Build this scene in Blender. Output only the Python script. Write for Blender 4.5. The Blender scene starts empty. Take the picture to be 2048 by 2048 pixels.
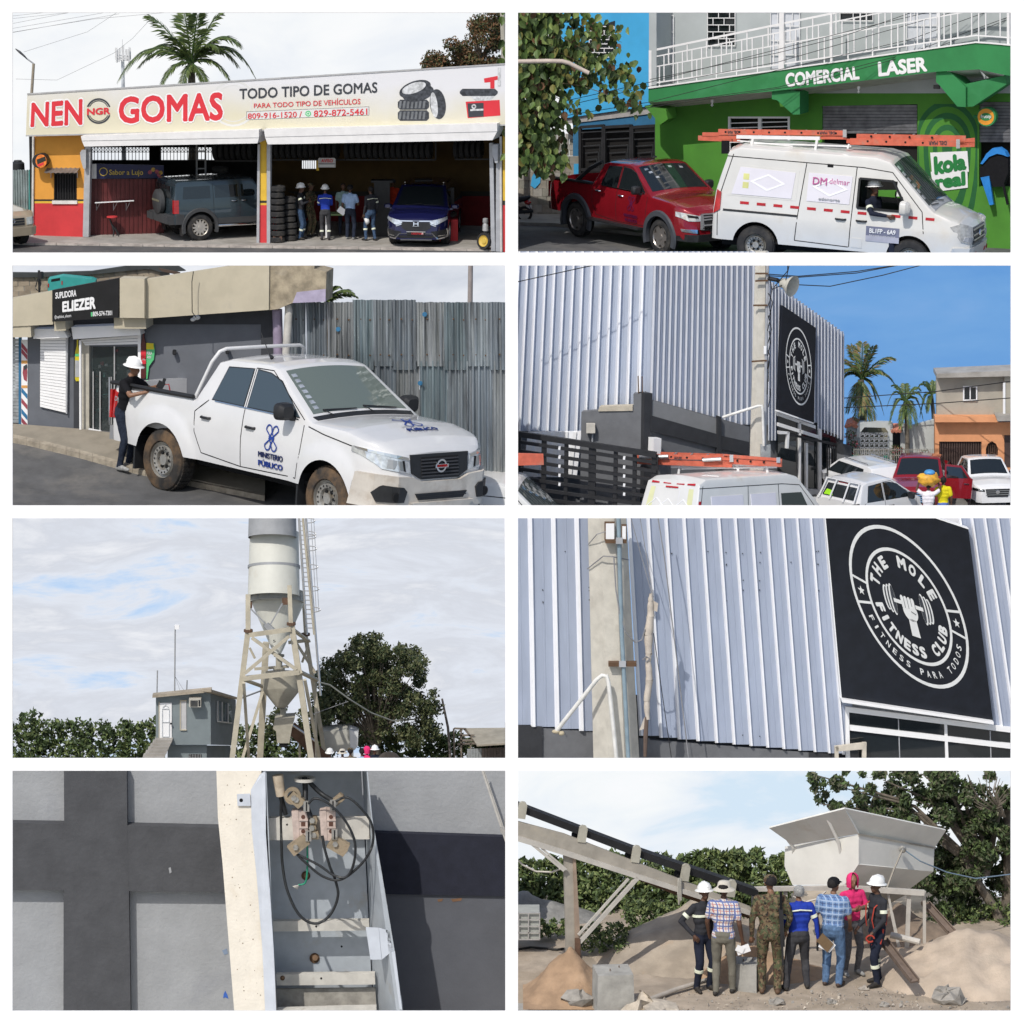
import bpy,math,random
import numpy as np
from mathutils import Vector as V,Matrix as MX
from mathutils import noise as NZ
R=math.radians
sc=bpy.context.scene
rnd=random.Random(7)
COL=sc.collection
# ---------------------------------------------------------------- camera, sky, sun, exposure
PIT,D0,HALF=R(11),95.0,10.0
FW=V((0,math.cos(PIT),-math.sin(PIT)));RT=V((1,0,0));UP=V((0,math.sin(PIT),math.cos(PIT)))
FC=V((0,0,14.0))
CAM=FC-FW*D0
cam=bpy.data.cameras.new('camera');co=bpy.data.objects.new('camera',cam);COL.objects.link(co)
co.location=CAM;co.rotation_euler=(math.pi/2-PIT,0,0)
cam.sensor_width=36;cam.lens=18*D0/HALF;cam.clip_start=1;cam.clip_end=3000
sc.camera=co
SUN_EL,SUN_AZ=R(48.5),R(26)
S2=V((-math.sin(SUN_AZ)*math.cos(SUN_EL),-math.cos(SUN_AZ)*math.cos(SUN_EL),math.sin(SUN_EL)))
w=bpy.data.worlds.new('World');sc.world=w;w.use_nodes=True
nt=w.node_tree;bg=nt.nodes['Background']
sk=nt.nodes.new('ShaderNodeTexSky');sk.sky_type='NISHITA';sk.sun_disc=False
sk.sun_elevation=SUN_EL;sk.sun_rotation=math.atan2(S2.x,S2.y);sk.air_density=1.0;sk.dust_density=2.0
nt.links.new(sk.outputs[0],bg.inputs[0]);bg.inputs[1].default_value=0.12
sl=bpy.data.lights.new('sun','SUN');sl.energy=3.0;sl.angle=R(0.5);sl.color=(1,.96,.9)
so=bpy.data.objects.new('sun',sl);COL.objects.link(so);so.location=(0,0,60)
so.rotation_euler=S2.to_track_quat('Z','Y').to_euler()
vs=sc.view_settings;vs.view_transform='Standard';vs.look='None';vs.exposure=0.0;vs.gamma=1;vs.use_curve_mapping=False
sc.cycles.use_denoising=True;sc.cycles.max_bounces=6;sc.cycles.transparent_max_bounces=12
# ---------------------------------------------------------------- objects
WM={}
def tag(o,label=None,cat=None,group=None,kind=None):
 if label:o['label']=label
 if cat:o['category']=cat
 if group:o['group']=group
 if kind:o['kind']=kind
 return o
def thing(name,label,cat,loc=(0,0,0),yaw=0,s=1.0,group=None,tilt=0,roll=0):
 o=bpy.data.objects.new(name,None);COL.objects.link(o);o.empty_display_size=.2
 m=MX.Translation(V(loc))@MX.Rotation(yaw,4,'Z')@MX.Rotation(tilt,4,'Y')@MX.Rotation(roll,4,'X')@MX.Scale(s,4)
 o.matrix_world=m;WM[o.name]=m
 return tag(o,label,cat,group)
def copy_thing(o,label=None,loc=None,m=None):
 """copy a thing, its parts and their sub-parts, sharing mesh data"""
 def rec(x,par):
  c=x.copy();COL.objects.link(c)
  if par:c.parent=par
  for ch in x.children:rec(ch,c)
  return c
 c=rec(o,None)
 if label:c['label']=label
 if m is not None:c.matrix_world=m
 elif loc is not None:c.location=loc
 WM[c.name]=c.matrix_world.copy()if m is None else m
 return c
class MB:
 """collects shapes and links them as ONE mesh object"""
 def __init__(s,mi=0):s.v=[];s.f=[];s.m=[];s.mi=mi
 def add(s,vs,fs,mi=None):
  o=len(s.v);s.v+=[tuple(x)for x in vs];mi=s.mi if mi is None else mi
  for f in fs:s.f.append([i+o for i in f]);s.m.append(mi)
  return s
 def quad(s,*p,mi=None):return s.add(p,[list(range(len(p)))],mi)
 def prism(s,a,b,mi=None,back=True):
  n=len(a);fs=[list(range(n))]+([list(range(2*n-1,n-1,-1))]if back else[])
  fs+=[[i,i+n,(i+1)%n+n,(i+1)%n]for i in range(n)]
  return s.add(list(a)+list(b),fs,mi)
 def box(s,c,x,y,z,rot=None,mi=None):
  c=V(c);p=[V((i*x/2,j*y/2,k*z/2))for k in(-1,1)for i,j in((-1,-1),(1,-1),(1,1),(-1,1))]
  if rot is not None:p=[rot@q for q in p]
  return s.add([q+c for q in p],[[3,2,1,0],[4,5,6,7],[0,1,5,4],[1,2,6,5],[2,3,7,6],[3,0,4,7]],mi)
 def mm(s,lo,hi,mi=None):
  lo,hi=V(lo),V(hi);d=hi-lo
  return s.box((lo+hi)/2,d.x,d.y,d.z,None,mi)
 def bar(s,a,b,w,h=None,mi=None,up=None):
  a,b=V(a),V(b);h=h or w;d=b-a;L=d.length
  if L<1e-6:return s
  d/=L;up=V(up)if up is not None else(V((0,0,1))if abs(d.z)<.95 else V((0,1,0)))
  x=d.cross(up).normalized();y=x.cross(d).normalized()
  q=[(x*i*w/2+y*j*h/2)for i,j in((-1,-1),(1,-1),(1,1),(-1,1))]
  return s.prism([a+k for k in q],[b+k for k in q],mi)
 def tube(s,pts,r,n=8,mi=None,caps=True,sq=1.0):
  pts=[V(p)for p in pts];rs=r if isinstance(r,(list,tuple))else[r]*len(pts)
  o=[];up=V((0,0,1));x=None
  for i,p in enumerate(pts):
   d=(pts[min(i+1,len(pts)-1)]-pts[max(i-1,0)])
   d=d.normalized()if d.length>1e-9 else V((0,0,1))
   if x is None:
    x=d.cross(up)if abs(d.z)<.9 else d.cross(V((0,1,0)))
   x=(x-d*x.dot(d)).normalized();y=d.cross(x)
   o+=[p+(x*math.cos(2*math.pi*k/n)+y*sq*math.sin(2*math.pi*k/n))*rs[i]for k in range(n)]
  fs=[[i*n+k,i*n+(k+1)%n,(i+1)*n+(k+1)%n,(i+1)*n+k]for i in range(len(pts)-1)for k in range(n)]
  if caps:fs+=[list(range(n-1,-1,-1)),list(range((len(pts)-1)*n,len(pts)*n))]
  return s.add(o,fs,mi)
 def lathe(s,prof,n=20,mx=None,mi=None,a0=0,a1=None,sx=1,sy=1):
  full=a1 is None;a1=2*math.pi if full else a1;m=n if full else n+1
  o=[V((r*sx*math.cos(a0+(a1-a0)*k/n),r*sy*math.sin(a0+(a1-a0)*k/n),z))for r,z in prof for k in range(m)]
  if mx is not None:o=[mx@q for q in o]
  fs=[[i*m+k,i*m+(k+1)%m,(i+1)*m+(k+1)%m,(i+1)*m+k]for i in range(len(prof)-1)for k in range(n)]
  return s.add(o,fs,mi)
 def ell(s,c,rx,ry,rz,n=10,mx=None,mi=None):
  prof=[(max(1e-4,math.sin(math.pi*i/n)),-math.cos(math.pi*i/n))for i in range(n+1)]
  m=MX.Translation(V(c))@(mx.to_4x4()if mx is not None else MX.Identity(4))@MX.Diagonal((rx,ry,rz,1))
  return s.lathe(prof,n+4,m,mi)
 def build(s,name,mats,parent=None,smooth=None,local=False,label=None,cat=None,group=None,kind=None):
  mats=mats if isinstance(mats,(list,tuple))else[mats]
  vs=np.array([tuple(x)for x in s.v],dtype=np.float64).reshape(-1,3)
  me=bpy.data.meshes.new(name);o=bpy.data.objects.new(name,me);COL.objects.link(o)
  if parent is not None:
   m=WM[parent.name]
   if not local:
    mi=np.array(m.inverted());vs=vs@mi[:3,:3].T+mi[:3,3]
   WM[o.name]=m
  else:
   lo,hi=vs.min(0),vs.max(0);c=np.array([(lo[0]+hi[0])/2,(lo[1]+hi[1])/2,lo[2]]);vs=vs-c
   o.location=c;WM[o.name]=MX.Translation(V(c))
  me.from_pydata(vs.tolist(),[],s.f)
  for m in mats:me.materials.append(m)
  if len(mats)>1:me.polygons.foreach_set('material_index',s.m)
  if smooth:
   me.polygons.foreach_set('use_smooth',[True]*len(me.polygons))
   try:me.set_sharp_from_angle(angle=R(smooth if smooth>1 else 40))
   except Exception:pass
  me.update()
  if parent is not None:o.parent=parent
  return tag(o,label,cat,group,kind)
  # ---------------------------------------------------------------- materials
MT={}
def mat(name,c,rough=.7,metal=0,var=.12,scale=3.,bump=0.,bs=40.,spec=.4,dirt=None,ds=1.2,dth=.55,coat=0,alpha=None,stretch=None,dz=None):
 if name in MT:return MT[name]
 m=bpy.data.materials.new(name);m.use_nodes=True;n=m.node_tree;p=n.nodes['Principled BSDF'];L=n.links.new
 p.inputs['Roughness'].default_value=rough;p.inputs['Metallic'].default_value=metal;p.inputs['Specular IOR Level'].default_value=spec
 if coat:p.inputs['Coat Weight'].default_value=coat;p.inputs['Coat Roughness'].default_value=.04
 tc=n.nodes.new('ShaderNodeTexCoord');co=tc.outputs['Object']
 if stretch:
  mp=n.nodes.new('ShaderNodeMapping');mp.inputs['Scale'].default_value=stretch;L(co,mp.inputs[0]);co=mp.outputs[0]
 col=None
 def mix(f,a,b):
  x=n.nodes.new('ShaderNodeMix');x.data_type='RGBA'
  L(f,x.inputs[0])
  for v,k in((a,6),(b,7)):
   if isinstance(v,tuple):x.inputs[k].default_value=(*v,1)
   else:L(v,x.inputs[k])
  return x.outputs[2]
 def nz(sc_,det=4,lo=.35,hi=.65,ro=.6):
  t=n.nodes.new('ShaderNodeTexNoise');t.inputs['Scale'].default_value=sc_;t.inputs['Detail'].default_value=det;t.inputs['Roughness'].default_value=ro
  L(co,t.inputs['Vector']);r=n.nodes.new('ShaderNodeMapRange');r.inputs[1].default_value=lo;r.inputs[2].default_value=hi
  L(t.outputs['Fac'],r.inputs[0]);return r.outputs[0],t.outputs['Fac']
 c=tuple(c)
 if var:col=mix(nz(scale)[0],tuple(x*(1-var)for x in c),tuple(min(1,x*(1+var))for x in c))
 else:col=c
 if dirt:col=mix(nz(ds,6,dth,dth+.22,.65)[0],col,tuple(dirt))
 if isinstance(col,tuple):p.inputs['Base Color'].default_value=(*col,1)
 else:L(col,p.inputs['Base Color'])
 if bump:
  b=n.nodes.new('ShaderNodeBump');b.inputs['Strength'].default_value=bump;b.inputs['Distance'].default_value=.02
  L(nz(bs,5)[1],b.inputs['Height']);L(b.outputs[0],p.inputs['Normal'])
 if alpha is not None:p.inputs['Alpha'].default_value=alpha
 MT[name]=m;return m
def glass(name,tint=(.02,.03,.035),a=.6,rough=.03):
 """tinted pane: mostly reflecting, partly see-through"""
 if name in MT:return MT[name]
 m=mat(name,tint,rough,0,0,spec=.9);p=m.node_tree.nodes['Principled BSDF'];p.inputs['Alpha'].default_value=a
 return m
def skymat(name,stops,scale=(1,1,1),ns=.5,det=8,lo=.35,hi=.7,grad=None,seed=0,rough=.55):
 m=bpy.data.materials.new(name);m.use_nodes=True;n=m.node_tree;L=n.links.new
 n.nodes.remove(n.nodes['Principled BSDF']);e=n.nodes.new('ShaderNodeEmission');L(e.outputs[0],n.nodes['Material Output'].inputs[0])
 tc=n.nodes.new('ShaderNodeTexCoord');mp=n.nodes.new('ShaderNodeMapping');mp.inputs['Scale'].default_value=scale;mp.inputs['Location'].default_value=(seed,seed*.7,seed*1.3)
 L(tc.outputs['Object'],mp.inputs[0]);t=n.nodes.new('ShaderNodeTexNoise');t.inputs['Scale'].default_value=ns;t.inputs['Detail'].default_value=det;t.inputs['Roughness'].default_value=rough
 t.inputs['Distortion'].default_value=.4
 L(mp.outputs[0],t.inputs['Vector']);r=n.nodes.new('ShaderNodeMapRange');r.inputs[1].default_value=lo;r.inputs[2].default_value=hi
 L(t.outputs['Fac'],r.inputs[0]);fac=r.outputs[0]
 if grad:
  sx=n.nodes.new('ShaderNodeSeparateXYZ');L(tc.outputs['Object'],sx.inputs[0])
  g=n.nodes.new('ShaderNodeMapRange');g.inputs[1].default_value=grad[0];g.inputs[2].default_value=grad[1];g.inputs[3].default_value=0;g.inputs[4].default_value=grad[2]
  L(sx.outputs[2],g.inputs[0]);ad=n.nodes.new('ShaderNodeMath');ad.operation='ADD';L(fac,ad.inputs[0]);L(g.outputs[0],ad.inputs[1]);fac=ad.outputs[0]
 cr=n.nodes.new('ShaderNodeValToRGB');el=cr.color_ramp.elements
 while len(el)<len(stops):el.new(.5)
 for k,(p,c)in zip(el,stops):k.position=p;k.color=(*c,1)
 L(fac,cr.inputs[0]);L(cr.outputs[0],e.inputs[0]);e.inputs[1].default_value=1
 return m
def srgb(*c):return tuple((x/255/12.92)if x<=10 else((x/255+.055)/1.055)**2.4 for x in c)
# ---------------------------------------------------------------- panels: from a pixel of the photograph to a point in its stand
K=1932/1024
class Plane:
 def __init__(s,pan,p,n):s.pan,s.p,s.n=pan,V(p),V(n).normalized()
 def hit(s,u,v,off=0):
  d=s.pan.dir(u,v);q=s.p+s.n*off
  return CAM+d*((q-CAM).dot(s.n)/d.dot(s.n))
 def poly(s,uv,off=0):return[s.hit(u,v,off)for u,v in uv]
 def slab(s,b,uv,off=0,th=.05,mi=None):
  a=s.poly(uv,off);return b.prism(a,[q-s.n*th for q in a],mi)
 def rect(s,b,u0,v0,u1,v1,off=0,th=.05,mi=None):return s.slab(b,[(u0,v0),(u1,v0),(u1,v1),(u0,v1)],off,th,mi)
 def bar(s,b,u0,v0,u1,v1,w,off=0,th=None,mi=None):
  return b.bar(s.hit(u0,v0,off),s.hit(u1,v1,off),w,th or w,mi,up=s.n)
 def disc(s,b,u,v,r,off=0,th=.05,n=24,mi=None,r0=0,ry=None,a0=0,a1=None):
  ry=ry or r;full=a1 is None;a1=2*math.pi if full else a1;m=n if full else n+1
  P=[(math.cos(a0+(a1-a0)*k/n),math.sin(a0+(a1-a0)*k/n))for k in range(m)]
  if r0==0:return s.slab(b,[(u+x*r,v+y*ry)for x,y in P],off,th,mi)
  f=r0/r
  for k in range(n):
   (x,y),(x2,y2)=P[k],P[(k+1)%m]
   s.slab(b,[(u+x*r,v+y*ry),(u+x2*r,v+y2*ry),(u+x2*r*f,v+y2*ry*f),(u+x*r*f,v+y*ry*f)],off,th,mi)
  return b
 def text(s,b,quad,txt,off=.01,bold=.0,mi=None):
  """lettering laid into the pixel quad TL, TR, BR, BL"""
  vs,fs=textmesh(txt,bold);tl,tr,br,bl=[np.array(q,float)for q in quad]
  o=[]
  for x,y,h in vs:
   p=(1-y)*((1-x)*tl+x*tr)+y*((1-x)*bl+x*br);o.append(s.hit(p[0],p[1],off+h))
  return b.add(o,fs,mi)
class Pan:
 def __init__(s,ox,oy,vb,Yf):s.ox,s.oy,s.Yf=ox,oy,Yf;s.z=0;s.z=s.at(960,vb,0).z;s.vb=vb;s.prof=None
 def dir(s,u,v):
  return FW*D0+RT*((s.ox+u/K-1024)/1024*HALF)+UP*((1024-s.oy-v/K)/1024*HALF)
 def at(s,u,v,Y):
  d=s.dir(u,v);return CAM+d*((s.Yf+Y-CAM.y)/d.y)
 def g(s,u,v,h=0):
  d=s.dir(u,v);p=CAM+d*((s.z+h-CAM.z)/d.z)
  if s.prof:
   for _ in range(40):p=p*.5+.5*(CAM+d*((s.z+h+s.prof(p.y-s.Yf)-CAM.z)/d.z))
  return p
 def gu(s,u,Y,h=0):
  """ground point in column u at depth Y"""
  p=s.at(u,500,Y);return V((p.x,p.y,s.z+h+(s.prof(Y)if s.prof else 0)))
 def px(s,Y):return(s.at(1000,500,Y)-s.at(0,500,Y)).length/1000
 def front(s,Y):return Plane(s,s.at(900,500,Y),(0,-1,0))
 def face(s,a,b,lean=0):
  """upright plane through two points"""
  a,b=V(a),V(b);d=(b-a);d.z=0;n=d.cross(V((0,0,1))).normalized()
  if n.y>0:n=-n
  return Plane(s,a,n+V((0,0,lean)))
 def level(s,h):return Plane(s,(0,0,s.z+h),(0,0,1))
TM={}
def textmesh(txt,bold=0.):
 """flat letters normalised to a unit box (y downwards); bold adds shifted copies a hair apart in depth"""
 k=(txt,bold)
 if k in TM:return TM[k]
 cu=bpy.data.curves.new('t','FONT');cu.body=txt;cu.resolution_u=3
 ob=bpy.data.objects.new('t',cu);COL.objects.link(ob);bpy.context.view_layer.update()
 me=bpy.data.meshes.new_from_object(ob.evaluated_get(bpy.context.evaluated_depsgraph_get()))
 v0=np.array([v.co[:2]for v in me.vertices]);f0=[list(p.vertices)for p in me.polygons];vs=[];fs=[]
 for i,(dx,dy)in enumerate(((0,0),(1,0),(-1,0),(0,1),(0,-1),(.7,.7),(-.7,-.7),(.7,-.7),(-.7,.7))if bold else((0,0),)):
  fs+=[[q+len(vs)for q in f]for f in f0];vs+=[(x+dx*bold,y+dy*bold,i*.0012)for x,y in v0]
 bpy.data.objects.remove(ob);bpy.data.curves.remove(cu);bpy.data.meshes.remove(me)
 vs=np.array(vs);lo,hi=vs[:,:2].min(0),vs[:,:2].max(0);vs[:,:2]=(vs[:,:2]-lo)/(hi-lo);vs[:,1]=1-vs[:,1]
 TM[k]=(vs.tolist(),fs);return TM[k]
P1=Pan(0,0,953,71.8);P2=Pan(1024,0,953,71.8)
P3=Pan(0,510,946,54.5);P4=Pan(1024,510,946,54.5)
P5=Pan(0,1020,937,38.5);P6=Pan(1024,1020,937,38.5)
P7=Pan(0,1528,933,22.5);P8=Pan(1024,1528,933,22.5)
P4.z=P4.at(960,1262,0).z;P5.z=P6.z=P5.at(960,955,11.3).z;P7.z=P7.at(960,950,7).z
def floor(pan,name,uv,m,h=0,kind='structure',th=.3):
 """a ground sheet whose corners are given as pixels on the stand's ground level"""
 b=MB();a=[pan.g(u,v,h)for u,v in uv];b.prism(a,[q-V((0,0,th))for q in a])
 return b.build(name,m,kind=kind)
def groundgrid(pan,name,u0,u1,Y0,Y1,nx,ny,hf,m,smooth=True,kind='structure'):
 """uneven ground: hf(u, Y, x, y) -> height"""
 b=MB();o=[]
 for j in range(ny+1):
  for i in range(nx+1):
   u=u0+(u1-u0)*i/nx;Y=Y0+(Y1-Y0)*j/ny;p=pan.gu(u,Y);p.z+=hf(u,Y,p.x,p.y);o.append(p)
 fs=[[j*(nx+1)+i,j*(nx+1)+i+1,(j+1)*(nx+1)+i+1,(j+1)*(nx+1)+i]for j in range(ny)for i in range(nx)]
 b.add(o,fs);return b.build(name,m,smooth=80 if smooth else None,kind=kind)
def skywall(pan,m,Y=11.4,u0=-10,u1=1960,vt=12):
 """curved sky cyclorama at the back of a stand"""
 b=MB();n=12;top=[];bot=[]
 for i in range(n+1):
  u=u0+(u1-u0)*i/n;y=Y-.9*(2*i/n-1)**2
  a=pan.at(u,vt,y);top.append(a);bot.append(V((a.x,a.y,pan.z-.3)))
 for i in range(n):b.quad(top[i],top[i+1],bot[i+1],bot[i])
 return b.build('sky',m,kind='structure')
 # ---------------------------------------------------------------- foliage
def leaves(b,cen,rad,n,size,rng,nm=3,droop=0.3,asp=.5,shell=.55):
 """n leaf blades spread through clumps (centres, radii)"""
 cen=np.asarray(cen,float);rad=np.asarray(rad,float);w_=rad**2/(rad**2).sum()
 for i in rng.choice(len(cen),n,p=w_):
  d=rng.normal(size=3);d/=np.linalg.norm(d)+1e-9;r=rad[i]*(shell+(1-shell)*rng.random())if rng.random()<.8 else rad[i]*rng.random()
  c=cen[i]+d*r*np.array([1,1,.85]);a=rng.normal(size=3);a[2]-=droop;a/=np.linalg.norm(a)
  q=np.cross(a,rng.normal(size=3));q/=np.linalg.norm(q)+1e-9;L=size*(.6+.8*rng.random());W=L*asp
  nn=np.cross(a,q)*L*.12
  b.add([c-a*L/2,c+q*W/2+nn,c+a*L/2,c-q*W/2+nn],[[0,1,2],[0,2,3]],int(rng.integers(nm)))
def palm(pan,name,label,cu,cv,Y,fr,trunk_v,mats,s=1.0,tw=.12,seed=0,dead=0,group=None):
 """palm: fr = list of (du, dv, sag, depth) frond tips in pixels from the crown; trunk down to pixel row trunk_v"""
 rng=np.random.default_rng(seed);c=pan.at(cu,cv,Y);k=pan.px(Y)
 t=thing(name,label,'palm tree',pan.at(cu,trunk_v,Y),group=group)
 b=MB();base=pan.at(cu+4,trunk_v,Y);n=14
 pts=[base.lerp(c,i/n)+V((math.sin(i*.25)*.05,0,0))for i in range(n+1)]
 b.tube(pts,[tw*(1.15-.35*i/n)*(1+.06*(i%2))for i in range(n+1)],10);b.build('trunk',mats[3],t,smooth=30)
 for q,(du,dv,sag,dep)in enumerate(fr):
  b=MB();tip=c+V((du*k,dep,-dv*k));mid=c.lerp(tip,.55)+V((0,0,sag*k))
  N=26;P=[]
  for i in range(N+1):
   x=i/N;P.append((1-x)**2*c+2*x*(1-x)*(2*mid-(c+tip)/2)+x*x*tip)
  b.tube(P[:-1],[.022*s*(1.3-i/N)for i in range(N)],4,mi=0)
  L=(tip-c).length
  for i in range(3,N+1):
   x=i/N;d=(P[i]-P[i-1]).normalized();sd=d.cross(V((0,0,1)));
   if sd.length<.1:sd=V((1,0,0))
   sd.normalize();un=sd.cross(d).normalized()
   ll=L*.30*(math.sin(math.pi*min(1,.12+x*.8))**.6)*(.8+.4*rng.random())
   for sg in(-1,1):
    for h in(0,.5):
     p=P[i-1].lerp(P[i],h);dr=(d*(.75+.2*rng.random())+sd*sg*.75+V((0,0,-.35-.4*rng.random()))+un*.15).normalized()
     e=p+dr*ll;w_=d*.016*s*1.6;m_=p.lerp(e,.5)+V((0,0,.06*ll))
     b.add([p,m_+w_,e,m_-w_],[[0,1,2,3]],(2 if rng.random()<dead else 1)if rng.random()>.25 else 0)
  b.build('frond',mats[:3],t)
 return t
def cable(pan,name,label,pts,r,m,group=None,sag=0):
 """pts: (u, v, Y)"""
 b=MB();P=[pan.at(*p)for p in pts];Q=[]
 for a,c in zip(P[:-1],P[1:]):
  for i in range(8):
   x=i/8;q=a.lerp(c,x);q.z-=sag*4*x*(1-x);Q.append(q)
 Q.append(P[-1]);b.tube(Q,r,5)
 return b.build(name,m,label=label,cat='cable',group=group)
SPLIT={'wall','lower_wall','upper_wall','base_wall','wall_stripe','shop_interior','back_wall','plinth','orange_wall','backing_wall','pane','shelf','lower_side_wall'}
def PT(par,name,m,pl,polys,off=0,th=.05,label=None,top=None):
 """one part made of one or more slabs lying on a plane (top: label, category for a thing of one mesh)"""
 if name in SPLIT and len(polys)>1:return[PT(par,name,m,pl,[q],off,th,label)for q in polys][0]
 b=MB()
 for q in polys:pl.slab(b,q,off,th)
 return b.build(name,m,par,label=label if not top else top[0],cat=top and top[1],group=top[2]if top and len(top)>2 else None)
def BARS(par,name,m,pl,lines,w,off=0,one=True,**k):
 """bars along pixel lines (u0, v0, u1, v1): one part, or a part each"""
 b=MB()
 for q in lines:
  if not one:b=MB()
  pl.bar(b,*q[:4],q[4]if len(q)>4 else w,off)
  if not one:b.build(name,m,par,**k)
 return b.build(name,m,par,**k)if one else None
def rc(u0,v0,u1,v1):return[(u0,v0),(u1,v0),(u1,v1),(u0,v1)]
def blocks(par,name,m,pl,quad,nx,ny,rng,th=.12,gap=.006,jit=.01,miss=0):
 """courses of blocks, every block a part; quad TL TR BR BL in pixels; u and v run along the courses"""
 tl,tr,br,bl=[np.array(p,float)for p in quad]
 P=lambda x,y:tuple((1-y)*((1-x)*tl+x*tr)+y*((1-x)*bl+x*br))
 for j in range(ny):
  o=.5*(j%2)/nx;xs=sorted({0,1}|{x for x in[(i/nx+o)for i in range(nx+1)]if.02<x<.98})
  for a,c in zip(xs[:-1],xs[1:]):
   if rng.random()<miss:continue
   gx,gy=gap,gap*3;q=[P(a+gx,(j+gy)/ny),P(c-gx,(j+gy)/ny),P(c-gx,(j+1-gy)/ny),P(a+gx,(j+1-gy)/ny)]
   b=MB();pl.slab(b,q,rng.uniform(-jit,jit),th);b.build(name,m[int(rng.integers(len(m)))],par)
   # ---------------------------------------------------------------- the white display frame and the stands behind it
M_white=mat('white_paint',(.86,.86,.86),.5,var=.02,spec=.3)
def fpt(sx,sy,off=0):return CAM+(FW*D0+RT*((sx-1024)/1024*HALF)+UP*((1024-sy)/1024*HALF))*(1-3.5/D0)+FW*off
t=thing('display_frame','tall white lattice frame with eight openings','frame',(0,FC.y,FC.z-11))
for x0,x1 in((-30,25),(1010.5,1036),(2021.5,2110)):
 b=MB();b.prism([fpt(x0,-30),fpt(x1,-30),fpt(x1,2110),fpt(x0,2110)],[fpt(x0,-30,.06),fpt(x1,-30,.06),fpt(x1,2110,.06),fpt(x0,2110,.06)])
 b.build('post',M_white,t)
for xa,xb in((25,1010.5),(1036,2021.5)):
 for y0,y1 in((-30,25),(505,531),(1010.5,1036.5),(1516,1541.5),(2021.5,2110)):
  b=MB();b.prism([fpt(xa,y0,.002),fpt(xb,y0,.002),fpt(xb,y1,.002),fpt(xa,y1,.002)],[fpt(xa,y0,.058),fpt(xb,y0,.058),fpt(xb,y1,.058),fpt(xa,y1,.058)])
  b.build('crossbar',M_white,t)
ZG=min(P7.z,P8.z)-.9
b=MB();b.quad(V((-300,-300,ZG)),V((900,-300,ZG)),V((900,1500,ZG)),V((-300,1500,ZG)))
b.build('ground',mat('yard_concrete',(.3,.29,.27),.9,var=.2,scale=.6,bump=.3),kind='structure')
for i,pa in enumerate((P1,P2,P3,P4,P5,P6,P7,P8)):
 b=MB();b.mm((-15.5 if i%2==0 else.01,pa.Yf-4.3,ZG+.01),(0 if i%2==0 else 15.5,pa.Yf+(13 if i<2 else 11.6),pa.z-.35-(.02 if i==2 else 0)))
 b.build('terrace',mat('terrace_concrete',(.4,.39,.37),.9,var=.1),kind='structure')
 # ---------------------------------------------------------------- vehicles (metres, x forward, y left, z up)
M_tyre=mat('tyre_rubber',(.022,.022,.023),.85,var=.25,scale=8,bump=.2,bs=60,dirt=(.075,.068,.058),ds=3,dth=.5)
M_tyredirt=mat('muddy_tyre',(.03,.028,.026),.9,var=.3,scale=9,bump=.4,bs=60,dirt=(.17,.105,.055),ds=2.2,dth=.42)
M_black=mat('black_plastic',(.02,.021,.023),.5,var=.15,scale=9,spec=.4)
M_dark=mat('dark_gap',(.008,.008,.009),.9,var=0)
M_glass=mat('dark_glass',(.012,.016,.018),.04,var=0,spec=1.0)
M_chrome=mat('chrome',(.75,.76,.78),.12,1,.05)
M_alloy=mat('alloy',(.5,.5,.5),.3,.9,.1)
M_steel=mat('steel_rim',(.42,.41,.38),.5,.6,.15,5,dirt=(.2,.16,.11),ds=4,dth=.5)
M_lamp=mat('clear_lamp',(.62,.65,.68),.06,.5,.25,14,spec=1.0)
M_red=mat('red_lamp',(.42,.012,.014),.12,var=.2,scale=12,spec=.8)
M_plate=mat('plate',(.7,.7,.68),.4,var=.05)
M_seat=mat('seat_cloth',(.05,.05,.055),.9)
def lerpn(x,pts):
 if x<=pts[0][0]:return pts[0][1]
 for(a,p),(b,q)in zip(pts[:-1],pts[1:]):
  if x<=b:return p+(q-p)*(x-a)/max(b-a,1e-9)
 return pts[-1][1]
def clip(poly,ax,lo,hi):
 for s,t in((1,lo),(-1,-hi)):
  o=[]
  for i,p in enumerate(poly):
   q=poly[(i+1)%len(poly)];a,b=s*p[ax]-t,s*q[ax]-t
   if a>=0:o.append(p)
   if(a>0)!=(b>0)and abs(a-b)>1e-12:k=a/(a-b);o.append((p[0]+(q[0]-p[0])*k,p[1]+(q[1]-p[1])*k))
  poly=o
  if len(poly)<3:return[]
 return poly
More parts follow.
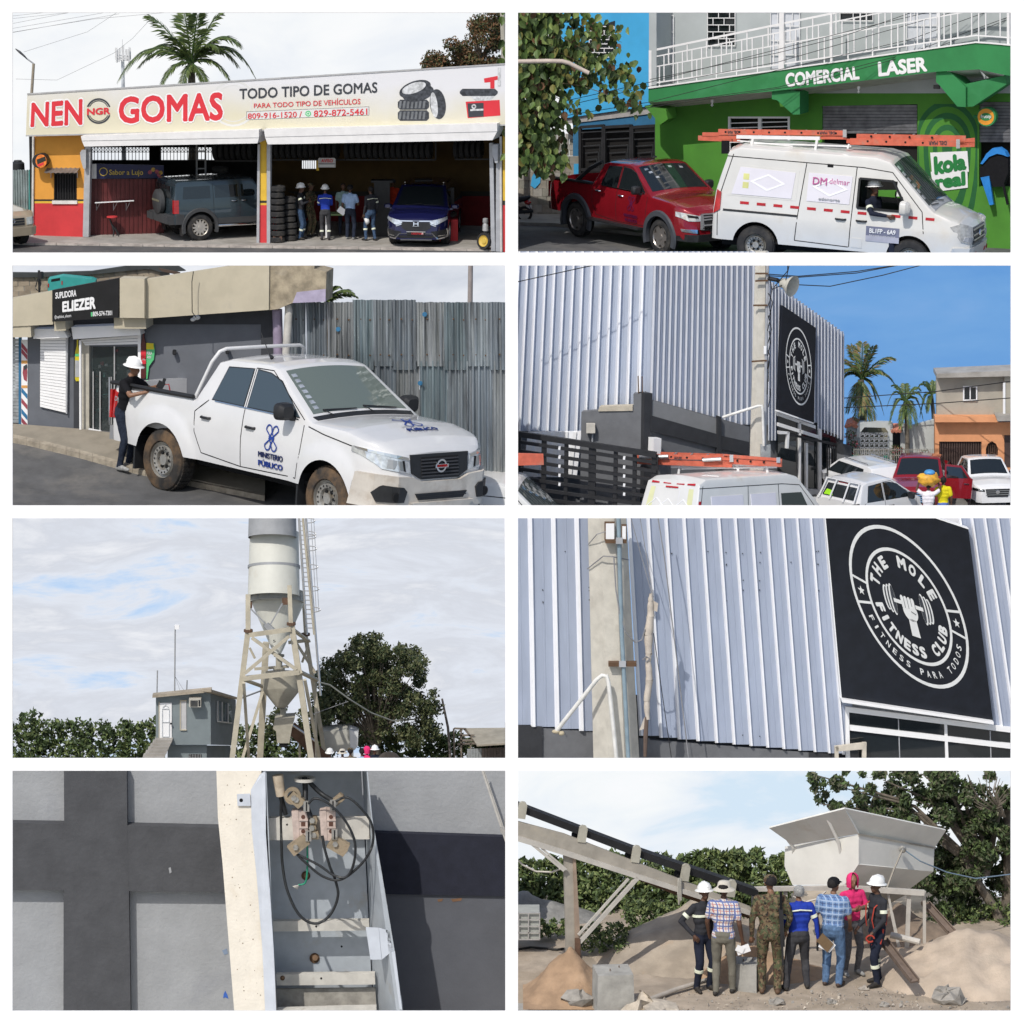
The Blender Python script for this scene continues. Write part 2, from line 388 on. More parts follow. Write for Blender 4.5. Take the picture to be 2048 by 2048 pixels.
class Car:
 def __init__(s,root,**k):
  s.t=root;s.x0,s.x1,s.hw=-2.6,2.6,.92;s.top=[];s.sill=.42;s.belt=1.1;s.tum=.25;s.axle=(-1.5,1.6);s.ra=.46;s.rw=.38;s.tw=.25
  s.nl,s.ns,s.tl,s.ts=.5,.3,.15,.08;s.rake=.1;s.zk=.7;s.bed=None;s.crown=[(-9,.04),(9,.04)];s.flare=.0;s.fb=.38;s.rb=.42;s.hole=None;s.xs=[];s.zl=None;s.trake=0;s.tk=.9
  s.__dict__.update(k)
 def wx(s,x):
  w=s.hw;a=s.x1-s.nl;b=s.x0+s.tl
  if x>a:w*=1-s.ns*min(1,(x-a)/s.nl)**2.5
  if x<b:w*=1-s.ts*min(1,(b-x)/s.tl)**2.5
  return w
 def yz(s,x,z):
  w=s.wx(x);y=w*(1-.06*max(0,(s.belt*.75-z)/.6)**2)-.035*max(0,(z-s.belt*.75)/(s.belt*.25))if z<s.belt else w-.035-(z-s.belt)*s.tum
  if s.flare:
   for a in s.axle:
    d=math.hypot(x-a,z-s.rw)
    if d<s.ra+.2 and z<s.belt:y+=s.flare*max(0,1-max(0,d-s.ra)/.2)**.6
  return y
 def zt(s,x):return lerpn(x,s.top)
 def cr(s,x):return lerpn(x,s.crown)
 def zb(s,x):
  z=s.sill
  if x>s.x1-.5:z=max(s.fb,s.sill+(s.fb-s.sill))if x>s.x1-.3 else s.sill
  if x<s.x0+.3:z=s.rb
  for a in s.axle:
   if abs(x-a)<s.ra:z=max(z,s.rw+math.sqrt(s.ra**2-(x-a)**2))
  return z
 def wp(s,x,z):
  if x>s.x1-s.nl:x-=s.rake*max(0,z-s.zk)*((x-s.x1+s.nl)/s.nl)-(.10*max(0,.55-z)*-1)*((x-s.x1+s.nl)/s.nl)
  if x<s.x0+.3:x+=s.trake*max(0,z-s.tk)*(s.x0+.3-x)/.3
  return x
 def side(s,x,z,sg,off=0):return V((s.wp(x,z),sg*(s.yz(x,z)+off),z))
 def topf(s,x,y,off=0):
  ye=s.yz(x,s.zt(x)-.03);h=.02;z=lambda a:s.zt(a)+s.cr(a)*(1-min(1,(y/ye)**2))
  sl=(z(x+h)-z(x-h))/(2*h);n=V((-sl,0,1)).normalized();return V((x,y,z(x)))+n*off
 def front(s,y,z,off=0):
  def X(y):
   q=abs(y)/(s.yz(s.x1-s.nl,z)+1e-6);t=1 if q<=1-s.ns else max(0,(1-min(1,q))/s.ns)**.4
   return s.wp(s.x1-s.nl+s.nl*t,z)
  h=.01;sl=(X(y+h)-X(y-h))/(2*h);n=V((1,-sl,0)).normalized();return V((X(y),y,z))+n*off
 def rear(s,y,z,off=0):return V((s.wp(s.x0,z)-off,y,z))
 def patch(s,b,poly,fn,off=.006,th=.012,n=6,ax=0,mi=None):
  lo=min(p[ax]for p in poly);hi=max(p[ax]for p in poly);flip=None
  for i in range(n):
   q=clip(poly,ax,lo+(hi-lo)*i/n,lo+(hi-lo)*(i+1)/n)
   if len(q)<3:continue
   b.prism([fn(p[0],p[1],off)for p in q],[fn(p[0],p[1],off-th)for p in q],mi)
  return b
 def part(s,name,m,poly,fn,off=.006,th=.012,n=6,ax=0,label=None,par=None):
  if fn==s.topf:ax,n=1,max(n,12)
  b=MB();s.patch(b,poly,fn,off,th,n,ax)
  return b.build(name,m,par or s.t,local=True,label=label)
 def sides(s,name,m,poly,off=.006,th=.012,n=6,both=True,sgs=(1,-1)):
  return[s.part(name,m,poly,lambda x,z,o,g=g:s.side(x,z,g,o),off,th,n)for g in sgs]
 def text(s,name,m,txt,fn,q,off=.008,bold=0):
  """text into quad of (a, b) surface coordinates TL TR BR BL"""
  vs,fs=textmesh(txt,bold);tl,tr,br,bl=[np.array(p,float)for p in q];b=MB();o=[]
  for x,y,h in vs:
   p=(1-y)*((1-x)*tl+x*tr)+y*((1-x)*bl+x*br);o.append(fn(p[0],p[1],off+h))
  b.add(o,fs);return b.build(name,m,s.t,local=True)
 def body(s,m,name='body',K=11):
  xs=set(np.round(np.linspace(s.x0,s.x1,46),4))|set(s.xs)
  for x,z in s.top:xs|={x-.03,x,x+.03}
  for a in s.axle:
   xs|={round(a+s.ra*math.cos(math.pi*i/20)*.9999,5)for i in range(21)}|{a-s.ra-.004,a+s.ra+.004}
  xs|={s.x1-s.nl*k for k in(.9,.75,.6,.45,.3,.2,.12,.06,.02,0)}
  if s.bed:xs|={s.bed[0],s.bed[0]-.001,s.bed[1],s.bed[1]+.001}
  xs=sorted(x for x in xs if s.x0<=x<=s.x1);fr=[.985,.93,.8,.5,.2,0,-.2,-.5,-.8,-.93,-.985]
  rows=[]
  for x in xs:
   zb,zt=s.zb(x),s.zt(x);ring=[];e=.035
   zs=[zb+(zt-e-zb)*(i/(K-1))for i in range(K)]
   if s.zl and zt-e>max(s.zl):
    a,c=s.zl;n1=K//2;zs=[zb+(a-zb)*i/n1 for i in range(n1)]+[a,(a+c)/2,c]+[c+(zt-e-c)*(i+1)/(K-n1-3)for i in range(K-n1-3)]
   left=[s.side(x,z,1)for z in zs];right=[s.side(x,z,-1)for z in zs]
   ye=s.yz(x,zt-e)
   if s.bed and s.bed[0]<=x<=s.bed[1]:
    zf=s.bed[2];P=[(ye-.01,zt),(ye-.07,zt),(ye-.075,zf),(ye-.08,zf),(.3,zf)];P=P+[(0,zf)]+[(-a,c)for a,c in P[::-1]]
   else:
    P=[]
    for f_ in fr:
     z=zt+s.cr(x)*(1-f_*f_)-(.012 if abs(f_)>.95 else 0);P.append((ye*f_-(.0 if abs(f_)<.95 else 0),z))
   topp=[V((s.wp(x,z),y,z))for y,z in P]
   rows.append(left+topp+right[::-1])
  b=MB();n=len(rows[0]);b.v=[tuple(p)for r in rows for p in r]
  for j in range(len(rows)-1):
   for i in range(n-1):
    xm=(xs[j]+xs[j+1])/2;zm=sum(b.v[q][2]for q in(j*n+i,j*n+i+1,j*n+n+i,j*n+n+i+1))/4
    side=i<K-1 or i>=n-K
    if s.hole and side and s.hole(xm,zm):continue
    b.f.append([j*n+i,j*n+i+1,(j+1)*n+i+1,(j+1)*n+i]);b.m.append(0)
  b.f.append(list(range(n-1,-1,-1)));b.f.append([(len(rows)-1)*n+i for i in range(n)]);b.m+=[0,0]
  o=b.build(name,m,s.t,local=True,smooth=38)
  b=MB();b.mm((s.x0+.12,-s.hw+.3,s.sill-.12),(s.x1-.25,s.hw-.3,s.sill+.3));b.mm((s.x0+.3,-s.hw+.12,s.sill-.02),(s.x1-.5,s.hw-.12,s.sill+.03))
  for a in s.axle:b.mm((a-s.ra-.02,-s.hw+.27,s.sill),(a+s.ra+.02,s.hw-.27,s.rw+s.ra+.03))
  b.build('underbody',M_dark,s.t,local=True)
  return o
 def wheel(s,x,sg,style='spoke',m=None,rim=None,nsp=6,steer=0):
  r,tw=s.rw,s.tw;m=m or M_tyre;rim=rim or M_alloy
  c=V((x,sg*(s.hw-tw/2-.01),r));mx=MX.Translation(c)@MX.Rotation(steer,4,'Z')@MX.Rotation(-sg*math.pi/2,4,'X')
  b=MB();rr=r*(.66 if style!='steel' else.6);h=tw/2
  b.lathe([(rr,h-.03),(rr*1.04,h),(r*.86,h),(r*.96,h*.86),(r,h*.6),(r,-h*.6),(r*.95,-h),(rr,-h)],36,mx)
  for k in range(36):
   a=2*math.pi*k/36
   for zz in(-.45,0,.45):b.box(mx@V((r*math.cos(a),r*math.sin(a),h*zz)),.02,.05,h*.38,(mx.to_3x3()@MX.Rotation(a,3,'Z')))
  wh=b.build('wheel',m,s.t,local=True,smooth=35)
  b=MB()
  if style=='steel':
   b.lathe([(rr,h-.03),(rr*.97,h-.015),(rr*.93,h-.06),(rr*.80,h-.075),(rr*.76,h-.02),(rr*.56,h-.035),(rr*.5,h-.075),(rr*.30,h-.075),(rr*.28,h-.03),(.001,h-.03)],36,mx)
   for k in range(16):
    a=2*math.pi*k/16;b.lathe([(.001,h-.0195),(rr*.055,h-.021)],8,mx@MX.Translation((rr*.67*math.cos(a),rr*.67*math.sin(a),.003)),mi=1)
   for k in range(6):
    a=2*math.pi*k/6;b.lathe([(.02,h-.075),(.02,h-.05),(.001,h-.05)],6,mx@MX.Translation((rr*.4*math.cos(a),rr*.4*math.sin(a),0)),mi=1)
  else:
   b.lathe([(rr,h-.03),(rr*.96,h-.01),(rr*.9,h-.03),(rr*.88,-h*.3)],36,mx);b.lathe([(rr*.9,h-.11),(.001,h-.11)],24,mx,mi=1)
   for k in range(nsp):
    a=2*math.pi*k/nsp;q=MX.Rotation(a,4,'Z');w0,w1=(.075,.05)if nsp<8 else(.035,.03)
    P=[mx@q@V(p)for p in((.03,-w1,h-.035),(rr*.55,-w0*1.1,h-.03),(rr*.93,-w0*.7,h-.03),(rr*.93,w0*.7,h-.03),(rr*.55,w0*1.1,h-.03),(.03,w1,h-.035))]
    Q=[mx@q@V(p)for p in((.03,-w1,h-.09),(rr*.55,-w0*.9,h-.09),(rr*.93,-w0*.6,h-.09),(rr*.93,w0*.6,h-.09),(rr*.55,w0*.9,h-.09),(.03,w1,h-.09))]
    b.prism(P,Q)
   b.lathe([(.075,h-.06),(.065,h-.02),(.001,h-.018)],16,mx)
  b.build('rim',[rim,M_dark],wh,local=True,smooth=35)
  return wh
 def wheels(s,**k):
  st=k.pop('steer',0);ms=k.pop('ms',None)
  for i,x in enumerate(s.axle):
   for sg in(1,-1):s.wheel(x,sg,steer=st if i else 0,m=(ms[i]if ms else k.get('m')),**{a:c for a,c in k.items()if a!='m'})
 def flares(s,m,w=.085,out=.03,a0=-.15):
  for a in s.axle:
   for sg in(1,-1):
    b=MB();N=22;P=[]
    for i in range(N+1):
     t=a0+(math.pi-2*a0)*i/N;c_,n_=math.cos(t),math.sin(t)
     for rr,oo in((s.ra-.01,-.06),(s.ra-.008,out),(s.ra+w*.8,out),(s.ra+w,0.0)):
      x,z=a+rr*c_,s.rw+rr*n_;P.append(V((x,sg*(s.yz(x,max(z,s.sill))+oo),z)))
    b.add(P,[[i*4+k,i*4+k+1,i*4+k+5,i*4+k+4]for i in range(N)for k in range(3)]);b.build('fender_flare',m,s.t,local=True,smooth=40)
 def mirror(s,x,z,m,out=.2,h=.17,l=.12,sgs=(1,-1),arm=None):
  for sg in sgs:
   y=sg*(s.yz(x,z)+out*.62);b=MB();mx=MX.Translation((x,y,z+.02))
   P=[]
   for xx,sc_ in((-l*.5,.92),(-l*.35,1),(l*.1,.95),(l*.4,.62)):
    P.append([mx@V((xx,sc_*out*.5*math.copysign(abs(math.cos(q))**.55,math.cos(q)),sc_*h*.5*math.copysign(abs(math.sin(q))**.55,math.sin(q))))for q in[2*math.pi*i/16 for i in range(16)]])
   for p,q in zip(P[:-1],P[1:]):
    o=len(b.v);b.add(p+q,[[i,(i+1)%16,(i+1)%16+16,i+16]for i in range(16)])
   b.add(P[0],[list(range(15,-1,-1))]);b.add(P[-1],[list(range(16))])
   b.bar((x+.02,sg*(s.yz(x,z)-.03),z-h*.35),(x,y-sg*out*.3,z-h*.3),.05,.05)
   mo=b.build('mirror',m,s.t,local=True,smooth=40)
 def handle(s,x,z,m,sgs=(1,-1),w=.17):
  for sg in sgs:
   b=MB();b.tube([s.side(x-w/2,z,sg,-.004),s.side(x-w/2+.02,z,sg,.03),s.side(x+w/2-.02,z,sg,.03),s.side(x+w/2,z,sg,-.004)],.017,8)
   b.build('door_handle',m,s.t,local=True,smooth=50)
 def gaps(s,lines,sgs=(1,-1),w=.012):
  """door gaps: thin dark grooves along (x, z) polylines"""
  for sg in sgs:
   b=MB()
   for ln in lines:
    for(xa,za),(xb,zb_)in zip(ln[:-1],ln[1:]):
     n=max(1,int(math.hypot(xb-xa,zb_-za)/.12));d=V((xb-xa,zb_-za)).normalized()*w/2
     for i in range(n):
      p=(xa+(xb-xa)*i/n,za+(zb_-za)*i/n);q=(xa+(xb-xa)*(i+1)/n,za+(zb_-za)*(i+1)/n)
      b.quad(*[s.side(x,z,sg,.0025)for x,z in((p[0]-d.y,p[1]+d.x),(q[0]-d.y,q[1]+d.x),(q[0]+d.y,q[1]-d.x),(p[0]+d.y,p[1]-d.x))])
   b.build('door_gap',M_dark,s.t,local=True)
def place(pan,u,v,**k):
 return pan.g(u,v)
 # ---------------------------------------------------------------- people: one continuous body grown from a posed skeleton
M_skin=mat('brown_skin',(.115,.058,.036),.5,var=.1,scale=12,spec=.4)
M_skin2=mat('tan_skin',(.24,.125,.075),.5,var=.1,scale=12,spec=.4)
M_hair=mat('black_hair',(.012,.01,.01),.8,var=.3,scale=40)
M_grey_hair=mat('grey_hair',(.3,.3,.29),.8,var=.35,scale=40)
M_hat=mat('hard_hat_white',(.82,.82,.8),.3,var=.03,coat=.3)
M_band=mat('reflective_band',(.75,.78,.62),.35,var=.08,scale=20)
M_boot=mat('dark_boot',(.03,.026,.023),.7,var=.3,scale=20)
M_shoe_w=mat('grey_shoe',(.3,.3,.29),.7,var=.3,scale=20)
def cloth(name,c,var=.12,sc_=9,bump=.35):return mat(name,c,.9,var=var,scale=sc_,bump=bump,bs=14,spec=.15)
M_navy=cloth('navy_workwear',(.018,.022,.038));M_grey_coat=cloth('dark_grey_coverall',(.035,.036,.042));M_jean=cloth('blue_denim',(.05,.085,.15),.3,22)
M_dkjean=cloth('dark_denim',(.02,.026,.042),.3,22);M_royal=cloth('royal_blue_jacket',(.022,.05,.35));M_greyp=cloth('grey_trousers',(.055,.055,.06),.2)
M_ltblue=cloth('light_blue_shirt',(.3,.42,.62));M_blackt=cloth('black_tshirt',(.012,.012,.014));M_wht=cloth('white_tshirt',(.78,.74,.76));M_yel=cloth('yellow_tshirt',(.72,.6,.02))
M_pink=cloth('pink_hood',(.72,.04,.17));M_khaki=cloth('khaki_trousers',(.17,.16,.13));M_sweat=cloth('grey_sweatpants',(.13,.13,.14),.2,25);M_orange=cloth('orange_shirt',(.5,.05,.02))
def patt(name,kind,a,b_,c_,s):
 m=bpy.data.materials.new(name);m.use_nodes=True;n=m.node_tree;p=n.nodes['Principled BSDF'];L=n.links.new;p.inputs['Roughness'].default_value=.9
 tc=n.nodes.new('ShaderNodeTexCoord')
 def mixn(f,x,y):
  k=n.nodes.new('ShaderNodeMix');k.data_type='RGBA';L(f,k.inputs[0])
  for v,i in((x,6),(y,7)):
   if isinstance(v,tuple):k.inputs[i].default_value=(*v,1)
   else:L(v,k.inputs[i])
  return k.outputs[2]
 if kind=='camo':
  col=a
  for i,(cc,th)in enumerate(zip((b_,c_,(.012,.011,.009)),(.5,.55,.6))):
   t=n.nodes.new('ShaderNodeTexNoise');t.inputs['Scale'].default_value=s*(1+.25*i);t.inputs['Detail'].default_value=3;mp=n.nodes.new('ShaderNodeMapping');mp.inputs['Location'].default_value=(i*5.3,i*2.1,i)
   L(tc.outputs['Object'],mp.inputs[0]);L(mp.outputs[0],t.inputs['Vector']);g=n.nodes.new('ShaderNodeMath');g.operation='GREATER_THAN';g.inputs[1].default_value=th;L(t.outputs['Fac'],g.inputs[0]);col=mixn(g.outputs[0],col,cc)
  L(col,p.inputs['Base Color'])
 else:
  sx=n.nodes.new('ShaderNodeSeparateXYZ');L(tc.outputs['Object'],sx.inputs[0]);col=a
  ad=n.nodes.new('ShaderNodeMath');ad.operation='ADD';L(sx.outputs[0],ad.inputs[0]);L(sx.outputs[1],ad.inputs[1])
  for src,cc,f in((ad.outputs[0],b_,1.0),(sx.outputs[2],b_,1.0),(ad.outputs[0],c_,.5),(sx.outputs[2],c_,.5)):
   mu=n.nodes.new('ShaderNodeMath');mu.operation='MULTIPLY';mu.inputs[1].default_value=s*f;L(src,mu.inputs[0]);fr=n.nodes.new('ShaderNodeMath');fr.operation='FRACT';L(mu.outputs[0],fr.inputs[0])
   g=n.nodes.new('ShaderNodeMath');g.operation='GREATER_THAN';g.inputs[1].default_value=.78;L(fr.outputs[0],g.inputs[0]);col=mixn(g.outputs[0],col,cc)
  L(col,p.inputs['Base Color'])
 return m
M_camo=patt('woodland_camouflage','camo',(.17,.125,.07),(.075,.085,.04),(.075,.042,.024),16)
M_plaid=patt('plaid_shirt_cloth','check',(.62,.58,.56),(.42,.16,.14),(.12,.16,.35),22)
M_bplaid=patt('blue_check_shirt_cloth','check',(.14,.24,.44),(.07,.11,.24),(.32,.42,.58),20)
def person(name_label,pos,yaw,h=1.72,s=1.0,top=M_navy,bot=M_jean,shoe=M_boot,skin=M_skin,sleeve=None,feet=None,arms=None,lean=0,turn=0,nod=0,hat=None,hair=M_hair,vox=.017,bulk=1.0,group=None,bands=(),seated=False,shirt_out=False,hips=0,short=False,extra=None,back=0,name='person'):
 """yaw 0 faces the camera (-y). arms: per side (left, right): (elbow, wrist) offsets in the person's own frame"""
 t=thing(name,name_label,'person',pos,yaw,s*h/1.72,group=group)
 L=[]
 def cap(a,b,ra,rb,m):L.append((V(a),V(b),ra,rb,m))
 hz=.90+hips;feet=feet or((.11,0),(-.11,.02));bk=bulk
 sh=V((0,back-math.sin(lean)*.5,0));hip=V((0,back,hz))
 def sp(z,y=0):return V((0,back-math.sin(lean)*(z-hz)*1.0+y,hz+(z-hz)*math.cos(lean)))
 for sg,(fx,fy)in zip((1,-1),feet):
  a=V((sg*.095,back,hz-.03));f_=V((fx,fy,.075));kn=(a+f_)/2+V((sg*.012,-.02,.02))
  reach=.86
  if seated:kn=V((sg*.12,-.42,hz+.02));f_=V((sg*.12,-.5,hz-.4))
  elif(a-f_).length<.80:kn.y-=.75*math.sqrt(max(0,.41**2-((a-f_).length/2)**2))
  cap(a,kn,.092*bk,.066*bk,bot);cap(kn,f_,.066*bk,.05*bk,bot);cap(kn,kn.lerp(f_,.45),.064,.064*bk,bot)
  if not seated:cap(f_+V((0,.0,-.012)),f_+V((sg*.025,-.135,-.038)),.047,.036,shoe);cap(f_+V((0,.035,-.03)),f_+V((sg*.03,-.17,-.042)),.04,.032,shoe)
 for zz,rx,ry in((.88,.115,.10),(.94,.125,.105)):cap(sp(zz)+V((-.055,.015,0)),sp(zz)+V((.055,.015,0)),ry*bk,ry*bk,bot)
 for zz,rx,ry,yy in((1.0,.055,.10,0),(1.08,.055,.098,-.005),(1.18,.07,.105,0),(1.28,.085,.105,.005),(1.36,.095,.092,.01)):
  cap(sp(zz)+V((-rx*bk,yy,0)),sp(zz)+V((rx*bk,yy,0)),ry*bk,ry*bk,top)
 if shirt_out:cap(sp(.93)+V((-.07,0,0)),sp(.93)+V((.07,0,0)),.112*bk,.112*bk,top)
 cap(sp(1.40)+V((-.13,.01,0)),sp(1.40)+V((.13,.01,0)),.062,.062,top)
 cap(sp(1.40)+V((0,.01,0)),sp(1.46)+V((0,0,0)),.075,.06,top);nk=sp(1.5);cap(sp(1.44),nk,.052,.05,skin)
 rt=MX.Rotation(turn,3,'Z')@MX.Rotation(nod,3,'X');hc=nk+rt@V((0,-.015,.115))
 def hp(x,y,z):return hc+rt@V((x,y,z))
 cap(hp(0,.02,.035),hp(0,-.015,.025),.082,.076,skin);cap(hp(0,.0,.05),hp(0,-.03,-.05),.07,.052,skin);cap(hp(0,-.05,-.075),hp(0,-.06,-.08),.034,.03,skin)
 cap(hp(0,-.088,.018),hp(0,-.108,-.018),.009,.014,skin);cap(hp(-.02,-.088,-.052),hp(.02,-.088,-.052),.012,.012,skin);cap(hp(-.03,-.076,.034),hp(.03,-.076,.034),.016,.016,skin)
 for sg in(1,-1):cap(hp(sg*.08,.005,.02),hp(sg*.08,.01,-.02),.016,.011,skin)
 arms=arms or(((.05,.03,-.28),(.06,-.06,-.53)),((-.05,.03,-.28),(-.06,-.06,-.53)));fing=[];wr=[]
 sl=sleeve if sleeve is not None else top
 for sg,(e,w_)in zip((1,-1),arms):
  s0=sp(1.395)+V((sg*.175*(.5+bk/2),.01,0));e=s0+V(e);w_=s0+V(w_);cap(s0,e,.06*bk,.046,top if not short else top)
  if short:L.pop();cap(s0,s0.lerp(e,.62),.064*bk,.062,top);cap(s0.lerp(e,.5),e,.042,.04,skin);cap(e,w_,.04,.028,skin)
  else:cap(e,w_,.046,.034,sl)
  d=(w_-e).normalized();pal=w_+d*.085;cap(w_,w_+d*.03,.027,.03,skin);cap(w_+d*.03,pal,.03,.03,skin);wr.append((e,w_,pal,d,sg))
 def dist(P):
  out=np.empty((len(L),len(P)))
  for i,(a,b,ra,rb,m)in enumerate(L):
   a_,b_=np.array(a),np.array(b);d=b_-a_;q=np.clip(((P-a_)@d)/(d@d+1e-12),0,1);out[i]=np.linalg.norm(P-(a_+q[:,None]*d),axis=1)-(ra+(rb-ra)*q)
  return out
 b=MB()
 for a,c,ra,rb,m in L:
  d=(c-a);ln=d.length;d=d.normalized()if ln>1e-6 else V((0,0,1));pts=[];rr=[]
  for q in(90,60,30):pts.append(a-d*ra*math.sin(R(q)));rr.append(max(1e-3,ra*math.cos(R(q))))
  pts+=[a,c];rr+=[ra,rb]
  for q in(30,60,90):pts.append(c+d*rb*math.sin(R(q)));rr.append(max(1e-3,rb*math.cos(R(q))))
  b.tube(pts,rr,10)
 me=bpy.data.meshes.new('tmp');me.from_pydata(b.v,[],b.f);ob=bpy.data.objects.new('tmp',me);COL.objects.link(ob)
 md=ob.modifiers.new('r','REMESH');md.mode='VOXEL';md.voxel_size=vox;sm=ob.modifiers.new('s','SMOOTH');sm.factor=.5;sm.iterations=2
 dg=bpy.context.evaluated_depsgraph_get();m2=bpy.data.meshes.new_from_object(ob.evaluated_get(dg));bpy.data.objects.remove(ob)
 n=len(m2.vertices);co_=np.empty(n*3);m2.vertices.foreach_get('co',co_);co_=co_.reshape(-1,3)
 fs=[list(p.vertices)for p in m2.polygons];cen=np.array([co_[f].mean(0)for f in fs]);lab=dist(cen).argmin(0)
 mats=[];idx=[];
 for i in lab:
  m=L[i][4]
  if m not in mats:mats.append(m)
  idx.append(mats.index(m))
 isc=np.zeros(n)
 for f,i in zip(fs,lab):
  if L[i][4]is not skin and L[i][4]is not shoe:isc[f]=1
 for i in np.nonzero(isc)[0]:
  p=co_[i];q=NZ.noise(V((p[0]*9,p[1]*9,p[2]*6)))*.010+NZ.noise(V((p[0]*22,p[1]*22,p[2]*17+3)))*.005
  r_=p-np.array([0,back,p[2]]);r_=r_/(np.linalg.norm(r_)+1e-6);co_[i]=p+r_*q
 B=MB();B.v=[tuple(p)for p in co_];B.f=fs;B.m=idx;bpy.data.meshes.remove(m2)
 if skin not in mats:mats.append(skin)
 si=mats.index(skin)
 for e,w_,pal,d,sg in wr:
  sd=d.cross(V((0,1,0)));sd=sd.normalized()if sd.length>.1 else V((1,0,0));nr=d.cross(sd).normalized()
  if nr.dot(V((-sg,0,0)))<0:nr=-nr
  for j,(o,ln)in enumerate(((-.024,.068),(-.008,.078),(.008,.074),(.023,.058))):
   p0=pal-d*.02+sd*o;p1=pal+d*(ln*.45)+sd*o*1.15+nr*.006;p2=p1+d*ln*.30+nr*ln*.22;p3=p2+d*ln*.14+nr*ln*.26
   B.tube([p0,p1,p2,p3],[.0095,.009,.008,.0065],6,si)
  p0=w_+d*.04-sd*.018;p1=p0-sd*.025+d*.03+nr*.012;p2=p1+d*.03+nr*.015-sd*.002;B.tube([p0,p1,p2],[.012,.0105,.008],6,si)
 bo=B.build('body',mats,t,local=True,smooth=85)
 hm=MX.Translation(hc)@rt.to_4x4()
 if hair is not None and hat!='hood':
  q=MB();q.lathe([(.001,.122),(.04,.117),(.07,.096),(.088,.06),(.092,.02),(.086,-.02 if hat is None else.0)],14,hm@MX.Translation((0,.022,.004))@MX.Rotation(R(-18),4,'X')@MX.Diagonal((.97,1.04,1,1)))
  q.build('hair',hair,t,local=True,smooth=80)
 if hat=='hard':
  q=MB();hx=hm@MX.Translation((0,.005,.052))@MX.Rotation(R(-5),4,'X')@MX.Diagonal((.94,1.08,1,1))
  q.lathe([(.001,.125),(.045,.12),(.085,.098),(.112,.055),(.122,.01),(.122,.004),(.158,-.012),(.160,-.018),(.12,-.004)],22,hx)
  q.tube([hx@V((0,y,z))for y,z in((-.115,.05),(-.085,.104),(0,.13),(.085,.104),(.115,.05))],.012,6);q.build('hard_hat',M_hat,t,local=True,smooth=50)
 elif hat=='cap':
  q=MB();hx=hm@MX.Translation((0,.01,.04));q.lathe([(.001,.095),(.05,.088),(.085,.06),(.098,.02),(.099,-.005)],18,hx)
  q.prism([hx@V(p)for p in((-.08,-.06,.004),(-.06,-.14,-.008),(0,-.175,-.01),(.06,-.14,-.008),(.08,-.06,.004))],[hx@V(p)for p in((-.08,-.06,.012),(-.06,-.14,.0),(0,-.175,-.002),(.06,-.14,.0),(.08,-.06,.012))]);q.build('cap',extra or M_blackt,t,local=True,smooth=50)
 elif hat=='bucket':
  q=MB();hx=hm@MX.Translation((0,.01,.035));q.lathe([(.001,.1),(.07,.095),(.09,.07),(.102,.012),(.16,-.035),(.165,-.035),(.108,.0)],20,hx);q.build('sun_hat',mat('beige_hat_cloth',(.6,.56,.48),.9),t,local=True,smooth=50)
 elif hat=='hood':
  q=MB();hx=hm@MX.Translation((0,.012,.03));q.lathe([(.001,.112),(.05,.105),(.09,.07),(.108,.01),(.105,-.06),(.1,-.13)],18,hx,a0=R(-60),a1=R(240));q.build('hood',M_pink,t,local=True,smooth=60)
 for bd in bands:
  q=MB()
  if bd[0]=='torso':
   c=sp(bd[1]);q.lathe([(1,-.022),(1.012,-.02),(1.012,.02),(1,.022)],24,MX.Translation(c+V((0,.005,0)))@MX.Diagonal((.198*bk,.122*bk,1,1)))
  elif bd[0]=='yoke':
   c=sp(bd[1]);q.tube([c+V((x,.115*bk-abs(x)*.12,-abs(x)*.13))for x in np.linspace(-.19,.19,9)],.021,6,sq=.6)
  else:
   a,c,r0,r1=[(x[0],x[1],x[2],x[3])for x in L][{('leg',0):1,('leg',1):1}.get((bd[0],2),0)]if False else(None,)*4
   if bd[0]=='leg':
    k=[x for x in L if x[4]is bot][bd[1]*3+1];a,c,r0,r1=k[:4]
   else:
    e,w_,pal,d,sg=wr[bd[1]];s0=sp(1.395)+V((sg*.175,.01,0));a,c,r0,r1=s0,e,.06,.048
    if len(bd)>3:a,c,r0,r1=e,w_,.047,.036
   m_=a.lerp(c,bd[2]);d=(c-a).normalized();r=(r0+(r1-r0)*bd[2])*1.13+.002
   q.lathe([(r*.9,-.028),(r,-.026),(r,.026),(r*.9,.028)],16,MX.Translation(m_)@d.to_track_quat('Z','Y').to_matrix().to_4x4())
  q.build('reflective_band',M_band,t,local=True,smooth=40)
 t_wr=[t.matrix_world@x[2]for x in wr]
 return t,t_wr,WM[t.name]@hc
 # ================================================================ stand 1: tyre shop
def gradmat(name,c0,c1,z0,z1,rough=.5):
 m=mat(name,c0,rough,var=0);n=m.node_tree;p=n.nodes['Principled BSDF'];L=n.links.new
 tc=n.nodes.new('ShaderNodeTexCoord');sx=n.nodes.new('ShaderNodeSeparateXYZ');L(tc.outputs['Object'],sx.inputs[0]);t=n.nodes.new('ShaderNodeTexNoise');t.inputs['Scale'].default_value=1.1
 L(tc.outputs['Object'],t.inputs[0]);a=n.nodes.new('ShaderNodeMath');a.operation='MULTIPLY_ADD';a.inputs[1].default_value=.9;L(t.outputs['Fac'],a.inputs[0]);L(sx.outputs[2],a.inputs[2])
 r=n.nodes.new('ShaderNodeMapRange');r.inputs[1].default_value=z0;r.inputs[2].default_value=z1;L(a.outputs[0],r.inputs[0]);k=n.nodes.new('ShaderNodeMix');k.data_type='RGBA';k.inputs[6].default_value=(*c0,1);k.inputs[7].default_value=(*c1,1)
 L(r.outputs[0],k.inputs[0]);L(k.outputs[2],p.inputs['Base Color']);return m
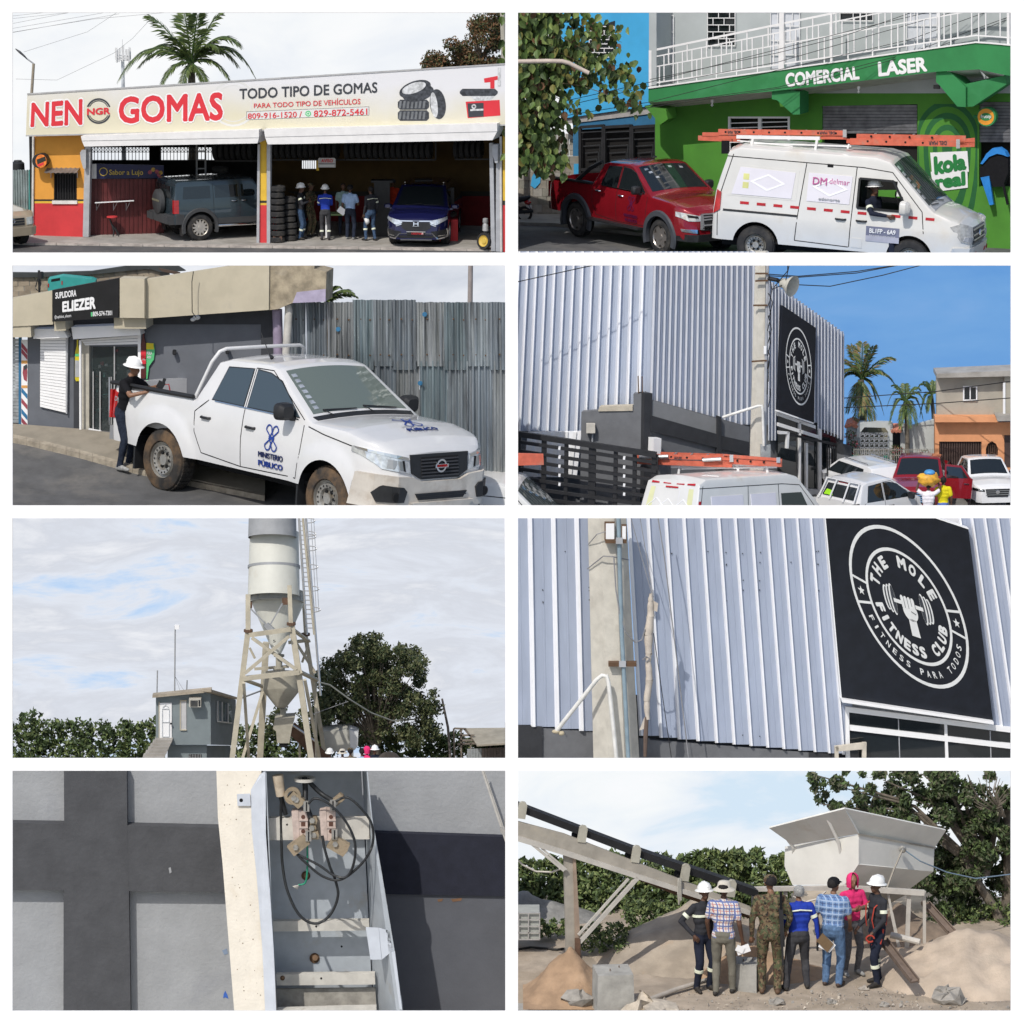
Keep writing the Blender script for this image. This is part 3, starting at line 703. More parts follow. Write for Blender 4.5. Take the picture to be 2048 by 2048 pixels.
def anchor(pan,u,v,yaw,s,x,y=0):
 return pan.g(u,v)-MX.Rotation(yaw,3,'Z')@V((x,y,0))*s
M_asph=mat('asphalt',(.10,.10,.10),.9,var=.18,scale=1.2,bump=.25,bs=90,dirt=(.17,.16,.145),ds=.5,dth=.5)
M_conc=mat('pale_concrete',(.36,.34,.31),.9,var=.15,scale=1.5,bump=.3,bs=50,dirt=(.24,.22,.19),ds=.8,dth=.5)
M_grey_m=mat('grey_metal',(.42,.43,.45),.5,.2,.1)
M_iron=mat('black_iron',(.02,.02,.022),.6,var=.2)
M_cable=mat('black_cable',(.015,.015,.015),.7)
M_cable_g=mat('grey_cable',(.25,.25,.26),.7)
M_galv=mat('corrugated_galvanised',(.40,.43,.44),.5,.45,.25,2.0,dirt=(.2,.2,.2),ds=2.2,dth=.5)
M_leafs=[mat('leaf_dark',(.025,.045,.016),.6,var=.3,scale=6),mat('leaf_mid',(.05,.085,.024),.55,var=.3,scale=6),mat('leaf_light',(.10,.14,.035),.55,var=.3,scale=6)]
M_trunk=mat('grey_bark',(.16,.135,.105),.95,var=.35,scale=6,bump=.6,bs=18)
M_palm=[mat('palm_green',(.045,.08,.025),.45,var=.3,scale=4),mat('palm_light',(.11,.15,.045),.42,var=.3,scale=4),mat('palm_dry',(.24,.17,.07),.7,var=.3,scale=4),M_trunk]
skywall(P1,skymat('overcast_sky',[(0,(.83,.87,.93)),(.5,(.93,.95,.97)),(1,(1,1,1))],(1,1,1.6),.18),Y=12.3)
floor(P1,'street',[(-30,1000),(1928,1000),(1928,944),(-30,916)],M_asph)
floor(P1,'forecourt',[(-30,915.5),(1928,943.5),(1928,770),(-30,770)],M_conc,h=.05)
b=MB()
for i in range(24):
 u=-30+i*81.5;a=[P1.g(u,916+.014*(u+30),.056),P1.g(u+78,916+.014*(u+108),.056),P1.g(u+78,910.5+.014*(u+108),.056),P1.g(u,910.5+.014*(u+30),.056)]
 MB.prism(b,a,[q-V((0,0,.12))for q in a])
b.build('kerb',mat('kerb_stone',(.42,.38,.34),.9,var=.25,scale=3,bump=.4),kind='structure')
F1=P1.face(P1.g(120,893),P1.g(1890,950));N1=F1.n
FT1=lambda u,v,off=0:F1.hit(u,v,off)
t=thing('tyre_shop','yellow and red tyre shop with two wide open bays under a long sign','shop',P1.g(900,900))
M_or=mat('orange_wall_paint',(.72,.33,.055),.8,var=.06,scale=1.5,bump=.15);M_rd=mat('red_wall_paint',(.58,.045,.05),.75,var=.08,scale=1.5,bump=.15)
M_ye=mat('yellow_paint',(.72,.46,.05),.75,var=.08);M_stripe=mat('black_stripe',(.03,.028,.02),.7)
ZT1=F1.hit(900,500).z
def wpart(name,m,polys,off=0,th=.25,par=None):
 if len(polys)>1:return[wpart(name,m,[q],off,th,par)for q in polys][0]
 b=MB()
 for q in polys:F1.slab(b,q,off,th)
 return b.build(name,m,par or t)
wpart('wall',M_or,[rc(124,470,318,652),rc(124,652,203,752),rc(290,652,318,752)])
wpart('wall_stripe',M_stripe,[rc(124,752,203,759),rc(290,752,318,759)]);wpart('wall_stripe',M_ye,[rc(124,759,203,767),rc(290,759,318,767)])
wpart('plinth',M_rd,[[(124,767),(318,767),(318,900),(124,897)]])
wn=wpart('window',M_dark,[rc(203,652,290,767)],-.15,.05)
b=MB()
for i in range(9):F1.bar(b,207+i*10,654,207+i*10,757,.02,-.03)
F1.bar(b,203,655,291,655,.05,-.03);F1.bar(b,203,756,291,756,.05,-.03);b.build('window_bars',M_iron,wn)
wpart('window_sill',mat('white_trim',(.7,.68,.64),.7),[rc(196,757.5,291,770)],.06,.12,wn)
b=MB()
for i in range(14):
 u=178+i*8.8;b.add([F1.hit(u,632+(i%2)*3,.02),F1.hit(u+8.8,632+((i+1)%2)*3,.02),F1.hit(u+8.8-12,651+((i+1)%2)*3,.5),F1.hit(u-12,651+(i%2)*3,.5)],[[0,1,2,3]])
b.build('awning',mat('grey_tin',(.2,.18,.17),.6,.3,.2),t)
b=MB()
for u in(190,290):b.prism([F1.hit(u,650,.45),F1.hit(u,655,.02),F1.hit(u,672,.02)],[F1.hit(u+4,650,.45),F1.hit(u+4,655,.02),F1.hit(u+4,672,.02)])
b.build('awning_bracket',M_grey_m,t)
wpart('pillar',M_ye,[[(981,480),(1006,480),(1006,757),(981,757)]],0,.3);wpart('pillar_stripe',M_stripe,[rc(981,757,1006,766)],0,.3);wpart('pillar_stripe',M_ye,[rc(981,766,1006,774)],0,.3)
wpart('pillar_base',M_rd,[[(980,774),(1006,774),(1006,918),(979,918)]],0,.3)
for q in([(972,545),(980.5,545),(978,918),(968,918)],[(1006.5,545),(1020,545),(1019,918),(1006.5,918)],[(320,555),(342,555),(334,895),(312,893)],[(1846,540),(1860,540),(1868,948),(1853,948)],[(1872,600),(1890,600),(1890,950),(1870,949)]):
 wpart('shutter_track',M_grey_m,[q],.08,.2)
wpart('wall',M_ye,[rc(1897,470,1926,757)]);wpart('plinth',M_rd,[[(1897,774),(1926,774),(1926,955),(1897,951)]]);wpart('wall_stripe',M_stripe,[rc(1897,757,1926,774)])
for q,lo in(([(305,514),(977,489),(977,519),(309,531)],[(309,531.5),(977,519.5),(971,541),(318,553)]),([(996,488),(1876,466),(1876,496),(1000,517)],[(1000,517.5),(1876,496.5),(1858,529),(1010,545)])):
 b=MB();F1.slab(b,q,1.0,1.02);F1.slab(b,lo,.98,1.0);b.build('shutter_box',mat('shutter_white',(.74,.73,.72),.5,var=.05),t)  # boxes made extra deep to keep sunlight out of the bays
for u,v0 in((312,566),(1866,545)):
 b=MB();F1.slab(b,[(u-10,v0+10),(u-4,v0),(u+12,v0),(u+12,v0+70),(u+2,v0+70),(u-8,v0+35)],.3,.3);b.build('motor_cover',M_grey_m,t)
for u in(126,1889):
 b=MB();b.tube([F1.hit(u,515,.06),F1.hit(u-(4 if u<900 else-3),893 if u<900 else 950,.06)],.045,8);b.build('downpipe',mat('pvc_white',(.62,.6,.57),.6),t,smooth=60)
 # the rooms behind the openings
D1=6.0
def shell(name,m,u,v0,v1,d0,d1,th=.2):
 a=[F1.hit(u,v1),F1.hit(u,v0)];lo=P1.z;b=MB();p=F1.hit(u,v1);x=N1.cross(V((0,0,1))).normalized()*th
 q=[V((p.x,p.y,lo))-N1*d0,V((p.x,p.y,lo))-N1*d1,V((p.x,p.y,ZT1))-N1*d1,V((p.x,p.y,ZT1))-N1*d0];b.prism(q,[k+x for k in q]);return b.build(name,m,t)
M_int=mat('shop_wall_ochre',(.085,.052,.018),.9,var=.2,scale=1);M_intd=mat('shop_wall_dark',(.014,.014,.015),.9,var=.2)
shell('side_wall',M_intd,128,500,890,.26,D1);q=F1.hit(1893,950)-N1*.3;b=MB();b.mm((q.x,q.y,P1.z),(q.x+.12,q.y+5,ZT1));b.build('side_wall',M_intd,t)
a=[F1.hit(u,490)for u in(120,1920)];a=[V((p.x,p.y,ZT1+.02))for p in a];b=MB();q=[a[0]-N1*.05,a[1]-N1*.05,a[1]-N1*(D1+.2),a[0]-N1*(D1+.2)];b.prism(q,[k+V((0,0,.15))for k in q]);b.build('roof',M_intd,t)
PB=Plane(P1,F1.hit(900,700)-N1*(D1-.05),N1);PW=Plane(P1,F1.hit(900,700)-N1*D1,N1)
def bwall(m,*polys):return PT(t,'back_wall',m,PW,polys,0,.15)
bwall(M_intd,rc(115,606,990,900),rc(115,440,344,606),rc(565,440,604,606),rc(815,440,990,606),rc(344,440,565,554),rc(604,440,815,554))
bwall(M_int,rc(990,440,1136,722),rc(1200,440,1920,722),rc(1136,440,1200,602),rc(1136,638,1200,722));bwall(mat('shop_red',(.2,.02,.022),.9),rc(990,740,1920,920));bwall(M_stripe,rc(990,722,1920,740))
b=MB()
for u0,u1 in((343,565),(604,815)):
 n=int((u1-u0)/13)
 for i in range(n+1):
  u=u0+i*13;PB.bar(b,u,553,u,606,.02)
  if i<n:PB.bar(b,u,556,u+13,574,.014);PB.bar(b,u+13,556,u,574,.014)
 PB.bar(b,u0,555,u1,555,.03);PB.bar(b,u0,574,u1,574,.02);PB.bar(b,u0,605,u1,605,.03);b.build('window_grille',M_iron,t);b=MB()
for i in range(8):PB.bar(b,1138+i*8,604,1138+i*8,636,.02)
b.build('window_grille',M_iron,t)
# long advertising sign
S1=thing('shop_sign','long white and cream sign reading NENO GOMAS in red above the bays','sign',F1.hit(1000,500,.5))
b=MB();F1.slab(b,[(103,356),(1928,241),(1928,470),(98,511)],.62,.14);b.build('sign_board',gradmat('sign_print',(.66,.62,.47),(.72,.72,.74),.9,2.2),S1)
b=MB();F1.bar(b,103,355,1928,240,.05,.62);F1.bar(b,98,512,1928,471,.05,.62);b.build('sign_rim',mat('grey_trim',(.4,.4,.4),.5),S1)
M_lr=mat('print_red',(.66,.035,.05),.5,var=0);M_lw=mat('print_white',(.82,.82,.82),.5,var=0);M_ld=mat('print_charcoal',(.045,.05,.06),.5,var=0);M_lg=mat('print_green',(.1,.5,.2),.5,var=0);M_pale=mat('print_pale',(.68,.68,.66),.5,var=0)
def let(pl,par,m,q,s,off=.01,bold=.02):b=MB();pl.text(b,q,s,off,bold);return b.build('lettering',m,par)
for q,s_ in(([(118,388),(312,373),(312,471),(114,480)],'NEN'),([(447,365),(842,346),(842,455),(447,468)],'GOMAS')):
 g_=[(q[0][0]-5,q[0][1]-6),(q[1][0]+5,q[1][1]-6),(q[2][0]+5,q[2][1]+6),(q[3][0]-5,q[3][1]+6)]
 let(F1,S1,M_lw,g_,s_,.625,.075);let(F1,S1,M_lr,q,s_,.631,.035)
let(F1,S1,M_ld,[(903,335),(1424,309),(1424,350),(903,375)],'TODO TIPO DE GOMAS',.63,.02)
let(F1,S1,M_lr,[(958,386),(1360,367),(1360,393),(958,408)],'PARA TODO TIPO DE VEHÍCULOS',.63,.008)
b=MB();F1.slab(b,[(930,421),(1393,402),(1393,435),(930,453)],.624,.003,1);F1.slab(b,[(931.5,422.5),(1391.5,403.5),(1391.5,433.5),(931.5,451.5)],.627,.003,0);b.build('number_box',[M_pale,M_ld],S1)
let(F1,S1,M_lr,[(935,428),(1139,420),(1139,442),(935,449)],'809-916-1520 /',.631,.012);let(F1,S1,M_lr,[(1184,417),(1386,409),(1386,433),(1184,441)],'829-872-5461',.631,.012)
b=MB();F1.disc(b,1163,429,11,.631,.003,mi=0);F1.disc(b,1163,429,6.5,.634,.003,mi=1,r0=4.5);b.build('phone_mark',[M_lg,M_lw],S1)
b=MB()
for r1,r0,a0,a1 in((47,41,200,340),(39,36,205,335),(47,41,20,160),(39,36,25,155)):F1.disc(b,372,419,r1,.63,.003,r0=r0,ry=r1*1.03,a0=R(a0),a1=R(a1));b.build('ring_logo',M_ld,S1);b=MB()
let(F1,S1,M_lr,[(328,409),(416,405),(416,431),(328,435)],'NGR',.634,.04)
for q in((88,80),(70,67)):b=MB();F1.disc(b,880,390,q[0],.623,.002,r0=q[1]);b.build('faint_ring_logo',M_pale,S1)
M_pt=mat('print_tyre',(.05,.055,.065),.5,var=.5,scale=9);M_prim=mat('print_rim',(.55,.56,.57),.5,var=.3,scale=9)
b=MB()
def rr(u0,v0,u1,v1,k,off,mi):F1.slab(b,[(u0+k,v0),(u1-k,v0),(u1,v0+k),(u1,v1-k),(u1-k,v1),(u0+k,v1),(u0,v1-k),(u0,v0+k)],off,.003,mi)
rr(1501,376,1619,414,9,.626,0);rr(1501,416,1619,456,9,.626,0)
def ell(cu,cv,a,b_,rot,off,mi):
 F1.slab(b,[(cu+a*math.cos(q)*math.cos(rot)-b_*math.sin(q)*math.sin(rot),cv+a*math.cos(q)*math.sin(rot)+b_*math.sin(q)*math.cos(rot))for q in[2*math.pi*i/28 for i in range(28)]],off,.003,mi)
ell(1578,352,60,30,-.25,.629,0);ell(1566,336,62,30,-.33,.632,0);ell(1562,332,47,19,-.33,.635,1);ell(1652,393,30,57,-.12,.629,0);ell(1638,396,13,48,-.12,.632,1)
for i in range(7):F1.slab(b,[(1508+i*15,381),(1516+i*15,381),(1512+i*15,409),(1504+i*15,409)],.6285,.002,2);F1.slab(b,[(1508+i*15,421),(1516+i*15,421),(1512+i*15,450),(1504+i*15,450)],.6285,.002,2)
b.build('tyre_picture',[M_pt,M_prim,mat('print_tread',(.16,.17,.18),.5,var=.2)],S1)
b=MB()
F1.slab(b,[(1757,384),(1885,377),(1888,436),(1765,446)],.626,.003,0);F1.slab(b,[(1764,390),(1825,388),(1825,440),(1768,443)],.629,.003,1);rr(1735,335,1878,362,10,.629,2);F1.slab(b,[(1775,364),(1868,362),(1850,380),(1795,381)],.626,.003,3)
F1.slab(b,[(1826,296),(1880,286),(1884,300),(1866,303),(1866,334),(1850,334),(1850,310),(1828,312)],.626,.003,0);F1.slab(b,[(1878,254),(1890,254),(1890,326),(1878,326)],.629,.003,3);F1.disc(b,1788,402,9,.632,.003,r0=4,mi=3);F1.slab(b,[(1774,412),(1824,410),(1824,417),(1774,419)],.632,.002,3)
b.build('tyre_changer_picture',[M_lr,M_ld,M_pt,M_prim],S1)
# round projecting sign on the corner
t2=thing('round_sign','round black drum sign with an orange face on the orange wall corner','sign',F1.hit(148,640,.3));b=MB();F1.disc(b,148,608,27,.5,.4);b.build('sign_drum',M_black,t2)
b=MB();F1.disc(b,155,608,21,.505,.004,mi=0,ry=25);F1.slab(b,[(138,602),(170,590),(174,606),(142,620)],.51,.003,1);F1.slab(b,[(140,622),(166,612),(164,622),(146,629)],.51,.003,2);b.build('sign_face',[mat('print_orange',(.75,.2,.03),.5,var=.3,scale=10),M_stripe,M_lr],t2)
# kiosk with red sheet front, its banner, counter and stools
PK=Plane(P1,F1.hit(345,890)-N1*.6,(N1+V((.42,0,0))).normalized())
t2=thing('kiosk','dark red corrugated kiosk front inside the first bay','kiosk',PK.hit(480,880))
for i in range(17):
 u=341+i*16.4;b=MB();PK.slab(b,[(u,675),(u+15.6,675),(u+15.6,897-i*1.2),(u,898-i*1.2)],0,.03);PK.slab(b,[(u+12,675),(u+15,675),(u+15,897-i*1.2),(u+12,897-i*1.2)],.03,.028);b.build('sheet',mat('dark_red_sheet',(.11,.022,.022),.5,.1,.15),t2)
t2=thing('banner','dark blue banner with gold script and fruit above the red kiosk','banner',PK.hit(480,672,.1));b=MB();PK.slab(b,[(345,618),(618,624),(618,672),(345,675)],.12,.1);b.build('banner_box',mat('navy_print',(.012,.014,.06),.4),t2)
b=MB();PK.slab(b,[(345,619),(364,619),(364,674),(345,674)],.125,.003);b.build('banner_end',M_pale,t2);b=MB();PK.disc(b,390,648,16,.126,.003,r0=13);b.build('emblem',mat('print_gold',(.5,.36,.06),.5,var=.2),t2)
let(PK,t2,MT['print_gold'],[(412,640),(540,640),(540,666),(412,666)],'Sabor a Lujo',.126,.01)
b=MB()
for i,(u,v)in enumerate(((566,650),(578,640),(592,648),(606,652),(600,660))):PK.disc(b,u,v,8,.126,.003,n=10,mi=i%2)
b.build('fruit_picture',[mat('print_fruit',(.3,.06,.08),.5,var=.4,scale=20),mat('print_fruit2',(.4,.25,.05),.5,var=.4,scale=20)],t2)
t2=thing('wall_counter','narrow white wall counter on three angled brackets in front of red sheets','counter',PK.hit(430,765,.2));b=MB();b.prism([PK.hit(358,763,.05),PK.hit(505,755,.05),PK.hit(505,755,.42),PK.hit(358,763,.42)],[q-V((0,0,.04))for q in(PK.hit(358,763,.05),PK.hit(505,755,.05),PK.hit(505,755,.42),PK.hit(358,763,.42))]);b.build('top',M_lw,t2)
for u in(364,428,476):b=MB();b.bar(PK.hit(u,766,.06),PK.hit(u,794,.06),.02);b.bar(PK.hit(u,792,.06),PK.hit(u+14,764,.3),.02);b.build('bracket',M_grey_m,t2)
for u,v,lb in((424,890,'red topped bar stool with curved black legs nearest the grey post'),(498,876,'red topped bar stool with curved black legs nearest the dark vehicle')):
 c=P1.g(u,v,.05);t2=thing('bar_stool',lb,'stool',c,group='stools at the wall counter');b=MB();b.lathe([(.001,.69),(.19,.69),(.19,.65),(.001,.64)],16,MX.Translation(c));b.build('seat',M_rd,t2)
 for sx in(-.1,.1):
  for sy in(-.1,.1):b=MB();b.tube([c+V((-.1,sy,.64)),c+V((-.02,sy,.42)),c+V((.1+sx*.4,sy*1.4,.2)),c+V((.14+sx,sy*1.8,0))],.018,6);b.build('leg',M_iron,t2)
  # tyres: every one a thing
def tyre_at(c,r,h,lb,group,mx=None,m=M_tyre):
 b=MB();b.lathe([(r*.62,0),(r*.68,-.0),(r*.9,.01),(r,h*.2),(r,h*.8),(r*.9,h-.01),(r*.66,h),(r*.62,h*.9),(r*.6,h*.5),(r*.62,0)],22,MX.Translation(V(c))@(mx or MX.Identity(4)));return b.build('tyre',m,smooth=40,label=lb,cat='tyre',group=group)
ORD=['lowest','second lowest','third from the floor','fourth from the floor','fifth from the floor','sixth from the floor','seventh from the floor','eighth from the floor','ninth from the floor','tenth from the floor','topmost']
for u,v,n,r,nm in((1046,914,9,.29,'stack beside the red trolley'),(1090,908,7,.27,'stack next to the men'),(832,862,10,.3,'tall stack behind the dark vehicle')):
 c=P1.g(u,v,.05)
 for i in range(n):tyre_at(c+V((rnd.uniform(-.02,.02),0,i*.222)),r*rnd.uniform(.96,1.03),.2,f'black tyre, {ORD[i] if i < n - 1 else "topmost"} in the {nm}','tyres piled on the shop floor')
NUM='first second third fourth fifth sixth seventh eighth ninth tenth eleventh twelfth thirteenth fourteenth fifteenth sixteenth'.split()
def RK(i,lb):return f'{NUM[i]} tyre from the street lamp end of the high rack '+lb.split('high rack ')[1]
for u0,u1,v,d,lb in((815,975,604,3.2,'black tyre standing in the high rack of the first bay'),(1024,1300,600,3.0,'black tyre standing in the high rack above the group of men'),(1310,1640,600,3.0,'black tyre standing in the high rack above the blue vehicle'),(1722,1850,598,3.0,'black tyre standing in the high rack near the grey shutter track')):
 PR=Plane(P1,F1.hit(900,700)-N1*d,N1);n=int((u1-u0)/22);src=None;x=N1.cross(V((0,0,1))).normalized()
 b=MB();b.bar(PR.hit(u0-4,v+3),PR.hit(u1+4,v+3),.05);b.bar(PR.hit(u0-4,v+3,.45),PR.hit(u1+4,v+3,.45),.05)
 for u in(u0-4,u1+4):p=PR.hit(u,v+3,.2);b.bar(p,V((p.x,p.y,ZT1)),.05)
 b.build('tyre_rack',M_iron,label='black steel rack hanging under the ceiling '+lb.split('rack ')[1].replace('of ','in '),cat='rack')
 for i in range(n):
  c=PR.hit(u0+11+i*22,v,.22)+V((0,0,.33))
  if src is None:src=tyre_at(c,.33,.17,RK(0,lb),'tyres in the high racks',x.to_track_quat('Z','Y').to_matrix().to_4x4());base=V(src.location);c0=V(c)
  else:copy_thing(src,RK(i,lb),base+(c-c0))
  # stuff on the floor
def trolley(u,v):
 c=P1.g(u,v,.05);t2=thing('hand_trolley','red hand trolley with one wheel leaning by the white shutter post','trolley',c);b=MB();b.tube([c+V((-.02,0,.2)),c+V((-.06,.02,.95))],.02,6);b.tube([c+V((.08,0,.2)),c+V((.0,.02,.95))],.02,6);b.ell(c+V((-.02,0,.95)),.08,.05,.06);b.build('frame',M_rd,t2)
 b=MB();b.lathe([(.06,.04),(.15,.05),(.17,0),(.15,-.05),(.06,-.04)],18,MX.Translation(c+V((.09,-.05,.17)))@MX.Rotation(R(90),4,'X'));b.build('wheel',mat('brown_wheel',(.12,.07,.05),.8),t2)
trolley(1038,916)
c=P1.g(1828,942,.05);t2=thing('spare_wheel','spare wheel with a yellow steel rim leaning by the last shutter post','wheel',c);mx=MX.Translation(c+V((0,0,.3)))@MX.Rotation(R(-38),4,'Z')@MX.Rotation(R(82),4,'X')
b=MB();b.lathe([(.2,.07),(.28,.07),(.3,0),(.28,-.07),(.2,-.07)],24,mx);b.build('tyre',M_tyre,t2,smooth=40);b=MB();b.lathe([(.2,.07),(.19,.05),(.12,.02),(.1,.05),(.001,.05)],24,mx);b.build('rim',mat('yellow_rim',(.6,.42,.08),.5),t2,smooth=40)
c=P1.g(1832,925,.05);b=MB();b.lathe([(.001,.95),(.09,.93),(.1,.8),(.07,.76),(.1,.7),(.11,.5),(.001,.5)],14,MX.Translation(c));b.build('compressor_head',M_grey_m,label='grey compressor motor standing above the yellow spare wheel',cat='compressor',smooth=50)
t2=thing('aviso_sign','small white hanging notice reading AVISO in red','sign',F1.hit(1232,632,-2));b=MB();F1.slab(b,[(1203,596),(1262,596),(1266,602),(1266,632),(1200,632),(1200,602)],-2,.02);b.build('notice_board',mat('notice_white',(.55,.53,.52),.6),t2)
let(F1,t2,M_lr,[(1212,600),(1256,600),(1256,613),(1212,613)],'AVISO',-1.99,.03);b=MB();F1.rect(b,1202,617,1264,619,-1.99,.004);F1.rect(b,1206,622,1260,629,-1.99,.004,1);b.build('small_print',[M_ld,M_pale],t2)
b=MB();F1.rect(b,1194,606,1202,644,-2.2,.08);b.build('yellow_post',M_ye,label='short yellow post end beside the barred back window',cat='post')
c=P1.g(760,850,.05);t2=thing('ladder','tall grey ladder leaning behind the dark vehicle','ladder',c);PL_=P1.front(c.y-P1.Yf)
for u in(742,775):b=MB();b.bar(PL_.hit(u,545),PL_.hit(u+1,852),.06);b.build('rail',M_grey_m,t2)
for i in range(9):b=MB();b.bar(PL_.hit(742,570+i*33),PL_.hit(776,570+i*33),.04);b.build('rung',M_grey_m,t2)
# workshop machines deep in the second bay
c=P1.g(1690,905,.05);t2=thing('tyre_changer','red and black tyre changer standing in the dark behind the blue vehicle','machine',c);b=MB();b.mm(c+V((-.35,-.3,0)),c+V((.35,.3,.75)));b.build('cabinet',M_rd,t2);b=MB();b.mm(c+V((.1,.2,.75)),c+V((.22,.32,1.8)));b.bar(c+V((.16,.26,1.75)),c+V((-.3,.1,1.65)),.08);b.build('column',M_iron,t2);b=MB();b.lathe([(.3,0),(.36,.05),(.36,.15),(.3,.2)],20,MX.Translation(c+V((-.05,0,.8))));b.build('turntable',M_tyre,t2)
c=P1.g(1600,885,.05);b=MB();b.mm(c+V((-.3,-.2,0)),c+V((.3,.2,1.95)));b.mm(c+V((-.25,-.22,1.2)),c+V((.25,-.2,1.8)));b.build('tool_cabinet',M_black,label='dark tool cabinet against the ochre back wall behind the blue vehicle',cat='cabinet')
c=P1.g(1440,890,.05);b=MB();b.mm(c+V((-.25,-.2,0)),c+V((.3,.2,1.9)));b.mm(c+V((-.35,-.25,1.9)),c+V((.4,.25,1.97)));b.build('parts_shelf',M_black,label='dark shelf unit behind the man holding a white hat',cat='shelf')
c=P1.g(1270,893,.05);t2=thing('work_table','low table with a green cloth between the men','table',c);b=MB();b.mm(c+V((-.4,-.3,.78)),c+V((.45,.3,.84)));b.build('top',mat('green_cloth',(.25,.36,.16),.9),t2)
for sx in(-.35,.4):b=MB();b.mm(c+V((sx-.03,-.28,0)),c+V((sx+.03,.28,.78)));b.build('leg',M_white,t2)
# ---- vehicles
def suv_boxy(root):
 pt=mat('slate_blue_paint',(.042,.062,.076),.25,.3,.05,coat=1.0);cl=mat('grey_cladding',(.05,.052,.055),.7,var=.1)
 c=Car(root,x0=-2.25,x1=2.3,hw=.97,top=[(-2.25,1.1),(-2.24,1.3),(-2.15,1.84),(-2.05,1.88),(.35,1.9),(.45,1.87),(.95,1.32),(1.0,1.27),(2.1,1.2),(2.28,1.1),(2.3,1.05)],belt=1.24,tum=.17,sill=.52,axle=(-1.38,1.42),rw=.42,ra=.52,tw=.28,nl=.3,ns=.15,tl=.1,ts=.05,rb=.55,fb=.5)
 c.body(pt);c.flares(cl,.11,.035,-.3)
 for nm,q in(('side_window',[(-1.95,1.34),(-1.9,1.72),(-1.02,1.72),(-1.02,1.34)]),('side_window',[(-.86,1.34),(-.86,1.72),(-.1,1.72),(-.1,1.34)]),('side_window',[(.02,1.34),(.02,1.72),(.42,1.70),(.78,1.36)])):c.sides(nm,M_glass,q,.006,.01)
 c.part('windscreen',M_glass,[(.48,-.66),(.93,-.72),(.93,.72),(.48,.66)],c.topf,.006,.012)
 c.part('rear_window',M_glass,[(-.72,1.36),(.72,1.36),(.66,1.74),(-.66,1.74)],c.rear,.02,.03)
 c.sides('lower_cladding',cl,[(-2.2,.55),(-1.93,.55),(-1.93,.86),(-2.2,.9)],.012,.02);c.sides('lower_cladding',cl,[(-.85,.52),(.88,.52),(.88,.7),(-.85,.7)],.012,.02)
 c.gaps([[(-.92,.75),(-.92,1.78)],[(-.04,.72),(-.04,1.78)],[(.92,.72),(.92,1.3)]])
 c.handle(-.22,1.22,M_chrome);c.handle(.1+.02,1.22,M_chrome)
 for sg in(1,-1):b=MB();b.tube([(-.8,sg*1.0,.47),(.85,sg*1.0,.47)],.05,8);b.build('side_step',M_chrome,root,local=True,smooth=50);b=MB();b.mm((-2.27,sg*.97-.12*(sg>0),.9),(-2.1,sg*.97+.12*(sg<0),1.32));b.build('tail_lamp',M_red,root,local=True)
 b=MB();b.mm((-2.42,-.92,.55),(-2.22,.92,.82));b.mm((-2.5,-.9,.58),(-2.42,-.45,.8));b.mm((-2.5,.45,.58),(-2.42,.9,.8));b.build('rear_bumper',cl,root,local=True);b=MB();b.mm((-2.45,.5,.66),(-2.425,.85,.8));b.build('number_plate',M_plate,root,local=True)
 b=MB();b.lathe([(.001,.16),(.33,.16),(.39,.12),(.4,0),(.36,-.04)],32,MX.Translation((-2.32,.12,1.18))@MX.Rotation(R(-90),4,'Y'));b.build('spare_wheel_cover',mat('charcoal_vinyl',(.045,.047,.05),.6,bump=.1),root,local=True,smooth=40)
 b=MB();b.mm((-2.49,-.2,1.2),(-2.482,.44,1.26));b.build('cover_stripe',mat('tan_stripe',(.16,.15,.1),.6),root,local=True)
 c.mirror(.72,1.36,M_black);c.wheels(style='spoke',nsp=12,rim=mat('bright_alloy',(.6,.56,.5),.35,.7))
 for sg in(1,-1):b=MB();b.mm((-1.98,sg*.8-.14,.18),(-1.95,sg*.8+.14,.6));b.build('mud_flap',M_black,root,local=True)
YW=R(24);suv_boxy(thing('dark_suv','boxy slate blue off-road vehicle with a covered spare wheel on its back','car',anchor(P1,757,914,YW,1.1,-1.38,-.95)+V((0,0,.05)),YW,1.1))
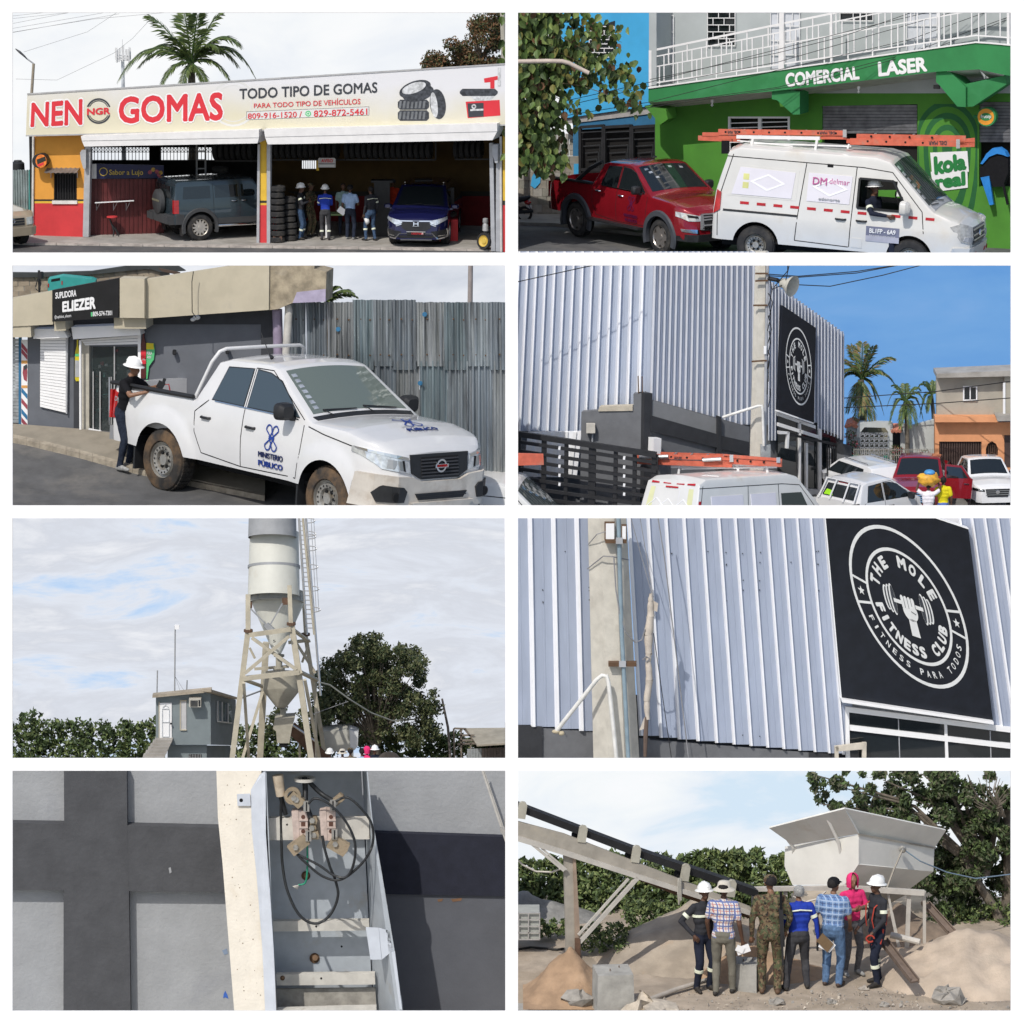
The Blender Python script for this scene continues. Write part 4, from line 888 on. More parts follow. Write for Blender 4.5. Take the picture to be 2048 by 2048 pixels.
def crossover(root,pt=None):
 pt=pt or mat('deep_blue_paint',(.011,.013,.07),.2,.3,.05,coat=1.0)
 c=Car(root,x0=-2.25,x1=2.3,hw=.93,top=[(-2.25,1.05),(-2.2,1.25),(-1.9,1.6),(-1.6,1.66),(.3,1.68),(.42,1.65),(1.22,1.12),(1.3,1.08),(2.05,.96),(2.24,.86),(2.3,.8)],belt=1.05,tum=.34,sill=.28,axle=(-1.33,1.33),rw=.36,ra=.42,nl=.55,ns=.3,fb=.25,crown=[(-9,.04),(1.3,.03),(1.6,.07),(9,.05)],rake=.2)
 c.body(pt);c.part('windscreen',M_glass,[(.46,-.6),(1.19,-.74),(1.19,.74),(.46,.6)],c.topf,.005,.012,8)
 c.sides('side_window',M_glass,[(-1.5,1.14),(-1.4,1.54),(.38,1.58),(1.0,1.14)],.005,.01)
 fr=c.front;P=lambda nm,m,q,off=.008,th=.03,n=8,both=True:[c.part(nm,m,[(g*y,z)for y,z in q],fr,off,th,n)for g in((1,-1)if both else(1,))]
 P('headlight',M_lamp,[(.42,.76),(.44,.83),(.9,.92),(.91,.84),(.6,.70)],.012);P('grille',M_black,[(-.5,.78),(.5,.78),(.42,.60),(.3,.53),(-.3,.53),(-.42,.60)],.01,both=False);P('grille_bar',M_chrome,[(.1,.80),(.1,.835),(.48,.84),(.48,.805)],.022,n=3);P('grille_bar',M_chrome,[(.43,.72),(.46,.74),(.62,.68),(.6,.655)],.022,n=3)
 P('lower_intake',M_black,[(-.62,.38),(.62,.38),(.5,.30),(-.5,.30)],.012,both=False);P('fog_surround',M_black,[(.45,.50),(.9,.56),(.9,.34),(.7,.29),(.5,.42)],.012)
 for q in([(.88,.57),(.92,.57),(.92,.3),(.88,.3)],[(.62,.26),(.9,.30),(.9,.325),(.62,.285)],[(.5,.42),(.52,.44),(.66,.29),(.63,.275)],[(.66,.36),(.84,.37),(.84,.385),(.66,.375)]):P('chrome_trim',M_chrome,q,.02,.012,3)
 P('chrome_trim',M_chrome,[(-.52,.425),(.52,.425),(.52,.445),(-.52,.445)],.02,.012,4,False);P('skid_bar',M_chrome,[(-.48,.225),(.48,.225),(.48,.265),(-.48,.265)],.03,.03,6,False)
 P('number_plate',M_black,[(-.28,.38),(.28,.38),(.28,.49),(-.28,.49)],.03,.02,2,False);P('plate_rim',M_plate,[(-.29,.487),(.29,.487),(.29,.5),(-.29,.5)],.034,.02,2,False);c.text('plate_lettering',M_lr,'CRISTIAN',fr,[(-.14,.47),(.22,.47),(.22,.41),(-.14,.41)],.034,.02);b=MB();b.lathe([(.001,.005),(.03,.004),(.032,0)],12,MX.Translation(fr(.2,.44,.032))@MX.Rotation(R(90),4,'Y'));b.build('plate_badge',M_plate,root,local=True)
 b=MB()
 for y0,y1,z0,z1 in((-.08,-.05,.68,.80),(.05,.08,.68,.80),(-.05,.05,.725,.75)):c.patch(b,[(y0,z0),(y1,z0),(y1,z1),(y0,z1)],fr,.03,.02,1)
 c.patch(b,[(-.1,.655),(.1,.655),(.1,.665),(-.1,.665)],fr,.028,.02,1);c.patch(b,[(-.1,.82),(.1,.82),(.1,.83),(-.1,.83)],fr,.028,.02,1);b.build('emblem',M_chrome,root,local=True)
 for sg in(1,-1):b=MB();b.tube([(-1.5,sg*.62,1.72),(.2,sg*.6,1.74)],.02,6);b.build('roof_rail',M_chrome,root,local=True)
 for y in(.1,-.45):b=MB();b.tube([c.topf(1.2,y,.02),c.topf(1.15,y+.5,.025)],.008,5);b.build('wiper',M_black,root,local=True)
 c.mirror(.95,1.08,pt,.24,.15);c.wheels(style='spoke',nsp=5)
YW=R(-96);crossover(thing('blue_crossover','deep blue crossover parked nose out in the second bay','car',anchor(P1,1576,934,YW,1.13,1.9,0)+V((0,0,.05)),YW,1.13))
def beige(root):
 pt=mat('beige_paint',(.42,.35,.25),.3,.3,.05,coat=.8)
 c=Car(root,x0=-2.4,x1=2.4,hw=.95,top=[(-2.4,1.2),(-2.3,1.8),(.2,1.85),(.9,1.25),(2.15,1.13),(2.36,1.0),(2.4,.95)],belt=1.2,tum=.2,sill=.45,axle=(-1.4,1.5),rw=.39,ra=.46,nl=.5,ns=.22,fb=.4)
 c.body(pt);f_=c.front
 for i in range(3):c.part('grille_slot',M_black,[(-.42,.98-i*.085),(.42,.98-i*.085),(.42,.92-i*.085),(-.42,.92-i*.085)],f_,.012,.03,4)
 for g in(1,-1):c.part('headlight',M_lamp,[(g*.5,.98),(g*.9,1.0),(g*.9,.78),(g*.5,.75)],f_,.014,.03,6)
 c.part('front_bumper',pt,[(-.93,.68),(.93,.68),(.93,.42),(-.93,.42)],f_,.09,.1,12);b=MB();b.lathe([(.05,0),(.07,.015),(.05,.02)],14,MX.Translation(f_(0,.9,.02))@MX.Rotation(R(90),4,'Y'));b.build('emblem',M_chrome,root,local=True)
 c.part('windscreen',M_glass,[(.26,-.65),(.86,-.75),(.86,.75),(.26,.65)],c.topf,.006);c.wheels(style='spoke',nsp=6)
YW=R(-52);beige(thing('beige_suv','front corner of a beige off-road vehicle entering past the red plinth','car',anchor(P1,124,928,YW,1.08,2.1,.9),YW,1.08))
# ---- people at the shop
G1='people standing in the second bay'
def man1(u,v,lb,yaw,**k):p=P1.g(u,v,.05);return person(lb,p,R(yaw),vox=.02,group=G1,s=1.07,**k)
fold=(((.08,-.12,-.24),(-.10,-.27,-.16)),((-.08,-.12,-.24),(.10,-.27,-.18)))
man1(1135,904,'man in white hard hat and dark blue workwear with arms folded beside the tyre stack',80,top=M_grey_coat,bot=M_jean,hat='hard',h=1.78,arms=fold,bands=(('leg',0,.4),('leg',1,.4),('arm',0,.4),('arm',1,.4)))
man1(1172,892,'soldier in brown camouflage and cap standing behind the man with folded arms',60,top=M_camo,bot=M_camo,hat='cap',extra=M_camo,h=1.74,arms=fold)
man1(1228,906,'man in royal blue jacket and white hard hat seen from behind',182,top=M_royal,bot=M_greyp,hat='hard',h=1.76,arms=(((.03,-.1,-.26),(-.08,-.28,-.3)),((-.03,-.1,-.26),(.08,-.28,-.3))),bands=(('yoke',1.36),('leg',0,.5),('leg',1,.5),('arm',0,.7)))
t3,wr,_=man1(1322,903,'man in light blue shirt and jeans seen from behind holding papers',165,top=M_ltblue,bot=M_dkjean,hat='cap',short=True,bulk=1.08,h=1.76,shoe=M_shoe_w,arms=(((.06,.03,-.28),(.07,-.06,-.52)),((-.08,-.05,-.27),(.02,-.28,-.3))))
b=MB();c=P1.g(1290,903,.05)+V((0,0,1.0));b.box(c,.28,.02,.22,MX.Rotation(R(35),3,'Y'));b.build('paper_sheet',M_lw,label='white papers held by the man in the light blue shirt',cat='papers')
man1(1296,889,'man in pale teal shirt half hidden behind the man in light blue',10,top=cloth('teal_shirt',(.3,.42,.4)),bot=M_dkjean,short=True,h=1.7)
t3,wr,_=man1(1400,908,'man in dark grey coverall holding a white hat at his side',215,top=M_grey_coat,bot=M_jean,h=1.76,feet=((.16,-.05),(-.1,.08)),bands=(('yoke',1.36),('leg',0,.3),('leg',1,.3),('arm',1,.6)))
b=MB();c=P1.g(1381,908,.05)+V((0,-.1,.68));b.lathe([(.001,.13),(.06,.12),(.11,.06),(.12,0),(.16,-.02)],16,MX.Translation(c)@MX.Rotation(R(70),4,'Y'));b.build('carried_hard_hat',M_hat,label='white hard hat held low by the man in dark grey',cat='hard hat',smooth=50)
man1(1482,884,'man in red shirt and pale cap standing behind the blue vehicle',20,top=M_orange,bot=M_dkjean,hat='cap',extra=M_greyp,h=1.8,short=True)
# ---- left side yard, lamp, mast, cables
PF=P1.front(6.2)
t2=thing('tin_fence','weathered corrugated tin fence beside the orange wall','fence',PF.hit(60,850))
for i in range(11):u=20+i*9.6;b=MB();q=[(0,0),(3,0),(4.8,0),(7,0),(9.4,0)];a=[PF.hit(u+x,641+rnd.uniform(-2,2),o)for x,o in((0,0),(2.5,.05),(5,.05),(7.4,0),(9.5,0))];lo=[V((p.x,p.y,P1.z))for p in a];b.add(a+lo,[[k,k+1,k+6,k+5]for k in range(4)]);b.build('sheet',mat('pale_tin',(.32,.38,.38),.6,.3,.25,2,dirt=(.22,.2,.18),ds=3),t2)
b=MB();b.prism([PF.hit(108,640,.08),PF.hit(118,640,.08),PF.hit(118,860,.08),PF.hit(108,860,.08)],[PF.hit(108,640,.02),PF.hit(118,640,.02),PF.hit(118,860,.02),PF.hit(108,860,.02)]);b.build('post',mat('teal_post',(.08,.3,.28),.7),t2)
c=P1.at(68,640,7.5);b=MB();b.lathe([(.001,.3),(.12,.29),(.13,.25),(.16,.24),(.2,.2),(.21,0),(.21,-.4),(.2,-2.2)],18,MX.Translation(c)@MX.Scale(1.15,4));b.build('water_tank',M_black,label='black plastic water tank standing behind the tin fence',cat='water tank',smooth=40)
PZ=P1.front(8.8);t2=thing('street_lamp','street lamp with an angled dark head behind the sign','street lamp',P1.gu(122,8.8));b=MB();p=PZ.hit(127,240);b.tube([V((p.x-.03,p.y,P1.z)),PZ.hit(119,360),p],[.07,.055,.05],8);b.build('pole',mat('rusty_pole',(.3,.26,.2),.7),t2);b=MB();b.tube([p,PZ.hit(102,222),PZ.hit(96,216)],.03,6);b.build('arm',M_grey_m,t2);b=MB();b.tube([PZ.hit(104,224),PZ.hit(92,212),PZ.hit(74,196),PZ.hit(58,184)],[.03,.07,.09,.03],8,sq=.5);b.build('lamp_head',mat('dark_grey_lamp',(.08,.08,.085),.5),t2)
PZ=P1.front(10.4);t2=thing('antenna_mast','white telephone mast with a ring of antenna panels','mast',P1.gu(463,10.4));b=MB();p=PZ.hit(463,228);b.tube([V((p.x,p.y,P1.z)),p],[.09,.06],10);b.build('pole',mat('mast_white',(.6,.64,.68),.5),t2)
b=MB()
for dv in(0,-12):b.lathe([(.26,-.015),(.27,0),(.26,.015)],16,MX.Translation(PZ.hit(464,224+dv)))
b.build('platform',M_grey_m,t2)
for i in range(12):
 a=2*math.pi*i/12;c=PZ.hit(464,202+(i%3)*4)+V((.26*math.cos(a),.26*math.sin(a),0));b=MB();b.box(c,.05,.05,.42+.1*(i%2));b.build('antenna_panel',mat('antenna_white',(.66,.67,.68),.5),t2)
b=MB();b.tube([PZ.hit(462,220),PZ.hit(462,148)],.006,5);b.build('spike',M_grey_m,t2)
palm(P1,'coconut_palm','tall coconut palm rising behind the white sign',722,240,9.6,[(-272,58,90,-.4),(-160,-178,20,.4),(-30,-188,20,.6),(30,-192,10,-.5),(108,-188,20,.3),(188,-72,60,-.4),(238,52,90,.2),(-112,78,40,-.8),(-30,76,20,-1),(62,74,20,-.9),(150,70,50,-.3),(-165,-30,50,.8),(110,-60,40,-.8),(-80,-110,20,-.6),(170,20,60,.9),(-200,15,50,.5)],700,M_palm,s=1.5,tw=.16,seed=3)
rg=np.random.default_rng(5);t2=thing('brown_tree','browning bushy tree rising behind the sign at its far end','tree',P1.gu(1800,9.6));b=MB();p=P1.at(1815,230,9.6);b.tube([V((p.x,p.y,P1.z)),p,P1.at(1790,130,9.6)],[.2,.14,.05],8)
cen=[];rad=[]
for i in range(46):
 u=rg.uniform(1640,1940);top=max(30,235-(u-1630)*1.35);v=rg.uniform(top,290);cen.append(P1.at(u,v,9.6+rg.uniform(-1,1)));rad.append(rg.uniform(.3,.55));
 if i%3==0:b.tube([P1.at(1812,240,9.6),P1.at((u+1812)/2,(v+230)/2,9.6),cen[-1]],[.05,.03,.012],5)
b.build('trunk',M_trunk,t2);b=MB();leaves(b,cen,rad,15000,.12,rg,4);b.build('crown',[M_leafs[0],mat('leaf_brown',(.13,.075,.03),.7,var=.3),mat('leaf_olive',(.085,.085,.03),.6,var=.3),mat('leaf_rust',(.17,.085,.04),.7,var=.3)],t2)
b=MB();b.tube([P1.at(1902,240,7.5)-V((0,0,3.2)),P1.at(1902,240,7.5),P1.at(1896,40,7.5)],[.11,.1,.09],10);b.build('utility_pole',mat('pole_concrete',(.42,.4,.34),.9,var=.1),label='pale concrete utility pole at the far end of the shop roof',cat='pole')
for i,pts in enumerate(([(30,62,8,),(330,30,8)],[(30,72,8),(420,30,8)],[(30,92,8),(300,40,8),(360,28,8)],[(30,110,8),(380,50,8),(470,28,8)],[(30,126,8),(450,52,8)],[(90,196,8),(330,120,8),(470,28,8)],[(60,298,8.6),(215,302,8.6),(430,200,8.6),(500,145,8.6),(570,70,8.6)],[(30,124,8.2),(350,72,8.2),(660,44,8.2)])):
 cable(P1,'overhead_cable',['thin overhead cable highest at the upper edge of the tyre shop sky','second thin overhead cable in the tyre shop sky','thin overhead cable crossing just below two others','thin overhead cable rising steeply in the tyre shop sky','thin overhead cable, fifth of the bundle','single overhead cable sloping up above the street lamp','sagging overhead cable running behind the antenna mast','long overhead cable reaching the top of the palm'][i],pts,.006,M_cable_g,'overhead cables above the tyre shop')
 # ================================================================ stand 2: green shop, red pickup and white van
def pickup(root,pt,dk=M_black,w='spoke',tyre=None,flare=None,door_open=False,bump=None,grille=None,rimm=None,steer=0,lift=0):
 c=Car(root,x0=-2.62,x1=2.62,hw=.93,top=[(-2.62,1.2),(-.98,1.24),(-.95,1.28),(-.72,1.74),(-.55,1.79),(.2,1.83),(.38,1.80),(1.18,1.27+lift*.4),(1.25,1.235+lift*.5),(1.9,1.19+lift),(2.4,1.1+lift),(2.56,1.02+lift),(2.62,.95+lift)],belt=1.22,tum=.32,sill=.5,axle=(-1.55,1.6),rw=.39,ra=.475,tw=.26,nl=.55,ns=.3,fb=.42,rb=.5,bed=(-2.54,-1.03,.75),crown=[(-.9,.04),(.2,.05),(1.15,.05),(1.3,.05),(1.8,.07),(2.62,.05)],rake=.12,flare=0 if flare else.05)
 c.bo=c.body(pt)
 c.ws=c.part('windscreen',M_glass,[(.43,-.64),(1.12,-.76),(1.12,.76),(.43,.64)],c.topf,.005,.012,10)
 for q in([(-.66,1.29),(-.52,1.70),(-.06,1.74),(-.06,1.29)],[(.02,1.29),(.02,1.74),(.28,1.73),(.5,1.66),(1.0,1.3)]):
  k=[(x+(.012 if x>q[0][0]+.3 else-.012),z+(.012 if z>1.5 else-.012))for x,z in q];c.sides('window_seal',M_black,k,.004,.01);c.sides('side_window',M_glass,q,.008,.01)
 c.gaps([[(-.72,1.27),(-.95,1.1),(-.92,.85),(-.78,.6),(-.02,.54),(-.02,1.27)],[(-.02,.54),(1.06,.56),(1.1,.9),(1.12,1.22)],[(-.02,1.27),(-.02,1.76),(.3,1.77),(1.1,1.28)]])
 b=MB();b.mm((-2.64,-.7,1.0),(-2.625,.7,1.02));b.mm((-2.635,-.12,.98),(-2.6,.12,1.1));b.build('tailgate_handle',M_black,root,local=True)
 for g in(1,-1):
  b=MB();c.patch(b,[(-2.61,.78),(-2.48,.8),(-2.46,1.12),(-2.61,1.14)],lambda x,z,o:c.side(x,z,g,o),.015,.03,3);b.mm((-2.64,g*.91-.13*(g>0),.78),(-2.6,g*.91+.13*(g<0),1.14));b.build('tail_lamp',M_red,root,local=True)
  b=MB();b.tube([(-2.6,g*.92,1.235),(-1.0,g*.9,1.27)],.03,6);b.build('bed_rail_cap',M_black,root,local=True)
 b=MB();b.mm((-2.75,-.8,.48),(-2.6,.8,.66));b.build('rear_bumper',M_chrome,root,local=True)
 if flare:c.flares(flare,.12,.045,-.35)
 c.wheels(style=w,m=tyre,rim=rimm,steer=steer)
 for g in(1,-1):
  for x in(-2.1,1.06):b=MB();b.mm((x,g*.78-.14,.2),(x+.03,g*.78+.14,.62));b.build('mud_flap',M_black,root,local=True)
 return c
def emblem8(c,name,m,fn,cx,cz,r,off=.009,wdt=.035):
 """four looped bands woven into a knot, as on the doors"""
 b=MB()
 for k in range(2):
  for sg in(1,-1):
   P=[]
   for i in range(21):
    t=math.pi*(i/20)*1.0;x,z=sg*(.34*r+.28*r*math.sin(t)*(1 if k==0 else 1)),r*(.62+.3*math.sin(t))*(1 if k==0 else-1)
    a=math.pi*(1-i/20);P.append((cx+sg*.36*r+.3*r*math.cos(a),cz+(1 if k==0 else-1)*(.55*r+.36*r*math.sin(a))))
   P=[(P[0][0]*.35+cx*.65+(.30*r if P[0][0]<cx else-.30*r)*1.0,cz-(.1*r if k==0 else-.1*r))]+P+[(P[-1][0]*.35+cx*.65+(.30*r if P[-1][0]<cx else-.30*r),cz-(.1*r if k==0 else-.1*r))]
   P=[p for p in P]
   for(x0,z0),(x1,z1)in zip(P[:-1],P[1:]):
    d=V((x1-x0,z1-z0));n=V((-d.y,d.x)).normalized()*wdt*r*3.2/2;o=off+.0006*(k*2+(sg>0))
    b.quad(*[fn(x,z,o)for x,z in((x0+n.x,z0+n.y),(x1+n.x,z1+n.y),(x1-n.x,z1-n.y),(x0-n.x,z0-n.y))])
 return b.build(name,m,c.t,local=True)
skywall(P2,skymat('hazy_sky',[(0,(.9,.92,.95)),(1,(1,1,1))],(1,1,1),.2),Y=12.3,u0=-24)
W2=P2.face(P2.gu(1890,.9),P2.gu(560,6.0));B2=Plane(P2,W2.p+W2.n*1.5,W2.n);n2=W2.n
floor(P2,'street',[(-24,1024),(1960,1024),(1960,905),(500,880),(160,842),(-24,838)],M_asph)
floor(P2,'pavement',[(-24,837.5),(160,841.5),(500,879.5),(1960,904.5),(1960,760),(-24,760)],mat('pavement_concrete',(.3,.28,.25),.9,var=.15,scale=1.5,bump=.3,dirt=(.2,.19,.16)),h=.12)
M_gr=mat('bright_green_paint',(.075,.25,.03),.8,var=.08,scale=1,bump=.12,dirt=(.06,.19,.035),ds=.6);M_gf=mat('deep_green_paint',(.03,.21,.065),.75,var=.1,scale=1,bump=.15,dirt=(.05,.26,.10),ds=.7)
M_gw=mat('grey_house_paint',(.42,.45,.45),.8,var=.06,scale=1,bump=.1);M_wm=mat('white_ironwork',(.78,.77,.76),.5,var=.05);M_bl=mat('sky_blue_paint',(.06,.38,.68),.8,var=.06,scale=1,bump=.12,dirt=(.05,.33,.6));M_bd=mat('deep_blue_paint_wall',(.03,.14,.27),.8,var=.08)
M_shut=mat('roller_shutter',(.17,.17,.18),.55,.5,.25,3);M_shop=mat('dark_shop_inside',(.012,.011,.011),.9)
t=thing('green_shop','green corner shop with a grey upper floor behind a white balcony railing','shop',P2.gu(1200,3))
low=lambda u,v:(u,v)
PT(t,'lower_wall',M_gr,W2,[rc(540,330,815,1000),rc(815,300,1048,440),rc(1048,280,1170,1000),rc(815,665,1048,1000),[(1170,280),(1530,250),(1530,393),(1170,400)],rc(1170,720,1530,1000),rc(1530,250,1762,1000),[(1762,250),(1960,250),(1960,384),(1762,384)],rc(1762,705,1960,1000)],0,.25)
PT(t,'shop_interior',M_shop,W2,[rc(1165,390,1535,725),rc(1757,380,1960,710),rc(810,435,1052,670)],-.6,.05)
for u0,u1,v0,v1,n in((1172,1528,396,505,9),(1764,1960,386,538,12)):
 for i in range(n):a=v0+(v1-v0)*i/n;q=(v1-v0)/n;PT(t,'shutter_slat',M_shut,W2,[rc(u0,a,u1,a+q*.86)],-.06-.015*(i%2),.03)
PT(t,'upper_wall',M_gw,W2,[rc(530,-20,1960,352)],.02,.2)
PT(t,'end_wall',M_gw,W2,[rc(517,-20,545,335)],1.5,1.45)
fas=[(515,333),(900,279),(1300,223),(1750,160),(1800,163),(1960,178),(1960,300),(1850,281),(1760,262),(1600,271),(1200,320),(980,345),(515,387)]
PT(t,'balcony_slab',M_gf,B2,[fas],0,.3);BARS(t,'slab_edge',M_wm,B2,[(515,332,1750,159),(1750,159,1800,162),(1800,162,1960,177)],.05,.02)
b=MB()
for q0,q1 in(((515,387),(980,345)),((1060,335),(1600,271)),((1640,268),(1760,262)),((1760,262),(1850,281))):
 d=22 if q0[0]<1600 else 32;b.prism([B2.hit(*q0,-.01),B2.hit(*q1,-.01),W2.hit(q1[0]+20,q1[1]+d,.03),W2.hit(q0[0]+40,q0[1]+d,.03)],[x+V((0,0,.05))for x in(B2.hit(*q0,-.01),B2.hit(*q1,-.01),W2.hit(q1[0]+20,q1[1]+d,.03),W2.hit(q0[0]+40,q0[1]+d,.03))])
b.build('soffit',mat('soffit_white',(.6,.58,.56),.8),t)
for q,e in(([(980,344),(1040,340),(1086,345),(1086,432),(1060,432),(1000,378),(980,374)],1),([(1600,272),(1650,268),(1712,330),(1712,404),(1680,402),(1610,318),(1600,310)],1),([(1700,320),(1862,284),(1866,318),(1740,402),(1700,404)],1),([(500,400),(580,412),(588,450),(560,470)],0)):PT(t,'bracket',M_gf if e else M_gr,B2,[q],-.12 if q[0][0]!=1700 else-.3,.9)
for u,v in((755,388),(1308,338)):p=B2.hit(u,v,-.4);b=MB();b.lathe([(.001,.0),(.05,-.01),(.06,-.07),(.03,-.12),(.02,-.16),(.06,-.2),(.001,-.26)],12,MX.Translation(p+V((0,0,.12))));b.build('lamp_holder',M_wm,t,smooth=50)
b=MB();b.box(B2.hit(1603,328,-.5),.22,.2,.12);b.build('floodlight',M_black,t)
# balcony railing: rails and balusters between the posts
ft=lambda u:333-(u-515)*.1401 if u<1750 else 160+(u-1750)*.09
tr=lambda u:192-(u-522)*.2065
Z=lambda u,k:ft(u)+(tr(u)-ft(u))*k
t2=thing('balcony_railing','white ironwork balcony railing along the green slab','railing',B2.hit(1000,260,.1))
def seg(u0,u1,k):return[(u0,Z(u0,k),u1,Z(u1,k))]
for k,w_ in((1,.07),(.82,.045),(.55,.04),(.12,.045)):BARS(t2,'rail',M_wm,B2,[(522,Z(522,k),1750,Z(1750,k)),(1750,Z(1750,k),1960,Z(1750,k)+14)],w_,-.05)
u=540;i=0
while u<1950:
 k0,k1=((.12,.82),(0,.55),(.12,.82),(.55,1))[i%4];f_=Z if u<1750 else(lambda x,k:Z(1750,k)+(x-1750)*.08)
 BARS(t2,'baluster',M_wm,B2,[(u,f_(u,k0),u,max(-15,f_(u,k1)))],.042,-.05,label=None);i+=1;u+=17+(u-540)*.008
for u,v0,w_ in((523,190,.1),(1020,-15,.17),(1206,-15,.08),(1612,-15,.08),(1874,-15,.09)):BARS(t2,'post',M_wm,B2,[(u,ft(u),u,v0)],w_,-.04)
# doors and windows of the upper floor
def grille(par,pl,u0,v0,u1,v1,nx,ny,off=.1,w_=.026,m=None):
 L=[(u0,v0+(v1-v0)*j/ny,u1,v0+(v1-v0)*j/ny)for j in range(ny+1)];k=0
 for j in range(ny):
  for i in range(nx+1):
   if(i+j)%2==0 or i in(0,nx):x=u0+(u1-u0)*i/nx;L.append((x,v0+(v1-v0)*j/ny,x,v0+(v1-v0)*(j+1)/ny))
 return BARS(par,'window_grille',m or M_wm,pl,L,w_,off)
for u0,v0,u1,v1,g in((738,-10,842,172,(5,7)),(1238,-10,1362,78,(5,3))):
 w_=PT(t,'window',M_glass,W2,[rc(u0,v0,u1,v1)],.03,.02);grille(w_,W2,u0,v0,u1,v1,*g)
for q,g in(([(540,58),(610,72),(610,310),(540,320)],(3,4)),(rc(976,-10,1086,260),(4,5)),(rc(1490,-10,1604,200),(4,4))):
 d_=PT(t,'door',mat('white_door',(.6,.62,.66),.5,var=.06),W2,[q],.03,.04);grille(d_,W2,q[0][0],q[0][1],q[2][0],q[2][1],*g)
w_=PT(t,'window_frame',M_wm,W2,[rc(815,440,1048,447),rc(815,447,823,665),rc(928,447,940,560),rc(1040,447,1048,665),rc(823,660,1040,665)],.04,.1);BARS(w_,'louvre',M_wm,W2,[(823,447+18*i,1040,441+18*i)for i in range(1,6)],.03,.02)
b=MB()
for i in range(5):
 for j in range(4):W2.disc(b,846+i*44,570+j*34,20,.06,.02,16,r0=17)
BARS(w_,'bar',M_wm,W2,[(823+i*44,552,823+i*44,662)for i in range(6)],.03,.05);b.build('circle_grille',M_wm,w_)
let(B2,t,M_lw,[(1030,276),(1308,249),(1312,300),(1033,331)],'COMERCIAL',.01,.045);let(B2,t,M_lw,[(1380,233),(1563,213),(1568,270),(1383,290)],'LASER',.01,.045)
b=MB()
for i,r_ in enumerate((160,138,115,92,70,48,26)):W2.slab(b,[(max(1532,min(1756,1642+r_*math.cos(a)*.78)),max(392,min(998,540-r_*math.sin(a)*1.0 if math.sin(a)>0 else 540-r_*math.sin(a)*2.6)))for a in[2*math.pi*k/32 for k in range(32)]],.004+.003*i,.002,(i+1)%2)
b.build('mural',[M_gr,mat('mural_green',(.018,.12,.035),.7)],t)
for q,s_ in(([(1590,590),(1710,578),(1716,640),(1594,662)],'kola'),([(1592,662),(1710,645),(1712,700),(1600,716)],'real')):
 c_=[(q[0][0]-12,q[0][1]-14),(q[1][0]+8,q[1][1]-8),(q[2][0]+8,q[2][1]+8),(q[3][0]-8,q[3][1]+8)];PT(t,'lettering_backing',M_lw,W2,[c_],.04+.004*(s_=='real'),.01);let(W2,t,mat('mural_letter_green',(.02,.2,.05),.7),q,s_,.05,.06)
t2=thing('frutop_sign','round orange and green sign projecting beside the roller shutter','sign',W2.hit(1790,480,.5));b=MB();W2.disc(b,1790,441,36,.7,.25);b.bar(W2.hit(1742,440,.55),W2.hit(1760,440,.55),.1);b.build('sign_drum',M_gf,t2)
b=MB();W2.disc(b,1788,441,31,.705,.004,mi=0);W2.disc(b,1788,441,22,.71,.003,mi=1,ry=15);b.build('sign_face',[mat('print_amber',(.75,.3,.03),.5,var=.15),M_gf],t2);let(W2,t2,M_lw,[(1769,432),(1808,432),(1808,450),(1769,450)],'frutop',.715,.01)
t2=thing('baby_carrier','blue and black carrier seat hanging in the shop opening','carrier',W2.hit(1820,760,.3));M_bb=mat('bright_blue_plastic',(.03,.22,.6),.4)
b=MB();W2.slab(b,[(1763+4,618),(1790,580),(1812,560),(1838,557),(1860,572),(1870,592),(1850,584),(1830,580),(1800,592),(1775,620)],.42,.3);b.build('canopy',M_bb,t2,smooth=30);b=MB();W2.slab(b,[(1765,632),(1800,596),(1850,585),(1872,600),(1872,650),(1852,704),(1815,706),(1800,664),(1766,668)],.36,.3);b.build('seat',M_blackt,t2)
b=MB();W2.slab(b,[(1768,670),(1800,664),(1816,772),(1802,774)],.4,.12);b.build('strap',M_bb,t2);b=MB();W2.slab(b,[(1848,694),(1856,694),(1873,772),(1866,774)],.4,.08);b.build('strap',M_blackt,t2)
# blue house on the left with its black gate
WB=P2.face(P2.gu(560,7.2),P2.gu(180,9.6));t=thing('blue_house','bright blue house with a black ironwork gate below','house',P2.gu(350,8.4))
PT(t,'upper_wall',M_bl,WB,[[(186,-20),(530,-20),(520,400),(186,448)]],0,.3);PT(t,'soffit_band',mat('grey_band',(.36,.34,.33),.8),WB,[[(186,448),(520,400),(545,412),(560,425),(186,470)]],-.1,.2);PT(t,'lower_wall',M_bd,WB,[[(230,464),(575,424),(575,470),(250,490),(250,860),(230,860)]],-.15,.2)
w_=PT(t,'window',M_glass,WB,[[(284,112),(388,78),(386,205),(300,232)]],.02,.02);grille(w_,WB,292,100,386,215,5,7,.06,.03)
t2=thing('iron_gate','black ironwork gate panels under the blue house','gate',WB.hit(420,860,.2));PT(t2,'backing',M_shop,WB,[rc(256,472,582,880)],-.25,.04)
for u0,u1 in((258,345),(350,450),(456,545),(550,580)):
 BARS(t2,'gate_frame',M_iron,WB,[(u0,478,u0,860),(u1,470,u1,860),(u0,480,u1,474),(u0,640,u1,640)],.1,.05)
 for k in range(5):BARS(t2,'gate_bar',mat('dark_iron',(.035,.037,.04),.5),WB,[(u0+6*k,500+26*k,u1-6*k,495+26*k),(u1-6*k,495+26*k,u1-6*k,640)],.035,.06)
